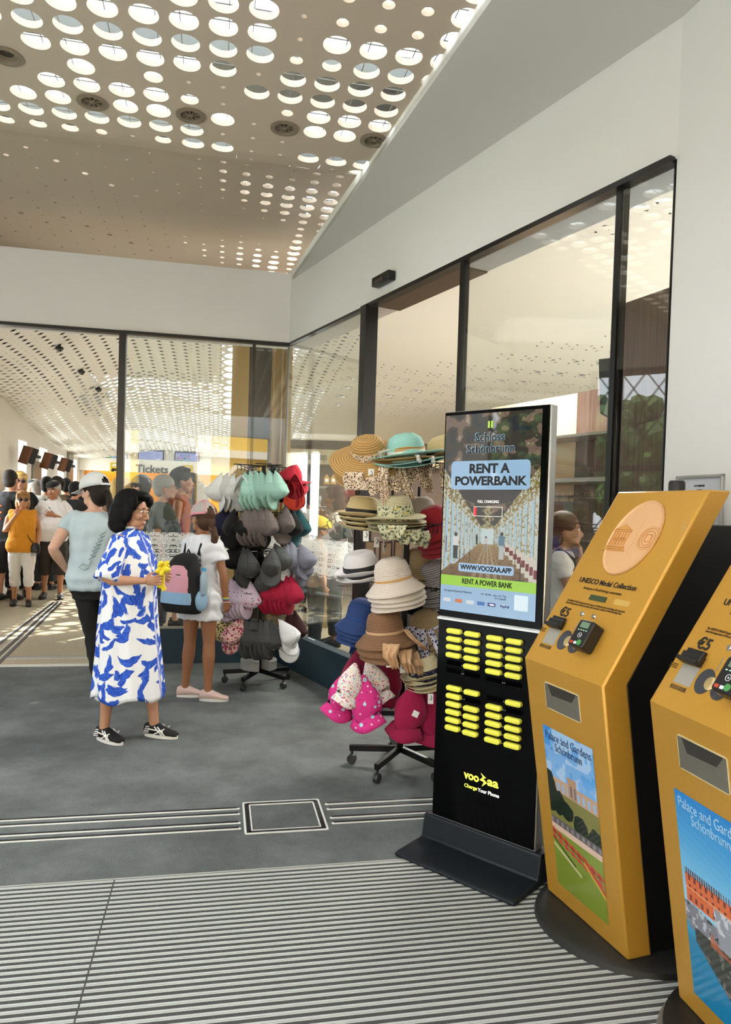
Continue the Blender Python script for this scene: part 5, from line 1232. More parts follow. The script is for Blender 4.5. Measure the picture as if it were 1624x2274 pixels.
bonnet(768, 1545, Y2-.28, bfly, 'magenta butterfly-print sun bonnet, left one of the pair', 16, .98, seed=1); bonnet(808, 1560, Y2-.34, bfly, 'magenta butterfly-print sun bonnet hanging in front and lowest', -10, 1.04, seed=2.4)
bonnet(782, 1526, Y2-.36, bflw, 'white flower-print bonnet in front of the magenta one', 14, .82, seed=.6); bonnet(826, 1520, Y2-.22, bflw, 'white flower-print bonnet on the right, drooping', -22, .9, seed=3)
bonnet(838, 1510, Y2-.02, magd, 'dark magenta bonnet behind the flower-print ones', 0, 1.2, seed=4); bonnet(862, 1505, Y2-.06, magd, 'dark magenta bonnet next to the rack post', 4, 1.2, seed=5); bonnet(792, 1500, Y2+.04, magd, 'dark magenta bonnet furthest left at the back', 6, 1.0, seed=6)
bonnet(916, 1580, Y2-.26, mag, 'crimson bonnet with a square white tag right of the post', 12, 1.12, tag_=True, seed=2); bonnet(952, 1590, Y2-.2, mag, 'crimson bonnet beside the kiosk, behind the tagged one', -6, 1.12, seed=7)
bonnet(975, 1580, Y2-.1, magd, 'dark crimson bonnet mostly behind the kiosk', 0, 1.25, seed=8)
# ================================================================ PEOPLE
SKIN = {'light': mat('skin_light', '#bd8c70', .5, var=.05, scale=30), 'pale': mat('skin_pale', '#d3a68c', .5, var=.05, scale=30), 'tan': mat('skin_tan', '#9c6a4a', .5, var=.05, scale=30), 'warm': mat('skin_warm', '#b5805f', .5, var=.05, scale=30), 'dark': mat('skin_ruddy', '#7a4f38', .5, var=.05, scale=30)}
for k_, m_ in SKIN.items(): m_.node_tree.nodes['Principled BSDF'].inputs['Subsurface Weight'].default_value = 0.0
def cloth(name, col, var=.06, rough=.85, bump=.25, scale=14): return mat('cloth_'+name, col, rough, var=var, scale=scale, bump=bump, sheen=.1)
HAIR = {k: mat('hair_'+k, c, .6, spec=.25, var=.35, scale=70, bump=.3) for k, c in dict(black='#0b0908', dark='#1f1712', brown='#4a3222', blond='#c9a866', sandy='#9a7448', grey='#9a9690', auburn='#4a2b1c').items()}
eye_w = mat('eye_white', '#e4e0da', .25); eye_d = mat('eye_iris', '#1c120c', .15); lipm = mat('lips', '#a5655a', .45); browm = mat('eyebrow', '#2a1c16', .7); sung = mat('sunglass', '#08080a', .08, coat=.6)
J0 = dict(pel=(0, 0, .93), neck=(.005, 0, 1.43), head=(.03, 0, 1.585), shR=(0, -.170, 1.385), shL=(0, .170, 1.385), elR=(-.02, -.215, 1.11), elL=(-.02, .215, 1.11), wrR=(.05, -.215, .87), wrL=(.05, .215, .87),
          hiR=(0, -.088, .90), hiL=(0, .088, .90), knR=(.012, -.095, .49), knL=(.012, .095, .49), anR=(-.012, -.098, .085), anL=(-.012, .098, .085))
TORSO = [(.80, .085, .135, 0), (.86, .112, .165, -.005), (.93, .118, .172, -.008), (1.03, .100, .148, 0), (1.12, .100, .143, .004), (1.22, .110, .158, .006), (1.31, .110, .170, .0), (1.37, .092, .168, -.004), (1.41, .07, .12, -.004), (1.45, .052, .058, 0)]
def lerp(a, b, t): return Vector(a).lerp(Vector(b), t)
def limb(b, pts, rads, n=5, seg=14):
    P = []; Rr = []
    for i in range(len(pts)-1):
        for k in range(n): t = k/n; P.append(lerp(pts[i], pts[i+1], t)); Rr.append(rads[i]*(1-t)+rads[i+1]*t)
    P.append(Vector(pts[-1])); Rr.append(rads[-1]); b.tube(P, Rr, seg)
    for i in (0, -1): b.ell(P[i], Rr[i]*.98, seg=12, rin=8)
def torso(b, inflate=0., z0=.80, z1=1.45, fat=0., lean=(0, 0), sx=1., extra=None):
    rings = []
    zs = [z0]+[t[0] for t in TORSO if z0 < t[0] < z1]+[z1]
    for z in zs:
        for i in range(len(TORSO)-1):
            if TORSO[i][0] <= z <= TORSO[i+1][0]: a, c = TORSO[i], TORSO[i+1]; break
        else: a = c = TORSO[0] if z < TORSO[0][0] else TORSO[-1]
        t = 0 if a is c else (z-a[0])/(c[0]-a[0]); rx, ry, cx = [a[k]*(1-t)+c[k]*t for k in (1, 2, 3)]
        bel = fat*math.exp(-((z-1.06)/.17)**2); rx += bel*.9+inflate; ry += bel*.55+inflate; cx += bel*.55
        if extra: e = extra(z); rx += e[0]; ry += e[1]
        q = (z-.93); ox, oy = lean[0]*q, lean[1]*q
        ring = []
        for k in range(24):
            an = 2*PI*k/24; c_, s_ = math.cos(an), math.sin(an); ring.append((cx+ox+rx*math.copysign(abs(c_)**.85, c_), oy+ry*sx*math.copysign(abs(s_)**.85, s_), z))
        rings.append(ring)
    b.loft(rings)
def hand(b, wr, d, side, pn, curl=.5, sc_=1., spread=.12, thumb=.5):
    """palm and five separate fingers; d along the forearm, pn out of the palm, side +1 for a left hand"""
    d = Vector(d).normalized(); pn = Vector(pn); pn = (pn-d*pn.dot(d)).normalized(); x = d.cross(pn)*side; w = Vector(wr)
    R = Matrix((x, pn, d)).transposed()
    b.ell(w+d*.045*sc_, (.038*sc_, .015*sc_, .050*sc_), R, 14, 10)
    b.tube([w-d*.02, w+d*.02*sc_], [.024*sc_, .026*sc_], 12)
    for k, (off, ln) in enumerate(((-.030, .068), (-.010, .076), (.010, .072), (.029, .058))):
        base = w+d*.078*sc_+x*off*sc_; dirv = (d+x*off/.03*spread).normalized(); pts = [base-d*.012]; a = 0; p = base
        for j, seg_ in enumerate((.45, .32, .23)):
            a += curl*(.55, .8, .6)[j]; v = dirv*math.cos(a)+pn*math.sin(a); pts.append(p); p = p+v*ln*seg_*sc_
        pts.append(p); b.tube(pts, [.0095*sc_, .0092*sc_, .0084*sc_, .0076*sc_, .0062*sc_][:len(pts)], 8); b.ell(p, .0064*sc_, seg=8, rin=6)
    tb = w+d*.02*sc_-x*.026*sc_; t1 = tb+(d*.6-x*.55+pn*.4*thumb).normalized()*.036*sc_; t2 = t1+(d*.85-x*.2+pn*.6*thumb).normalized()*.03*sc_
    b.tube([tb, t1, t2], [.013*sc_, .011*sc_, .008*sc_], 8); b.ell(t2, .008*sc_, seg=8, rin=6)
def head_parts(b, c, R, s=1., jaw=1., nose=1.):
    P = lambda x, y, z: Vector(c)+R @ Vector((x*s, y*s, z*s))
    E = lambda x, y, z, a, e, f: b.ell(P(x, y, z), (a*s, e*s, f*s), R, 20, 14)
    E(-.012, 0, .028, .094, .075, .088); E(.012, 0, -.01, .078, .068, .085); E(.030, 0, -.055, .058, .052*jaw, .058); E(.060, 0, -.092, .024, .026*jaw, .020)
    E(.040, .034*jaw, -.068, .035, .022, .032); E(.040, -.034*jaw, -.068, .035, .022, .032)
    for y in (-1, 1): E(.062, y*.036, -.022, .026, .024, .024); E(.070, y*.030, .026, .020, .026, .009); E(-.004, y*.073, -.012, .019, .008, .031); E(-.010, y*.077, .002, .012, .005, .016)
    b.tube([P(.078, 0, .018), P(.092, 0, -.006), P(.106*nose, 0, -.030)], [.008*s, .0085*s, .0115*s], 10); E(.104*nose, 0, -.031, .011, .012, .009)
    for y in (-1, 1): E(.094, y*.011, -.034, .010, .008, .007)
    E(.080, 0, -.058, .013, .023, .006); E(.078, 0, -.069, .013, .020, .007)
def person(label, loc, heading, h=1.7, J=None, skin='light', voxel=.011, fat=0., head_yaw=0., head_pitch=0., hair=None, hairc='brown', face=1, hands=None, cl=(), lean=(0, 0), female=False, cap=None, glasses=None, shoes=None, jaw=1., headscale=1., skin_extra=None, lips=False):
    s = h/1.70; J = {**J0, **(J or {})}; J = {k: Vector(v) for k, v in J.items()}
    t = thing('person', label, 'person', loc, heading); t.scale = (s,)*3
    hs = headscale; hc = J['head']; HR = rotm(0, 0, head_yaw) @ rotm(0, head_pitch, 0)
    b = MB(); torso(b, 0, fat=fat*.8, lean=lean)
    b.tube([J['neck']-Vector((0, 0, .03)), J['neck']+Vector((.004, 0, .03)), lerp(J['neck'], hc, .7)], [.062, .052, .050], 14)
    head_parts(b, hc, HR, hs, jaw)
    f = .92 if female else 1.0
    hands = hands or {}
    for sd, sg in (('R', -1), ('L', 1)):
        sh, el, wr = J['sh'+sd], J['el'+sd], J['wr'+sd]; shc = sh+Vector((0, -sg*.03, -.005))
        b.ell(shc, (.048, .048, .048), seg=14, rin=10)
        limb(b, [shc, lerp(sh, el, .3), el, lerp(el, wr, .3), wr], [.052*f, .050*f+fat*.1, .037*f+fat*.05, .040*f+fat*.05, .024*f])
        hd = dict(d=(wr-el), pn=(0, -sg, 0), curl=.45); hd.update(hands.get(sd, {})); hand(b, wr, hd['d'], sg, hd['pn'], hd['curl'], hd.get('sc', .98*f), hd.get('spread', .12), hd.get('thumb', .5))
        hi, kn, an = J['hi'+sd], J['kn'+sd], J['an'+sd]
        limb(b, [hi, lerp(hi, kn, .35), kn, lerp(kn, an, .3), lerp(kn, an, .75), an], [.088, .080, .052, .056, .036, .034])
        ft = J.get('ft'+sd); fd = Vector(ft) if ft is not None else Vector((1, sg*.12, 0)); fd.z = 0; fd.normalize()
        b.tube([an-fd*.03-Vector((0, 0, .03)), an-Vector((0, 0, .045)), an+fd*.09-Vector((0, 0, .060)), an+fd*.15-Vector((0, 0, .066))], [.026, .030, .022, .012], 12, flat=1.1)
    me = remesh(b.mesh('body'), voxel/s, 3 if voxel < .008 else 1, .45); me.shade_smooth(); link('body', me, SKIN[skin], t)
    P = lambda x, y, z: hc+HR @ Vector((x*hs, y*hs, z*hs))
    if face:
        for y in (-1, 1):
            b = MB(); b.ell(P(.077, y*.030, .006), (.0125*hs, .0145*hs, .0085*hs), HR, 14, 10); e = b.build('eye', eye_w, t)
            b = MB(); b.ell(P(.0855, y*.031, .005), (.005*hs, .0062*hs, .0062*hs), HR, 12, 8); b.build('iris', eye_d, e)
            b = MB(); b.tube([P(.090, y*.014, .026), P(.091, y*.030, .032), P(.078, y*.050, .027)], [.0025*hs, .0035*hs, .002*hs], 6); b.build('eyebrow', browm, t)
        b = MB(); b.tube([P(.083, -.021, -.064), P(.0905, -.008, -.0620), P(.0915, 0, -.063), P(.0905, .008, -.0620), P(.083, .021, -.064)], [.002*hs, .0038*hs, .0038*hs, .0038*hs, .002*hs], 8); b.build('lips', lipm, t)
    if hair:
        b = MB(); E = lambda x, y, z, a, e, f_: b.ell(P(x, y, z), (a*hs, e*hs, f_*hs), HR, 20, 14)
        if hair in ('short', 'buzz', 'curly', 'bald'):
            k = .004 if hair == 'buzz' else .010; 
            if hair == 'bald': E(-.045, 0, -.01, .07, .080, .06)
            else:
                E(-.022, 0, .036, .098+k, .076+k, .088+k); E(-.045, 0, -.02, .068, .074, .07)
            if hair == 'curly':
                rs = random.Random(4)
                for q in range(26): a = rs.uniform(0, 2*PI); r = rs.uniform(0, .07); E(-.005+r*math.cos(a)*1.1, r*math.sin(a), .125-.3*r, .022, .022, .022)
        elif hair in ('bob', 'long', 'pony'):
            E(-.022, 0, .038, .104, .088, .094); E(-.058, 0, -.02, .068, .084, .10)
            if hair != 'pony':
                dz = -.075 if hair == 'bob' else -.16
                E(-.045, .058, -.045, .062, .036, .09); E(-.045, -.058, -.045, .062, .036, .09); E(-.06, 0, dz, .062, .085, .075)
                E(.040, 0, .088, .058, .066, .032); E(.035, .066, .045, .030, .018, .055); E(.040, -.066, .045, .030, .018, .055)
                if hair == 'long': E(-.075, 0, -.26, .045, .08, .12)
            else:
                b.tube([P(-.105, 0, .0), P(-.135, .0, -.03), P(-.15, 0, -.11), P(-.14, 0, -.22)], [.016, .026, .032, .012], 10)
        me = remesh(b.mesh('hair'), max(.005, voxel*.8)/s, 2, .4); me.shade_smooth(); link('hair', me, HAIR[hairc], t)
    if glasses:
        b = MB()
        for y in (-1, 1):
            if glasses == 'sun': b.ell(P(.098, y*.033, .0), (.006, .030, .023), HR, 16, 10)
            else: b.tube([P(.104-.004*abs(math.cos(a)), y*.034+.0235*math.cos(a), .002+.021*math.sin(a)) for a in [2*PI*k/24 for k in range(25)]], .0014, 6)
            b.tube([P(.098, y*.058, .008), P(.05, y*.080, .010), P(-.01, y*.082, .004)], .0016, 6)
        b.tube([P(.102, -.011, .006), P(.106, 0, .010), P(.102, .011, .006)], .0015, 6); b.build('glasses', sung if glasses == 'sun' else mat('wire_gold', '#8f7448', .25, metal=.9), t)
    if cap:
        col, kind = cap; m = CM[col] if col in CM else cloth(col, col); Rc = HR @ rotm(0, .10, 0)
        if kind == 'cap':
            for nm, me_ in (('cap_crown', CAPM[0]), ('cap_visor', CAPM[1]), ('cap_strap', CAPM[3])):
                me2 = me_.copy(); me2.materials.append(m); o = bpy.data.objects.new(nm, me2); COL.objects.link(o); o.parent = t; o.location = P(-.014, 0, .030); o.rotation_euler = Rc.to_euler(); o.scale = (1.16*hs, 1.12*hs, .92*hs)
                sdm = o.modifiers.new('s', 'SOLIDIFY'); sdm.thickness = .003; sdm.offset = 1
        elif kind == 'flat':
            b = MB(); b.ell(P(.01, 0, .085), (.115, .092, .045), Rc, 24, 12); b.ell(P(.10, 0, .058), (.045, .062, .010), Rc, 20, 8); b.build('flat_cap', m, t)
        elif kind == 'hat':
            b = MB(); b.lathe([(.001, .10), (.06, .095), (.085, .06), (.092, .0), (.12, -.004), (.15, .006)], 32); o = b.build('sun_hat', m, t, P(-.012, 0, .055), Rc.to_euler()); sdm = o.modifiers.new('s', 'SOLIDIFY'); sdm.thickness = .003
    vc = max(.008, voxel)
    for c in cl:
        kind = c[0]; m = c[1]; o_ = c[2] if len(c) > 2 else {}
        b = MB(); inf = o_.get('inf', .014)
        if kind == 'shirt':
            torso(b, inf, z0=o_.get('hem', .86), z1=o_.get('top', 1.435), fat=fat, lean=lean, extra=o_.get('extra'))
            ln = o_.get('sleeve', .62)
            for sd, sg in (('R', -1), ('L', 1)):
                sh, el, wr = J['sh'+sd], J['el'+sd], J['wr'+sd]; shc = sh+Vector((0, -sg*.03, -.003)); b.ell(shc, .062, seg=14, rin=10)
                if ln > 0:
                    pts = [shc, lerp(sh, el, .35*min(1, ln)), lerp(sh, el, min(1, ln))]; rr = [.064, .066, .060+o_.get('wide', 0)]
                    if ln > 1: pts = [shc, lerp(sh, el, .4), el, lerp(el, wr, ln-1)]; rr = [.062, .060, .050, .040]
                    b.tube(pts, rr, 16)
            if o_.get('collar'): b.tube([(.0+.060*math.cos(a), .066*math.sin(a), 1.445+.006*math.cos(a)) for a in [2*PI*k/24 for k in range(25)]], .013, 8)
            nm = o_.get('name', 'shirt')
        elif kind == 'pants':
            torso(b, inf, z0=.77, z1=o_.get('top', 1.04), fat=fat, lean=lean)
            ln = o_.get('len', 1.9)
            for sd in 'RL':
                hi, kn, an = J['hi'+sd], J['kn'+sd], J['an'+sd]; g = o_.get('w', .012)
                pts = [hi+Vector((0, 0, .02)), lerp(hi, kn, .4)]; rr = [.096, .086+g]
                if ln <= 1: pts.append(lerp(hi, kn, ln)); rr.append(.074+g*1.6)
                else: pts += [kn, lerp(kn, an, .35), lerp(kn, an, ln-1)]; rr += [.058+g, .058+g, .046+g]
                b.tube(pts, rr, 16)
            nm = o_.get('name', 'trousers')
        me = remesh(b.mesh(nm), vc/s, 2, .5)
        n_ = len(me.vertices); co = np.empty(n_*3); me.vertices.foreach_get('co', co); co = co.reshape(-1, 3); no = np.empty(n_*3); me.vertices.foreach_get('normal', no); no = no.reshape(-1, 3)
        am = o_.get('fold', .004); d_ = am*np.sin(co[:, 2]*38+co[:, 1]*46+3*np.sin(co[:, 0]*21))*np.sin(co[:, 1]*31-co[:, 2]*23+1.3); co = co+no*d_[:, None]; me.vertices.foreach_set('co', co.ravel()); me.shade_smooth()
        link(nm, me, m, t)
    if shoes:
        up_m, so_m = shoes[0], shoes[1]
        for sd, sg in (('R', -1), ('L', 1)):
            an = J['an'+sd]; ft = J.get('ft'+sd); fd = Vector(ft) if ft is not None else Vector((1, sg*.12, 0)); fd.z = 0; fd.normalize(); fy = Vector((-fd.y, fd.x, 0)); R_ = Matrix((fd, fy, Vector((0, 0, 1)))).transposed()
            lift = J.get('lf'+sd, Vector((0, 0, 0))); g0 = Vector((an.x, an.y, an.z-.085))
            def ringat(x, w_, z0, z1, n=16): return [g0+R_ @ Vector((x, w_*math.cos(a), (z0+z1)/2+(z1-z0)/2*math.sin(a))) for a in [2*PI*k/n for k in range(n)]]
            prof = [(-.072, .018, .02, .06), (-.066, .030, .012, .088), (-.035, .038, .012, .100), (.0, .039, .012, .102), (.035, .040, .012, .094), (.08, .043, .012, .074), (.125, .045, .012, .054), (.160, .038, .012, .046), (.180, .022, .014, .036)]
            b = MB(); b.loft([ringat(*q) for q in prof]); o = b.build('shoe', up_m, t)
            b = MB(); P_ = []
            for k in range(28):
                a = 2*PI*k/28; x = .055+.128*math.cos(a); w_ = (.042+.006*math.cos(a))*math.sin(a); P_.append((x, w_))
            vs = [g0+R_ @ Vector((x, y, z)) for z in (.0, o and .022) for x, y in P_]; n = 28; b.add(vs, [tuple(range(n)), tuple(range(n, 2*n))]+[(i, (i+1) % n, n+(i+1) % n, n+i) for i in range(n)]); b.build('sole', so_m, o)
            if len(shoes) > 2: shoes[2](o, g0, R_, sg)
    return t, J, hc, HR, s
def wpos(t, s, v): return Vector(t.location)+rotm(0, 0, t.rotation_euler.z) @ (Vector(v)*s)
RAD = math.radians
white_sole = mat('sole_white', '#e4e2de', .5); blk_shoe = mat('shoe_black', '#0d0d0f', .5); blk_cloth = cloth('black', '#0c0c0e', bump=.1)
if not globals().get('NO_PEOPLE'):
    # ---------------------------------------------- woman in the blue floral dress
    stripe_w = mat('stripe_white', '#efefec', .5)
    def onitsuka(o, g0, R_, sg):
        b = MB()
        for side in (-1, 1):
            q = lambda x, z: g0+R_ @ Vector((x, side*(.041+.004*math.exp(-((x-.09)/.05)**2)-.25*max(0, z-.05)), z))
            for (x0, z0, x1, z1) in ((.02, .078, .085, .024), (.045, .078, .105, .024), (.10, .070, .020, .026), (-.02, .060, .09, .052)): b.tube([q(x0, z0), q((x0+x1)/2, (z0+z1)/2), q(x1, z1)], .0045, 6)
            for k in range(4): b.tube([q(-.058+.004*k, .034+k*.013), q(-.035, .037+k*.013), q(-.018, .040+k*.012)], .0036, 6)
        b.build('stripes', stripe_w, o)
    JL = dict(head=(.015, 0, 1.575), neck=(.0, 0, 1.43), shR=(.0, -.155, 1.375), shL=(.0, .155, 1.375), elR=(-.03, -.23, 1.115), wrR=(.20, -.165, 1.115), elL=(.02, .21, 1.12), wrL=(.235, .06, 1.13),
              hiR=(-.02, -.085, .90), hiL=(.02, .085, .90), knR=(-.08, -.09, .49), knL=(.10, .10, .49), anR=(-.11, -.095, .085), anL=(.165, .085, .085), ftR=(1, -.35, 0), ftL=(1, -.02, 0))
    lp_ = onz(300, 1640, 0)
    t, J, hc, HR, s = person('woman in a white and blue floral dress holding a yellow cloth, walking right', (-1.50, 4.60, 0), RAD(-12), 1.575, JL, 'light', .0042, head_yaw=RAD(-2), head_pitch=.14, hair=None, female=True, glasses='wire', headscale=1.12,
        hands=dict(R=dict(d=(.8, .25, .05), pn=(.15, .9, .1), curl=.75, thumb=.9), L=dict(d=(.7, -.5, -.05), pn=(-.2, -.9, .2), curl=.8, thumb=.9)), shoes=(mat('shoe_canvas', '#0d0d10', .8), white_sole, onitsuka))
    LADY = t
    # black bob
    b = MB(); P = lambda x, y, z: hc+HR @ Vector((x*1.06, y*1.06, z*1.06)); E = lambda x, y, z, a, e, f_: b.ell(P(x, y, z), (a, e, f_), HR, 24, 16)
    E(-.030, 0, .045, .115, .105, .105); E(-.075, 0, -.03, .085, .105, .12); E(-.055, .075, -.06, .075, .042, .10); E(-.050, -.078, -.055, .072, .044, .105); E(-.07, 0, -.10, .085, .105, .07); E(-.035, -.088, -.105, .055, .03, .05)
    E(.045, 0, .105, .058, .075, .035); E(.040, -.075, .055, .035, .022, .06); E(.045, .075, .05, .035, .024, .075); E(.075, .045, .075, .03, .04, .045); E(.02, -.09, -.01, .035, .022, .07)
    me = remesh(b.mesh('hair'), .0045, 2, .4); me.shade_smooth(); link('hair', me, mat('hair_bob', '#050404', .6, bump=.3, scale=60, spec=.15), t)
    # dress
    fd = bpy.data.materials.new('blue_floral_cloth'); fd.use_nodes = True; nt, b_, L = nodes(fd); b_.inputs['Roughness'].default_value = .75
    def MM(op, *a):
        n = N(nt, 'Math', operation=op)
        for i, q in enumerate(a):
            if isinstance(q, (int, float)): n.inputs[i].default_value = q
            else: L.new(q, n.inputs[i])
        return n.outputs[0]
    uv = N(nt, 'UVMap'); dn = N(nt, 'TexNoise', i_Scale=9., i_Detail=2.); L.new(uv.outputs[0], dn.inputs['Vector']); vm_ = N(nt, 'VectorMath', operation='SUBTRACT'); L.new(dn.outputs['Color'], vm_.inputs[0]); vm_.inputs[1].default_value = (.5, .5, .5)
    vs_ = N(nt, 'VectorMath', operation='SCALE'); L.new(vm_.outputs[0], vs_.inputs[0]); vs_.inputs['Scale'].default_value = .07
    va = N(nt, 'VectorMath', operation='ADD'); L.new(uv.outputs[0], va.inputs[0]); L.new(vs_.outputs[0], va.inputs[1])
    tot = None; tex = None
    for i, (sc_, A_, B_, lim) in enumerate(((7.5, .028, .082, .85), (9.5, .018, .060, .72), (8.6, .022, .070, .7))):
        ad = N(nt, 'VectorMath', operation='ADD'); L.new(va.outputs[0], ad.inputs[0]); ad.inputs[1].default_value = (i*.37+.1, i*.61, 0)
        vo = N(nt, 'TexVoronoi', i_Scale=sc_, voronoi_dimensions='2D'); L.new(ad.outputs[0], vo.inputs['Vector'])
        df_ = N(nt, 'VectorMath', operation='SUBTRACT'); L.new(ad.outputs[0], df_.inputs[0]); L.new(vo.outputs['Position'], df_.inputs[1])
        sc2 = N(nt, 'SeparateColor'); L.new(vo.outputs['Color'], sc2.inputs[0])
        ro = N(nt, 'VectorRotate', rotation_type='Z_AXIS'); L.new(df_.outputs[0], ro.inputs['Vector']); L.new(MM('MULTIPLY', sc2.outputs[0], 3.14 if i != 0 else 2.2), ro.inputs['Angle'])
        sp_ = N(nt, 'SeparateXYZ'); L.new(ro.outputs[0], sp_.inputs[0])
        bend = MM('ADD', sp_.outputs[0], MM('MULTIPLY', MM('MULTIPLY', sp_.outputs[1], sp_.outputs[1]), 5.))
        ex = MM('POWER', MM('ABSOLUTE', MM('DIVIDE', bend, A_)), 1.7); ey = MM('POWER', MM('ABSOLUTE', MM('DIVIDE', sp_.outputs[1], B_)), 2.2)
        st = N(nt, 'TexNoise', i_Scale=1., i_Detail=2.); cb = N(nt, 'CombineXYZ'); L.new(MM('MULTIPLY', bend, 190.), cb.inputs[0]); L.new(MM('MULTIPLY', sp_.outputs[1], 22.), cb.inputs[1]); L.new(sc2.outputs[1], cb.inputs[2]); L.new(cb.outputs[0], st.inputs['Vector'])
        rr_ = MM('ADD', MM('ADD', ex, ey), MM('MULTIPLY', MM('SUBTRACT', st.outputs['Fac'], .5), 1.5))
        pet = MM('MULTIPLY', MM('LESS_THAN', rr_, .95), MM('LESS_THAN', sc2.outputs[2], lim))
        tot = pet if tot is None else MM('MAXIMUM', tot, pet); tex = st.outputs['Fac'] if tex is None else MM('ADD', MM('MULTIPLY', tex, .5), MM('MULTIPLY', st.outputs['Fac'], .5))
    blue = ramp(nt, tex, [(.32, srgb('#0b1f86')), (.5, srgb('#1c4fc4')), (.62, srgb('#3d74dc'))]); mx = N(nt, 'Mix', data_type='RGBA'); mx.inputs[6].default_value = srgb('#eef0f4'); L.new(blue, mx.inputs[7]); L.new(tot, mx.inputs[0]); L.new(mx.outputs[2], b_.inputs['Base Color'])
    b = MB(); seg = 72; rings = []; uvs = []
    prof = [(.30, .205, .235, .02, 1.), (.42, .195, .225, .015, 1.), (.60, .180, .215, .01, .9), (.80, .172, .208, .0, .7), (.95, .168, .200, .0, .5), (1.08, .162, .192, .0, .4), (1.20, .150, .190, .0, .3), (1.30, .135, .190, -.005, .2), (1.36, .112, .184, -.006, .1), (1.395, .098, .165, -.004, 0), (1.425, .078, .118, .0, 0), (1.44, .067, .085, .0, 0), (1.455, .060, .066, .006, 0)]
    for zi in range(44):
        q = zi/43; z = .30+(1.455-.30)*q
        for i in range(len(prof)-1):
            if prof[i][0] <= z <= prof[i+1][0]+1e-6: a, c = prof[i], prof[i+1]; break
        tt = (z-a[0])/(c[0]-a[0]); rx, ry, cx, fl = [a[k]*(1-tt)+c[k]*tt for k in (1, 2, 3, 4)]; ring = []
        for k in range(seg):
            an = 2*PI*k/seg; f = 1+fl*(.055*math.sin(7*an+1.2+z*1.1)+.03*math.sin(12*an+2.0*z)+.02*math.sin(4*an-3*z)); sh_ = .035*fl*math.cos(an)
            ring.append((cx+rx*f*math.cos(an)+sh_, ry*f*math.sin(an), z+(.02*math.sin(5*an)*(1-q)**6))); uvs.append((an*.2, z))
        rings.append(ring)
    b.loft(rings, True, False, 0, uvs)
    # split at the side hem: a narrow slit left open; inner facing
    for sd, sg in (('R', -1), ('L', 1)):
        sh, el = J['sh'+sd], J['el'+sd]; ax = [lerp(sh, el, q)+Vector((0, -sg*.035*(1-q), 0)) for q in np.linspace(-.05, 1.02, 10)]; rr_ = [.066, .070, .073, .075, .077, .079, .081, .083, .085, .086]
        x = None; rings = []; uvs = []
        for i, p in enumerate(ax):
            d = (ax[min(i+1, 9)]-ax[max(i-1, 0)]).normalized()
            if x is None: x, y, _ = frame_from(d)
            else: x = (x-d*x.dot(d)).normalized(); y = d.cross(x)
            rings.append([p+(x*math.cos(a)+y*math.sin(a))*rr_[i]*(1+.05*math.sin(5*a+i*.3)*i/9) for a in [2*PI*j/40 for j in range(40)]]); uvs += [(j/40*.6+.4+sg, i*.035+2) for j in range(40)]
        b.loft(rings, True, False, 0, uvs)
    dr = b.build('dress', fd, t, ang=70); sdm = dr.modifiers.new('s', 'SOLIDIFY'); sdm.thickness = .004; sdm.offset = -1
    b = MB(); b.tube([(.008+.062*math.cos(a), .066*math.sin(a), 1.46+.004*math.cos(a)) for a in [2*PI*k/28 for k in range(29)]], .008, 8); b.build('collar', mat('collar_white', '#eceef2', .8), t)
    # yellow cloth in her hands
    ycl = mat('cloth_yellow', '#ecd432', .8, var=.15, scale=50, bump=.4); hp = wpos(t, s, (.285, -.085, 1.135)); rs = random.Random(5)
    b = MB()
    for k in range(16):
        a = rs.uniform(0, 2*PI); r = rs.uniform(.005, .03); p = Vector((r*math.cos(a), r*math.sin(a), rs.uniform(.005, .075))); q = p+Vector((rs.uniform(-.03, .03), rs.uniform(-.02, .02), rs.uniform(-.01, .03))); b.tube([p, (p+q)/2+Vector((0, 0, .008)), q], [.013, .016, .010], 8)
    b.tube([(0, 0, .03), (.005, 0, -.03), (-.01, .0, -.075)], [.022, .016, .024], 10, flat=.6); b.tube([(.0, 0, -.05), (.02, 0, -.09)], [.016, .018], 8, flat=.5)
    me = remesh(b.mesh('crumpled_cloth'), .004, 1, .3); me.shade_smooth(); tag(link('crumpled_cloth', me, ycl, None, hp+Vector((0, 0, .01))), 'crumpled yellow cloth held in both hands by the woman in the floral dress', 'cloth')

    # ---------------------------------------------- woman in a white cap, hands on hips
    JC = dict(head=(.02, .01, 1.588), shR=(0, -.165, 1.385), shL=(0, .165, 1.385), elL=(-.11, .270, 1.15), wrL=(.05, .215, .985), elR=(-.11, -.290, 1.165), wrR=(.05, -.225, .99), ftR=(1, .1, 0), ftL=(1, .3, 0), hiR=(0, -.12, .90), hiL=(0, .06, .90), knR=(.01, -.20, .49), knL=(.01, .0, .49), anR=(-.01, -.27, .085), anL=(-.01, -.07, .085))
    tee_b = cloth('pale_blue', '#b9c9ce', bump=.3); 
    cpos = atY(208, 1250, 5.5)
    t, J, hc, HR, s = person('woman in a white cap and pale blue T-shirt seen from behind, hands on hips', (cpos[0], cpos[1], 0), RAD(97), 1.70, JC, 'pale', .0055, fat=.035, head_yaw=RAD(58), head_pitch=.12, hair='pony', hairc='dark', female=True, cap=('white', 'cap'),
        cl=(('shirt', tee_b, dict(hem=.835, sleeve=.42, inf=.018)), ('pants', blk_cloth, dict(len=1.92, w=.002, name='leggings'))), shoes=(mat('shoe_pale', '#c9ced4', .7), white_sole),
        hands=dict(L=dict(d=(.1, -.5, -.6), pn=(0, -.8, .3), curl=.9), R=dict(d=(.1, .5, -.6), pn=(0, .8, .3), curl=.9)))
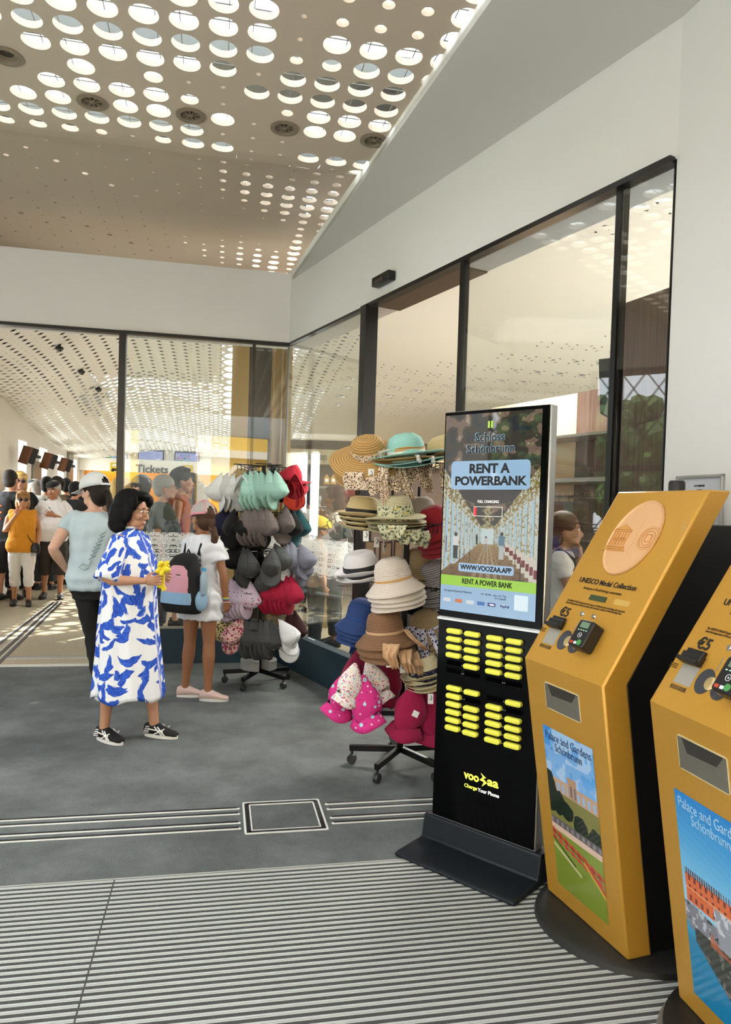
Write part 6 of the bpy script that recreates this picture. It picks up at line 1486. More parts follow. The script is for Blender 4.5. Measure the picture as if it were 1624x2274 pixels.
    b = MB(); b.tube([p_ for k in range(7) for p_ in ((-.138, -.12+.012*k, 1.29-.03*k), (-.142, -.07+.012*k, 1.26-.03*k), (-.142, -.09+.012*k, 1.25-.03*k))]+[(-.145, .0, 1.03), (-.147, .04, 1.05), (-.145, .07, 1.02), (-.146, .03, 1.0), (-.145, .0, 1.02)], .0035, 5)
    b.build('shirt_print', mat('print_teal', '#7f9c98', .8, var=.4, scale=60), t)
    b = MB(); b.tube([J['wrL']+Vector((.026*math.cos(a), .012*math.sin(a), .01+.026*math.sin(a))) for a in [2*PI*k/20 for k in range(21)]], .0025, 6); b.build('bangle', mat('bangle', '#b9b4a6', .3, metal=.8), t)

    # ---------------------------------------------- girl with the backpack
    JG = dict(head=(.0, .0, 1.575), shR=(0, -.150, 1.375), shL=(0, .150, 1.375), elR=(.01, -.235, 1.10), wrR=(.07, -.225, .86), elL=(.12, .20, 1.13), wrL=(.28, .16, 1.20),
              hiR=(0, -.085, .90), hiL=(0, .085, .90), knR=(0, -.105, .50), knL=(-.01, .10, .50), anR=(-.01, -.115, .085), anL=(-.02, .135, .085), ftR=(.55, -1, 0), ftL=(.7, -.9, 0))
    def sneaker(o, g0, R_, sg):
        b = MB()
        for k in range(5): x = .02+k*.017; b.tube([g0+R_ @ Vector((x, .018, .094-k*.008)), g0+R_ @ Vector((x+.008, 0, .100-k*.009)), g0+R_ @ Vector((x, -.018, .094-k*.008))], .003, 6)
        b.build('laces', mat('laces', '#efe9e6', .8), o)
        b = MB(); b.box(g0+R_ @ Vector((.06, .046, .045)), (.022, .003, .010), R_); b.build('flag_mark', mat('flag_red', '#a22434', .6), o)
    gp = atY(444, 1400, 5.6)
    t, J, hc, HR, s = person('girl with a pink and blue backpack in a white oversized T-shirt, looking at the caps', (gp[0], gp[1], 0), RAD(62), 1.52, JG, 'tan', .0046, head_yaw=RAD(76), head_pitch=.05, hair=None, female=True, headscale=1.08,
        cl=(('shirt', cloth('tee_white', '#e6e8ee', bump=.2), dict(hem=.705, sleeve=.60, inf=.026, wide=.022, fold=.008, extra=lambda z: (.045*smoothstep(1.1, .7, z), .05*smoothstep(1.1, .7, z)))),), shoes=(mat('shoe_pink', '#d9bdb6', .8), white_sole, sneaker),
        hands=dict(R=dict(pn=(.2, .9, 0), curl=.95)))
    GIRL = t
    b = MB(); P = lambda x, y, z: hc+HR @ Vector((x*1.08, y*1.08, z*1.08)); E = lambda x, y, z, a, e, f_: b.ell(P(x, y, z), (a, e, f_), HR, 20, 14)
    E(-.025, 0, .03, .105, .088, .095); E(-.05, 0, -.03, .075, .086, .075); 
    b.tube([P(-.10, 0, -.055), P(-.135, -.005, -.085), P(-.15, -.01, -.15), P(-.135, .0, -.24), P(-.12, .01, -.30)], [.022, .030, .034, .026, .008], 12)
    me = remesh(b.mesh('hair'), .0045, 2, .4); me.shade_smooth(); link('hair', me, HAIR['brown'], t)
    b = MB(); b.tube([P(-.130+.02*math.cos(a), .028*math.sin(a), -.082+.012*math.cos(a)) for a in [2*PI*k/16 for k in range(17)]], .005, 6); b.build('hair_tie', mat('hair_tie', '#7d5f40', .7), t)
    mesh_g = mat('cap_mesh_grey', '#b9b4b0', .8, var=.1, scale=300)
    for nm, me_, m in (('cap_crown', CAPM[0], mesh_g), ('cap_visor', CAPM[1], CM['pink']), ('cap_strap', CAPM[3], CM['pink']), ('cap_button', CAPM[2], CM['pink'])):
        me2 = me_.copy(); me2.materials.append(m); o = bpy.data.objects.new(nm, me2); COL.objects.link(o); o.parent = t; o.location = P(-.012, 0, .03); o.rotation_euler = (HR @ rotm(0, .06, 0)).to_euler(); o.scale = (1.12, 1.10, .90); sdm = o.modifiers.new('s', 'SOLIDIFY'); sdm.thickness = .003; sdm.offset = 1
    b = MB(); Rc = HR @ rotm(0, .06, 0)
    for k in range(3):
        an = k*PI/3+PI/6; pts = [P(-.012, 0, .03)+Rc @ Vector((.114*math.sin(q)*math.cos(an), .097*math.sin(q)*math.sin(an), .124*math.cos(q))) for q in np.linspace(-1.45, 1.45, 19)]; b.tube(pts, .006, 6)
    b.tube([P(-.012, 0, .03)+Rc @ Vector((.115*math.cos(a), .098*math.sin(a), .008)) for a in np.linspace(-2.6, 2.6, 40)], .010, 6, flat=.5); b.build('cap_piping', CM['pink'], t)
    # bracelets
    b = MB()
    for k, zz in enumerate((.0, .012, .024, .036)): b.tube([J['wrR']+(J['elR']-J['wrR']).normalized()*zz+Vector((.029*math.cos(a), .027*math.sin(a), 0)) for a in [2*PI*q/18 for q in range(19)]], .005, 6, mi=k)
    b.build('bracelets', [mat('br%d_' % i, c, .6) for i, c in enumerate(('#d8d2c2', '#9a2530', '#4e9fc0', '#d8c450'))], t)
    text('lettering', 'T\nR\nA', .036, mat('ink_black', '#0b0b0d', .5), t, (-.150, -.115, 1.22), (PI/2, 0, -PI/2), bold=.001)
    # backpack
    pm, bm2, bkm = cloth('pack_pink', '#d79aa6', bump=.15), cloth('pack_blue', '#8fb2cf', bump=.15), cloth('pack_black', '#0b0b0d', bump=.1)
    bp_ = thing('backpack', 'pink, light blue and black backpack worn by the girl', 'backpack', t.location-Vector((0, 0, .05)), RAD(62)); bp_.scale = (s,)*3
    def packring(z, d, w_, x0=-.13): return [(x0-.02-d*(.5+.5*math.copysign(abs(math.cos(a))**.6, math.cos(a)))*1.0, w_*math.copysign(abs(math.sin(a))**.6, math.sin(a)), z) for a in [2*PI*k/28 for k in range(28)]]
    b = MB(); b.loft([packring(z, d, w_) for z, d, w_ in ((.83, .10, .14), (.84, .16, .175), (.90, .19, .19), (1.05, .185, .185), (1.16, .165, .165), (1.25, .135, .14), (1.31, .09, .11), (1.335, .04, .06))]); b.build('main_body', bkm, bp_, ang=60, rot=(0, 0, 0))
    b = MB(); b.loft([packring(z, d, w_, -.142) for z, d, w_ in ((1.01, .184, .165), (1.06, .182, .160), (1.14, .168, .145), (1.20, .152, .12), (1.235, .135, .08), (1.24, .12, .02))]); b.build('front_panel', pm, bp_, ang=60)
    b = MB(); b.loft([packring(z, d, w_, -.142) for z, d, w_ in ((.92, .192, .175), (.96, .192, .176), (1.015, .188, .172), (1.02, .17, .16))]); b.build('blue_band', bm2, bp_, ang=60)
    b = MB(); b.ell((-.21, -.19, .95), (.075, .03, .09), seg=18, rin=12); b.build('side_pocket', bm2, bp_)
    b = MB(); b.box((-.322, -.03, 1.15), (.006, .05, .03)); lb = b.build('badge', bkm, bp_, bevel=.002); text('lettering', 'VANS', .016, stripe_w, lb, (-.326, -.03, 1.15), (PI/2, 0, -PI/2), width=.038, bold=.0004)
    b = MB()
    for sg in (-1, 1):
        b.tube([(-.13, sg*.08, 1.32), (-.10, sg*.085, 1.40), (-.02, sg*.095, 1.44), (.07, sg*.10, 1.41), (.12, sg*.11, 1.30), (.11, sg*.14, 1.15), (.0, sg*.185, 1.0), (-.13, sg*.14, .92)], [.02, .026, .028, .028, .024, .014, .010, .010], 8, flat=.45)
    b.tube([(-.14, 0, 1.32), (-.17, 0, 1.365), (-.19, 0, 1.33)], .008, 6); b.build('straps', bkm, bp_)
    bo = thing('water_bottle', 'clear water bottle with a blue cap in the side pocket of the backpack', 'bottle', wpos(t, s, (-.21, -.21, .95)))
    b = MB(); b.lathe([(.001, 0), (.028, 0), (.030, .01), (.030, .11), (.026, .14), (.012, .165), (.012, .175)], 20); b.build('bottle_body', mat('bottle_plastic', '#9fb3bf', .1, coat=.5), bo)
    b = MB(); b.lathe([(.015, .172), (.015, .195), (.001, .197)], 18); b.build('bottle_cap', mat('bottle_cap', '#3a9bd0', .4), bo)

    # ---------------------------------------------- couple walking out of the hall
    JO = dict(elR=(.05, -.235, 1.10), wrR=(.13, -.08, 1.36), wrL=(.10, .22, .92), elL=(-.03, .225, 1.12), ftR=(1, -.1, 0), ftL=(1, .1, 0), knL=(.06, .095, .49), anL=(.04, .10, .085), anR=(-.06, -.1, .085))
    or_ = cloth('amber_blouse', '#d08a1c', bump=.2); whp = cloth('white_trousers', '#dcdad8', bump=.25)
    sandal = mat('sandal_black', '#121010', .5); 
    t, J, hc, HR, s = person('woman in mustard sleeveless blouse and white cropped trousers, hand at mouth', (-4.93, 10.35, 0), RAD(-68), 1.63, JO, 'warm', .0075, fat=.02, head_yaw=.1, hair='bob', hairc='sandy', female=True, glasses='sun', headscale=1.12,
        cl=(('shirt', or_, dict(hem=.80, sleeve=0, inf=.028, extra=lambda z: (.03*smoothstep(1.1, .8, z), .035*smoothstep(1.1, .8, z)))), ('pants', whp, dict(len=1.5, w=.018))), shoes=(sandal, sandal), hands=dict(R=dict(d=(-.1, .3, 1), pn=(-1, 0, 0), curl=1.0)))
    b = MB(); b.tube([(.02, -.11, 1.43), (.11, -.06, 1.30), (.14, .03, 1.15), (.15, .12, .98), (.13, .18, .93)], .007, 6); bg_ = b.build('bag_strap', blk_cloth, t)
    bag = thing('shoulder_bag', 'small black tasselled shoulder bag of the woman in mustard', 'bag', wpos(t, s, (.15, .19, .86)), RAD(-68)); b = MB(); b.loft([[(.035*math.cos(a)*q, .062*math.sin(a)*q, z) for a in [2*PI*k/20 for k in range(20)]] for z, q in ((-.06, .6), (-.05, 1), (.03, 1.0), (.07, .7), (.085, .3))]); b.build('pouch', mat('bag_leather', '#0c0b0b', .5), bag)
    b = MB()
    for k in range(8): b.tube([(.03, -.05+k*.014, -.02), (.035, -.05+k*.014, -.10)], .003, 5)
    b.build('tassels', mat('bag_leather', '#0c0b0b', .5), bag)
    JM = dict(elL=(.06, .27, 1.12), wrL=(.20, .03, 1.22), elR=(-.03, -.24, 1.10), wrR=(.02, -.23, .86), anL=(.07, .12, .085), knL=(.06, .11, .49), anR=(-.03, -.11, .085))
    t, J, hc, HR, s = person('man in black flat cap, white polo shirt and dark shorts, hand on his chest', (-4.86, 11.2, 0), RAD(-72), 1.80, JM, 'tan', .0075, fat=.10, head_yaw=-.35, head_pitch=.2, hair='buzz', hairc='grey', cap=('black', 'flat'), jaw=1.2, headscale=1.15,
        cl=(('shirt', cloth('polo_white', '#dad8da', bump=.2), dict(hem=.84, sleeve=.75, inf=.02, wide=.012, collar=True, name='polo_shirt')), ('pants', cloth('shorts_dark', '#221c16', bump=.2), dict(len=1.08, w=.035, name='shorts'))), shoes=(blk_shoe, blk_shoe), hands=dict(L=dict(d=(.1, -.9, .3), pn=(-1, 0, 0), curl=.15, spread=.3)))
    b = MB(); b.tube([(-.02, -.12, 1.45), (.12, -.05, 1.33), (.17, .06, 1.20), (.19, .14, 1.05), (.12, .23, .95)], .016, 8, flat=.5); b.build('strap', blk_cloth, t)
    # ---------------------------------------------- the crowd
    def crowd(px, py, Y, heading, label, shirt, hair, hairc, skin='warm', sleeve=.6, pants='#1c1d22', **kw):
        Y = {22: 10.95, 44: 11.3, 78: 12.6, 104: 12.3, 128: 13.1, 147: 14., 166: 13.2, 184: 15., 192: 14.2, 240: 15.2}.get(px, Y)
        while float((atY(px, py, Y)[:2]-C0)@UL) > UW-.20: Y -= .1
        p = atY(px, py, Y); h = min(p[2], 1.94); kw.setdefault('headscale', 1.12); o = dict(cl=[('shirt', cloth(shirt, shirt), dict(hem=.85, sleeve=sleeve, inf=.018, **kw.pop('sh', {})))], voxel=.012, hair=hair, hairc=hairc, skin=skin, face=kw.pop('face', 0)); o['cl'].append(('pants', cloth(pants, pants), dict(len=kw.pop('plen', 1.9))))
        return person(label, (p[0], p[1], 0), RAD(heading), h, kw.pop('J', None), shoes=(blk_shoe, blk_shoe), **o, **kw)
    hand_up = dict(elR=(.08, -.22, 1.12), wrR=(.20, -.10, 1.22)); 
    ta = crowd(22, 1034, 9.0, 88, 'man in black with a black and orange backpack at the left edge', '#0e0e12', 'buzz', 'dark', 'light', plen=1.1)
    sA_, lA = ta[4], ta[0].location
    bk = thing('backpack', 'black rucksack with orange stripes on the back of the man at the left edge', 'backpack', lA, RAD(88)); bk.scale = (sA_,)*3
    b = MB(); b.loft([packring(z, d, w_) for z, d, w_ in ((.88, .12, .13), (.92, .17, .15), (1.1, .18, .15), (1.25, .15, .14), (1.36, .06, .08))]); b.build('main_body', cloth('pack_dark', '#111216'), bk, ang=60)
    b = MB(); b.box((-.335, 0, 1.10), (.012, .15, .02), rotm(.25, 0, 0)); b.box((-.33, 0, 1.18), (.012, .17, .02), rotm(.25, 0, 0)); b.box((-.315, .0, 1.26), (.012, .15, .015), rotm(.2, 0, 0)); b.build('orange_stripes', cloth('stripe_orange', '#d0552c'), bk)
    crowd(44, 1044, 9.8, -60, 'blonde woman in sunglasses and black top beside the man with the rucksack', '#101014', 'long', 'blond', 'light', glasses='sun', face=1, J=hand_up)
    crowd(78, 1068, 10.6, 165, 'man in a grey flat cap facing left under the second tilted panel', '#c9cac6', 'short', 'grey', cap=('#3a3d40', 'flat'))
    crowd(104, 1062, 9.9, 100, 'dark-haired person in a light striped shirt seen from behind', '#b9bab2', 'short', 'black')
    crowd(128, 1052, 9.0, 150, 'man in a tan shirt with short dark hair turned to the left', '#6d6250', 'short', 'dark', 'light')
    crowd(147, 1064, 10.6, 120, 'dark-haired person in black between the tan shirt and the doorway', '#15151a', 'short', 'black')
    crowd(166, 1074, 11.2, 80, 'young person in black leaning in the queue', '#121216', 'curly', 'black', J=hand_up)
    crowd(184, 1080, 12.4, -80, 'person in a pale cap at the far end of the queue', '#7c7f88', 'short', 'grey', cap=('pwhite', 'cap'))
    crowd(192, 1062, 11.6, 95, 'black-haired man in black standing at the corner of the ticket recess', '#101014', 'short', 'black', 'tan')
    crowd(240, 1082, 12.6, -95, 'person in sunglasses behind the mullion, near the counter', '#1c1c22', 'short', 'dark', glasses='sun')
    crowd(266, 1064, 8.7, 80, 'woman with long pale blonde hair behind the black mullion', '#6b5136', 'long', 'blond', 'light')
    crowd(318, 1063, 10.2, 170, 'man in a dark cap and grey vest with a white towel, facing left', '#3f4347', 'short', 'dark', cap=('black', 'cap'), sleeve=0)
    tg = crowd(362, 1060, 8.2, 8, 'heavy grey-haired man in a green polo shirt behind the glass', '#4b524a', 'short', 'grey', 'light', fat=.07, sleeve=.85, face=1, jaw=1.25, glasses='wire', pants='#2a2f3a')
    crowd(400, 1036, 8.9, 12, 'tall young man in a rust tank top with tousled dark hair', '#a1512c', 'curly', 'dark', 'light', sleeve=0, face=1, pants='#6b2318', plen=1.0)
    crowd(422, 1058, 9.7, 5, 'bearded man in a black brimmed hat behind the rust tank top', '#9fa6a0', 'short', 'black', cap=('black', 'hat'), glasses='wire')
    crowd(446, 1078, 9.4, 100, 'person in a loose black top, back to the glass, beside the white caps', '#121214', 'long', 'black', sh=dict(wide=.03), pants='#0c0c10')
    # inside the shop
    crowd(706, 1158, 7.6, 20, 'child in a yellow cap behind the corner glass', '#c9a98c', 'short', 'brown', cap=('#e3c433', 'cap'), headscale=1.25)
    crowd(692, 1088, 10.5, 70, 'person in a white T-shirt seen from behind in the shop', '#d9d5d0', 'short', 'dark')
    crowd(752, 1084, 8.0, 175, 'woman in a white puff-sleeved blouse, arm raised, in the shop', '#cfcac0', 'bob', 'auburn', 'tan', J=dict(elR=(.05, -.28, 1.30), wrR=(.16, -.12, 1.40)), sleeve=.7)
    tw = crowd(1250, 1143, 4.75, -18, 'woman with tied-back hair and dark strap, hand at her chin, behind the shop glass', '#cfcbc8', 'pony', 'auburn', 'tan', face=1, J=dict(elR=(.08, -.20, 1.16), wrR=(.14, -.05, 1.39)), hands=dict(R=dict(d=(.0, .2, 1), pn=(-1, 0, 0), curl=1.0)), female=True)
    b = MB(); b.tube([(-.115, -.10, 1.20), (-.06, -.11, 1.41), (.0, -.11, 1.445), (.09, -.11, 1.38), (.12, -.11, 1.2)], .018, 8, flat=.5); b.build('strap', blk_cloth, tw[0])
# ================================================================ HALL AND SHOP FITTINGS, OUTSIDE
def on_end(x, y, off=0.):
    p = onplane(x, y, (*(C0+(EN-off)*NI), 0), nI3); return Vector(p)
def board(x0, y0, x1, y1, off):
    """corners on the end wall from two opposite pixels -> width, height, centre"""
    a, c = on_end(x0, y0, off), on_end(x1, y1, off); u0 = float((np.array(a[:2])-C0)@UL); u1 = float((np.array(c[:2])-C0)@UL)
    return abs(u0-u1), abs(a.z-c.z), H((u0+u1)/2, EN-off, (a.z+c.z)/2)
scr2 = attr_mat('info_screen', emit=.42, rough=.3)
def infopic(kind):
    def f(U, V):
        rgb = np.zeros(U.shape+(3,)); rgb[:] = np.array((176, 186, 236))/255
        def put(m, c): rgb[m] = np.array(c)/255.
        put(V > .86, (150, 160, 226)) if kind != 'notice' else None
        if kind == 'notice':
            for k in range(7): put((abs(V-(.88-k*.085)) < .014) & (U > .05) & (U < (.62-.06*(k % 3))) & (np.sin(U*160+k) > -.5), (70, 82, 130))
            r = ((U-.78)/.11)**2+((V-.68)/.2)**2; put((r < 1) & (r > .82), (40, 44, 60)); put((abs(U-.78) < .012) & (abs(V-.70) < .09), (20, 22, 30)); put((abs(U-.78) < .014) & (abs(V-.56) < .02), (20, 22, 30))
            put(((U-.84)/.07)**2+((V-.22)/.14)**2 < 1, (92, 104, 40)); put((abs(U-.80-.3*(V-.3)) < .07) & (abs(V-.34) < .08), (238, 238, 244))
        else:
            rs = np.random.RandomState(4)
            for j in range(3):
                for i in range(4 if kind == 'a' else 4):
                    if j == 2 and i > 1: continue
                    x, y = .04+i*.155, .70-j*.2; put((U > x) & (U < x+.13) & (V > y) & (V < y+.12), tuple(rs.randint(60, 200, 3)))
            put((U > .42) & (U < .70) & (V > .2) & (V < .56), (150, 190, 206)); put((U > .04) & (U < .66) & (V > .08) & (V < .22), (214, 220, 216))
        return rgb
    return f
lab = ['wall screen with picture tiles left of the black mullion', 'wall screen with exclamation mark notice above the Tickets lettering', 'wall screen with picture tiles right of the notice screen']
for k, (x0, y0, x1, y1, kd) in enumerate(((231, 997, 281, 1027, 'a'), (309, 1001, 361, 1031, 'notice'), (390, 1005, 440, 1035, 'b'))):
    w_, h_, c = board(x0, y0, x1, y1, .1); t = thing('wall_screen', lab[k], 'screen', c, ROTH, group='ticket hall screens')
    b = MB(); b.box((0, .03, 0), (w_+.05, .05, h_+.05)); b.build('case', mat('case_black', '#101014', .4), t, bevel=.004)
    picture('display', w_, h_, 90, 60, infopic(kd), scr2, t, (-w_/2, -.0, -h_/2), 0)
w_, h_, c = board(302, 1034, 374, 1051, .125)
t = thing('tickets_sign', 'grey TICKETS lettering above the ticket counter'.replace('TICKETS', 'Tickets'), 'sign', c, ROTH); text('letters', 'Tickets', .26, mat('sign_grey', '#3f4242', .6), t, (0, 0, 0), (PI/2, 0, 0), width=w_, bold=.006, ext=.008)
for k, (x0, y0, x1, y1) in enumerate(((250, 1030, 263, 1047), (410, 1036, 425, 1052))):
    w_, h_, c = board(x0, y0, x1, y1, .125); t = thing('hand_sign', ('yellow square pictogram of hand and tickets, left of the Tickets lettering', 'yellow square pictogram of hand and tickets, right of the Tickets lettering')[k], 'sign', c, ROTH)
    w_ = h_ = .24
    b = MB(); b.box((0, 0, 0), (w_, .01, h_)); b.build('plate', mat('sign_yellow', '#d9b73a', .6), t); b = MB(); b.ell((0, -.006, -.05), (.09, .004, .025), rotm(0, .3, 0)); b.ell((-.06, -.006, -.07), (.04, .004, .03)); b.build('hand', ink, t)
    b = MB(); b.box((.02, -.007, .05), (.09, .004, .045), rotm(0, .5, 0)); b.box((-.04, -.007, .06), (.06, .004, .04), rotm(0, -.6, 0)); b.build('tickets', stripe_white if False else mat('paper', '#eceef0', .6), t)
# counter in the recess
t = thing('ticket_counter', 'long pale ticket counter under the amber recess', 'counter', H(uR0-3.0, EN+.55), ROTH); b = MB(); b.box((0, 0, .52), (5.3, .4, 1.04)); b.build('body', mat('counter_front', '#8d7a52', .6), t); b = MB(); b.box((0, 0, 1.06), (5.35, .46, .04)); b.build('top', mat('counter_top', '#ddd6c4', .4), t, bevel=.005)
# brown tilted panels, frames on the hall's left wall
brn = mat('panel_wood', '#5e3418', .5, var=.15, scale=12)
PL = ['nearest brown tilted loudspeaker panel on the left hall wall', 'middle brown tilted loudspeaker panel on the left hall wall', 'furthest brown tilted loudspeaker panel on the left hall wall']
for k, (x, y, hpx) in enumerate(((30, 1009, 36), (80, 1022, 33), (120, 1031, 28))):
    n_, z = hleft(x-6, y); d = np.linalg.norm(np.array(H(UW, n_)[:2])); sc_ = hpx*d/1600
    t = thing('loudspeaker', PL[k], 'loudspeaker', H(UW-.22, n_, z), (0, 0, ROTH+RAD(-38)), group='tilted panels on the hall wall')
    b = MB(); b.box((0, 0, 0), (sc_*.62, .05, sc_), rotm(RAD(-12), RAD(12), 0)); b.build('front', brn, t, bevel=.004)
    b = MB(); b.box((0, .09, 0), (sc_*.55, .12, sc_*.9), rotm(RAD(-12), RAD(12), 0)); b.bar((0, .1, 0), (.05, .25, -.02), .05, .05); b.build('housing', mat('case_black', '#101014', .4), t, bevel=.004)
for k, (x, y, w_, h_) in enumerate(((78, 1062, .55, .62), (153, 1052, .5, 1.5))):
    n_, z = hleft(x, y); t = thing('framed_poster', ('squarish silver-framed yellow poster below the middle brown panel', 'tall silver-framed poster of a golden column near the far corner')[k], 'poster', H(UW-.03, n_, z), ROTH-PI/2)
    b = MB(); b.box((0, 0, 0), (w_, .04, h_)); b.build('frame', mat('frame_bronze', '#8f897c', .4, metal=.3), t, bevel=.006); b = MB(); b.box((0, -.022, 0), (w_*.72, .006, h_*.86)); b.build('print', mat('poster_yellow', '#cdb877', .6, var=.25, scale=8), t)
# dome cameras under the hall ceiling
for k, (x, y, nn) in enumerate(((132, 775, 2.2), (181, 827, 3.6), (219, 866, 4.9))):
    while True:
        p = onplane(x, y, (*(C0+nn*NI), 0), nI3)
        if hz(float((p[:2]-C0)@UL), nn)-p[2] < .06 or nn > 10: break
        nn += .05
    t = thing('dome_camera', ('nearest small black dome camera under the hall ceiling', 'middle small black dome camera under the hall ceiling', 'furthest small black dome camera under the hall ceiling')[k], 'camera', p, group='dome cameras')
    uu, nn_ = float((p[:2]-C0)@UL), nn; dz = max(.05, hz(uu, nn_)-p[2]+.01)
    b = MB(); b.lathe([(.02, dz), (.02, .03), (.05, .025), (.055, 0), (.001, 0)], 16); b.build('mount', mat('black_plastic', '#101011', .4), t); b = MB(); b.ell((0, 0, 0), (.045, .045, .04), seg=14, rin=10); b.build('dome', mat('dark_lens', '#050506', .08, coat=1.), t)
# ---------------------------------------------------------------- shop
def nsp(x, y, off):
    """point on the upright plane parallel to the shop front, off metres inside"""
    return Vector(onplane(x, y, (*(C0+off*NS), 0), (NS[0], NS[1], 0)))
wood = mat('shop_wood', '#5a4436', .5); nt, b_, L = nodes(wood); tc_ = N(nt, 'TexCoord'); mp = N(nt, 'Mapping'); mp.inputs[3].default_value = (60, 60, 1.2); L.new(tc_.outputs['Object'], mp.inputs[0]); nz_ = N(nt, 'TexNoise', i_Scale=1.5, i_Detail=4.); L.new(mp.outputs[0], nz_.inputs['Vector']); L.new(ramp(nt, nz_.outputs['Fac'], [(.3, srgb('#503a2e')), (.7, srgb('#77594a'))]), b_.inputs['Base Color'])
a = nsp(1372, 685, .35); c = nsp(1484, 628, .28)
t = thing('wood_partition', 'tall dark wood partition inside the shop at the right end of the glazing', 'partition', (0, 0, 0)); b = MB(); b.bar((a.x, a.y, a.z/2), (c.x+.12, c.y-.2, a.z/2), .08, a.z); b.build('panel', wood, t, bevel=.003); b = MB(); b.bar((a.x, a.y, .05), (c.x+.12, c.y-.2, .05), .1, .1); b.build('plinth', mat('plinth_dark', '#1d1713', .5), t)
# dark hanging panel high up
a = nsp(1346, 858, .55); t = thing('hanging_speaker', 'dark tilted wedge-shaped speaker hanging beside the wood partition', 'loudspeaker', a, (0, RAD(9), ROTS+.5)); b = MB(); b.prism([(-.05, .14), (.06, .16), (.04, -.17), (.02, -.17)], -.08, .08); b.build('cabinet', mat('case_black', '#101014', .4), t, bevel=.003); b = MB(); b.tube([(0, 0, .15), (0, 0, .3)], .006, 6); b.build('hanger', wirem, t)
# lit cream wall unit with shelves, rails and hanging pouches
cream = mat('cream_panel', '#ecc9a2', .7); 
P0_ = nsp(1225, 1000, 1.5); P1_ = nsp(1345, 1000, 1.5)
Xs = Vector((TR[0], TR[1], 0)); 
t = thing('shop_wall_unit', 'cream backlit shop wall unit with chrome shelf and hook rails', 'shelving', (P0_.x, P0_.y, 0), ROTS)
b = MB(); b.box((-.3, .06, 1.25), (1.1, .04, 2.5)); b.build('back_panel', cream, t)
b = MB(); b.box((.75, .05, 1.25), (1.0, .06, 2.5)); b.build('wood_panel', wood, t)
b = MB(); b.box((.25, -.14, 1.78), (1.5, .36, .03)); b.box((.25, -.1, 2.12), (1.5, .3, .02)); b.build('shelf', mat('shelf_metal', '#a9a49c', .3, metal=.5), t)
b = MB()
for z in (1.66, 1.32): b.tube([(-.4, -.02, z), (1.1, -.02, z)], .006, 6); [b.tube([(-.35+k*.07, -.02, z), (-.35+k*.07, -.25, z+.01), (-.35+k*.07, -.255, z+.03)], .0025, 5) for k in range(20)]
b.build('hook_rail', mat('chrome', '#d8d8d6', .18, metal=.9), t)
lamp('unit_lamp', S(*(0, 0), 0) if False else Vector((P0_.x, P0_.y, 2.35))-Vector((NS[0], NS[1], 0))*.3, 1.2, .06, (NS[0], NS[1], -1.2), 2.0, (1, .88, .72))
pc = [mat('pouch_olive', '#45473c', .5), mat('pouch_grey', '#55595a', .5), mat('pouch_maroon', '#5b2a2e', .5), mat('pouch_beige', '#9a8d7c', .5), mat('pouch_pink', '#b79a94', .5)]; pn = ['olive', 'grey', 'maroon', 'beige', 'dusty pink']
pr_b = MB(); pr_b.box((0, 0, -.10), (.075, .012, .19)); pme = pr_b.mesh('pouch'); pt_ = MB(); pt_.box((.015, -.008, -.15), (.018, .002, .045)); ptm = pt_.mesh('label_tag'); ptm.materials.append(tagm); hk = MB(); hk.tube([(0, 0, 0), (0, 0, .03), (.008, 0, .04), (.012, 0, .03)], .003, 5); hkm = hk.mesh('hook'); hkm.materials.append(wirem)
for row, z in ((0, 1.63), (1, 1.29)):
    for k, x in enumerate((-.28, -.17, -.06, .04, .14, .24, .34, .44)):
        ci = (3, 4, 0, 1, 2, 0, 2, 1)[k]; loc = Vector((P0_.x, P0_.y, 0))+rotm(0, 0, ROTS) @ Vector((x, -.22, z))
        t = thing('phone_pouch', '%s pouch on the %s hook rail of the shop unit, %s from the left' % (pn[ci], ('upper', 'lower')[row], ('first', 'second', 'third', 'fourth', 'fifth', 'sixth', 'seventh', 'eighth')[k]), 'pouch', loc, ROTS+.35, group='hanging pouches in the shop')
        m_ = pme.copy(); m_.materials.append(pc[ci]); link('pouch_body', m_, [], t); 
        for nm, me_ in (('label_tag', ptm), ('hook', hkm)): o = bpy.data.objects.new(nm, me_); COL.objects.link(o); o.parent = t
# pink garments on a rail beneath
for k in range(4):
    p = Vector((P0_.x, P0_.y, 0))+rotm(0, 0, ROTS) @ Vector((.12+k*.09, -.3, 1.05)); t = thing('pink_garment', 'pink children\'s garment on the low rail, %s from the left' % ('first', 'second', 'third', 'fourth')[k], 'clothing', p, ROTS+1.2, group='pink garments on the low rail')
    b = MB(); b.loft([[(q*math.cos(a_)*(1+.12*math.sin(5*a_)), .02*math.sin(a_)+.008*math.sin(4*a_), z) for a_ in [2*PI*j/24 for j in range(24)]] for z, q in ((0, .05), (-.03, .11), (-.12, .09), (-.25, .11), (-.4, .14))]); b.build('fabric', mat('garment_pink', '#c98f96', .8, var=.1), t); b = MB(); b.tube([(-.1, 0, -.02), (0, 0, .04), (.1, 0, -.02)], .004, 5); b.tube([(0, 0, .04), (0, 0, .08)], .003, 5); b.build('hanger', wirem, t)
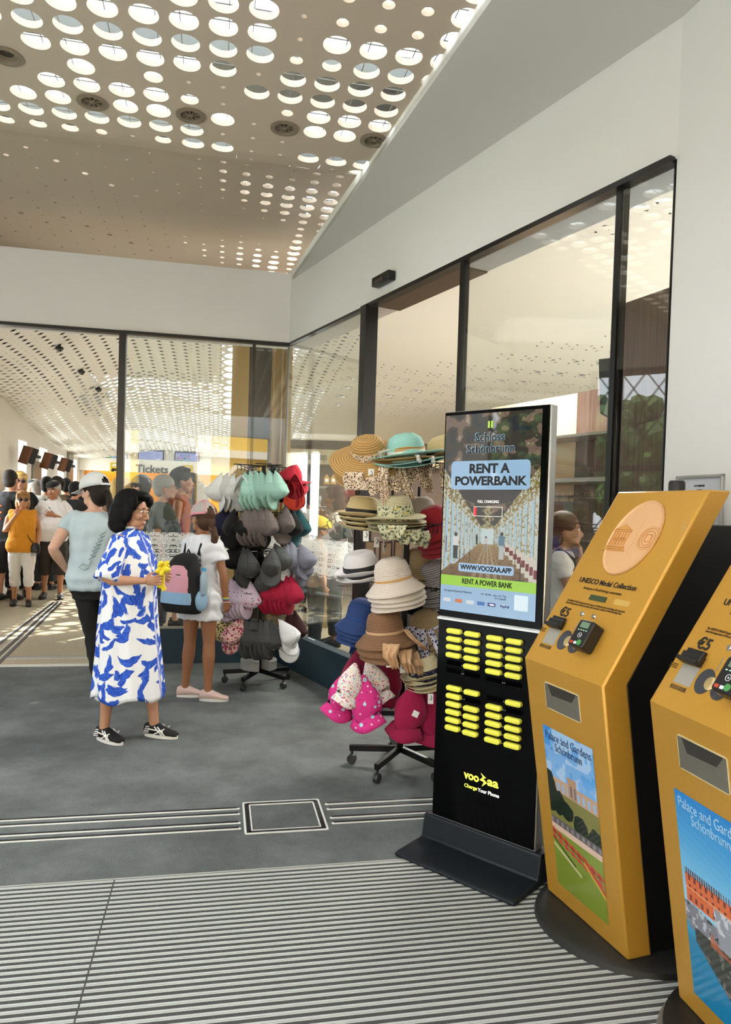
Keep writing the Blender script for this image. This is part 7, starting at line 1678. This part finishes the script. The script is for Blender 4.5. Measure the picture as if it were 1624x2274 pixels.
# "sa Shop" fascia deeper in the shop, showcases and clocks below it
a = Vector(atY(676, 1013, 12.)); c = Vector(atY(738, 1013, 12.)); w_ = (c-a).length
t = thing('shop_fascia', 'beige shop fascia ending in the words sa Shop', 'sign', ((a.x+c.x)/2, 12., a.z), 0); b = MB(); b.box((.6, .15, 0), (w_+3.0, .3, .24)); b.build('board', mat('fascia_beige', '#b5a888', .6), t); text('letters', 'sa Shop', .18, mat('fascia_text', '#5a5140', .6), t, (-w_*.08, -.006, 0), (PI/2, 0, 0), width=w_*.78, ext=.004)
wallbox('wall_inner', (a.x-.4, 12.31), (a.x+5.5, 12.31), 0, a.z+.3, .1, mat('brown_wall', '#5b4c41', .7), 1)
for k, (x, y) in enumerate(((726, 1065), (741, 1065))):
    p = atY(x, y, 9.4); t = thing('mantel_clock', ('left', 'right')[k]+' one of two small gilt house-shaped clocks on the glass showcase', 'clock', p, group='gilt clocks'); b = MB(); b.prism([(-.035, -.06), (.035, -.06), (.035, .02), (0, .07), (-.035, .02)], -.02, .02); b.build('case', mat('gilt', '#c9a55c', .3, metal=.6), t); b = MB(); b.lathe([(.001, .003), (.022, .003), (.024, 0)], 20); b.build('dial', mat('paper', '#eceef0', .6), t, (0, -.021, -.01), (PI/2, 0, 0))
p = atY(733, 1083, 9.4); t = thing('glass_showcase', 'tall glass showcase with pale metal edges under the gilt clocks', 'showcase', (p[0], p[1], 0)); zt = p[2]
b = MB(); [b.box((sx_*.19, sy_*.19, zt/2), (.02, .02, zt)) for sx_ in (-1, 1) for sy_ in (-1, 1)]; [b.box((0, s_*.19, z), (.4, .02, .02)) for s_ in (-1, 1) for z in (zt, .6)]; [b.box((s_*.19, 0, z), (.02, .4, .02)) for s_ in (-1, 1) for z in (zt, .6)]; b.build('frame', mat('shelf_metal', '#a9a49c', .3, metal=.5), t)
b = MB(); [b.box((0, 0, z), (.37, .37, .008)) for z in (zt-.25, zt-.5, zt)]; b.build('glass_shelves', mat('shelf_glass', '#b9c4bf', .1, coat=.5), t); b = MB(); b.box((0, 0, .3), (.4, .4, .6)); b.build('base', mat('counter_front', '#8d7a52', .6), t)
rs = random.Random(8)
for k in range(6):
    q = Vector((p[0]-.12+.12*(k % 3), p[1]-.1+.05*(k // 3), zt-.245-.25*(k//3))); t = thing('glass_vase', 'small glassware piece in the showcase, %s shelf, %s' % (('upper', 'lower')[k//3], ('left', 'middle', 'right')[k % 3]), 'glassware', q, group='glassware in the showcase'); b = MB(); r = .02+.008*(k % 2); b.lathe([(.001, 0), (r*.8, .0), (r*.3, .03), (r*.3, .06), (r, .09), (r*.8, .13)], 14); b.build('glass', mat('glassware', '#c9d3cf', .08, coat=.6), t)
# wire stand with framed pictures just inside the open door, tote bag display
for k, (x, y, h_) in enumerate(((857, 1224, .12), (889, 1222, .12), (822, 1219, .10), (852, 1352, .07), (881, 1352, .07))):
    p = atY(x, y, 5.4); t = thing('framed_picture', 'small dark framed picture of a lady behind the hat rack, %s' % ('left of the post', 'next to the post', 'nearest the door mullion', 'lower left', 'lower right')[k], 'picture', p, group='small framed pictures behind the hats'); b = MB(); b.box((0, 0, 0), (h_*.85, .015, h_*1.25)); b.build('frame', mat('frame_umber', '#3b1f17', .4), t, bevel=.003); b = MB(); b.box((0, -.009, 0), (h_*.62, .004, h_*1.0)); b.build('print', mat('print_brown2', '#8d7458', .6, var=.3, scale=20), t)
t = thing('picture_stand', 'black wire picture stand just inside the shop door behind the hats', 'display stand', (atY(868, 1224, 5.46)[0], 5.46, 0)); b = MB(); [b.box((x, 0, .85), (.02, .02, 1.7)) for x in (-.26, .0, .2)]; b.build('uprights', rackm, t); b = MB(); [b.box((-.03, 0, z), (.5, .015, .015)) for z in (.4, .78, 1.12, 1.5)]; b.build('rails', rackm, t); b = MB(); b.box((-.03, 0, .02), (.5, .35, .03)); b.build('foot', rackm, t)
for k, (x, y, c_, tl) in enumerate(((742, 1172, '#b9a2a4', -.45), (757, 1160, '#8e8a88', -.3), (728, 1186, '#cfc6c2', -.6))):
    p = atY(x, y, 7.0); t = thing('printed_bag', '%s printed cloth bag hanging behind the corner glass' % ('pinkish', 'grey', 'pale')[k], 'bag', p, (0, tl, 0), group='cloth bags behind the corner glass'); b = MB(); b.box((0, 0, -.08), (.15, .04, .18)); b.build('bag_body', mat('bag%d_cloth' % k, c_, .8, var=.2, scale=25), t, bevel=.006); b = MB(); b.tube([(-.05, 0, .0), (-.04, 0, .08), (.04, 0, .08), (.05, 0, .0)], .005, 5); b.build('handle', blk_cloth, t); b = MB(); b.ell((0, -.024, -.08), (.03, .003, .03), seg=14, rin=6); b.build('print', ink, t)
t = thing('black_display_counter', 'low black display counter behind the damask band of the corner glass', 'counter', S(.85, 1.2), ROTS); b = MB(); b.box((0, 0, .38), (1.1, .5, .76)); b.build('body', mat('counter_grey', '#3f4244', .5), t, bevel=.005); b = MB(); b.box((0, 0, .78), (1.16, .56, .04)); b.build('top', mat('case_black', '#101014', .4), t)
# area lamps added under the ceilings to brighten the shop
lamp('shop_lamp', S(2.4, 2.2, 3.05), 2.5, .8, (0, 0, -1), 170, (1, .95, .88)); lamp('shop_lamp', S(-.6, 3.2, 3.0), 2.0, .8, (0, 0, -1), 140, (1, .95, .88))
lamp('shop_lamp', H(-1.5, 6.5, 2.9), 2.5, 1, (0, 0, -1), 110, (1, .95, .88))
# ---------------------------------------------------------------- outside, seen in reflections and through the doors
fac = mat('palace_yellow', '#e3bd5c', .85); stone = mat('palace_white', '#efe8d8', .8); wgl = mat('dark_pane', '#30363a', .1)
t = thing('palace_wing', 'yellow palace wing with white pilasters behind the entrance, seen as a reflection', 'building', (4, -24, 0)); 
b = MB(); b.box((0, -1, 4.5), (44, 2, 9.2)); b.build('facade', fac, t)
b = MB(); [b.box((-20+k*4, .08, 4.4), (.7, .2, 8.8)) for k in range(11)]; b.box((0, .12, 4.3), (44, .35, .4)); b.box((0, .2, 9), (44, .7, .5)); b.box((0, .1, .4), (44, .3, .8)); b.build('pilasters', stone, t)
for k in range(10):
    for z in (2.2, 6.4):
        b = MB(); P_ = [(.75*math.cos(a_), .75*math.sin(a_)+.9) for a_ in np.linspace(0, PI, 13)]+[(-.75, -1.0), (.75, -1.0)]; b.prism(P_, 0, .14); w0_ = b.build('window', stone, t, (-18+k*4, .0, z)); b = MB(); P_ = [(.55*math.cos(a_), .55*math.sin(a_)+.85) for a_ in np.linspace(0, PI, 11)]+[(-.55, -.85), (.55, -.85)]; b.prism(P_, .13, .18); b.build('pane', wgl, w0_)
leafm = mat('foliage', '#3f5c26', .8, var=.5, scale=4); bark = mat('bark', '#4a3b2c', .9)
tl_ = ['nearest broad green tree outside the lattice windows', 'second broad green tree outside the lattice windows', 'third broad green tree outside the lattice windows', 'furthest broad green tree outside the lattice windows']
for k, (x, y, h_) in enumerate(((-13, -3, 5.5), (-16, 2, 6.5), (-14, 7, 5), (-19, 11, 7))):
    t = thing('broad_tree', tl_[k], 'tree', (x, y, -.1)); rs = random.Random(k+3); b = MB()
    for q in range(420):
        a_, f_ = rs.uniform(0, 2*PI), rs.uniform(-1, 1); r = (h_*.34)*(rs.random()**.4); p = Vector((r*math.cos(a_)*math.sqrt(1-f_*f_), r*math.sin(a_)*math.sqrt(1-f_*f_), h_*.62+r*f_*.9)); b.ell(p, (rs.uniform(.15, .32),)*3, rotm(rs.random()*3, 0, 0), 6, 4)
    b.build('crown', leafm, t, smooth=False); b = MB(); b.tube([(0, 0, 0), (.05, 0, h_*.3), (0, .05, h_*.6)], [.2, .15, .1], 10); b.build('trunk', bark, t)
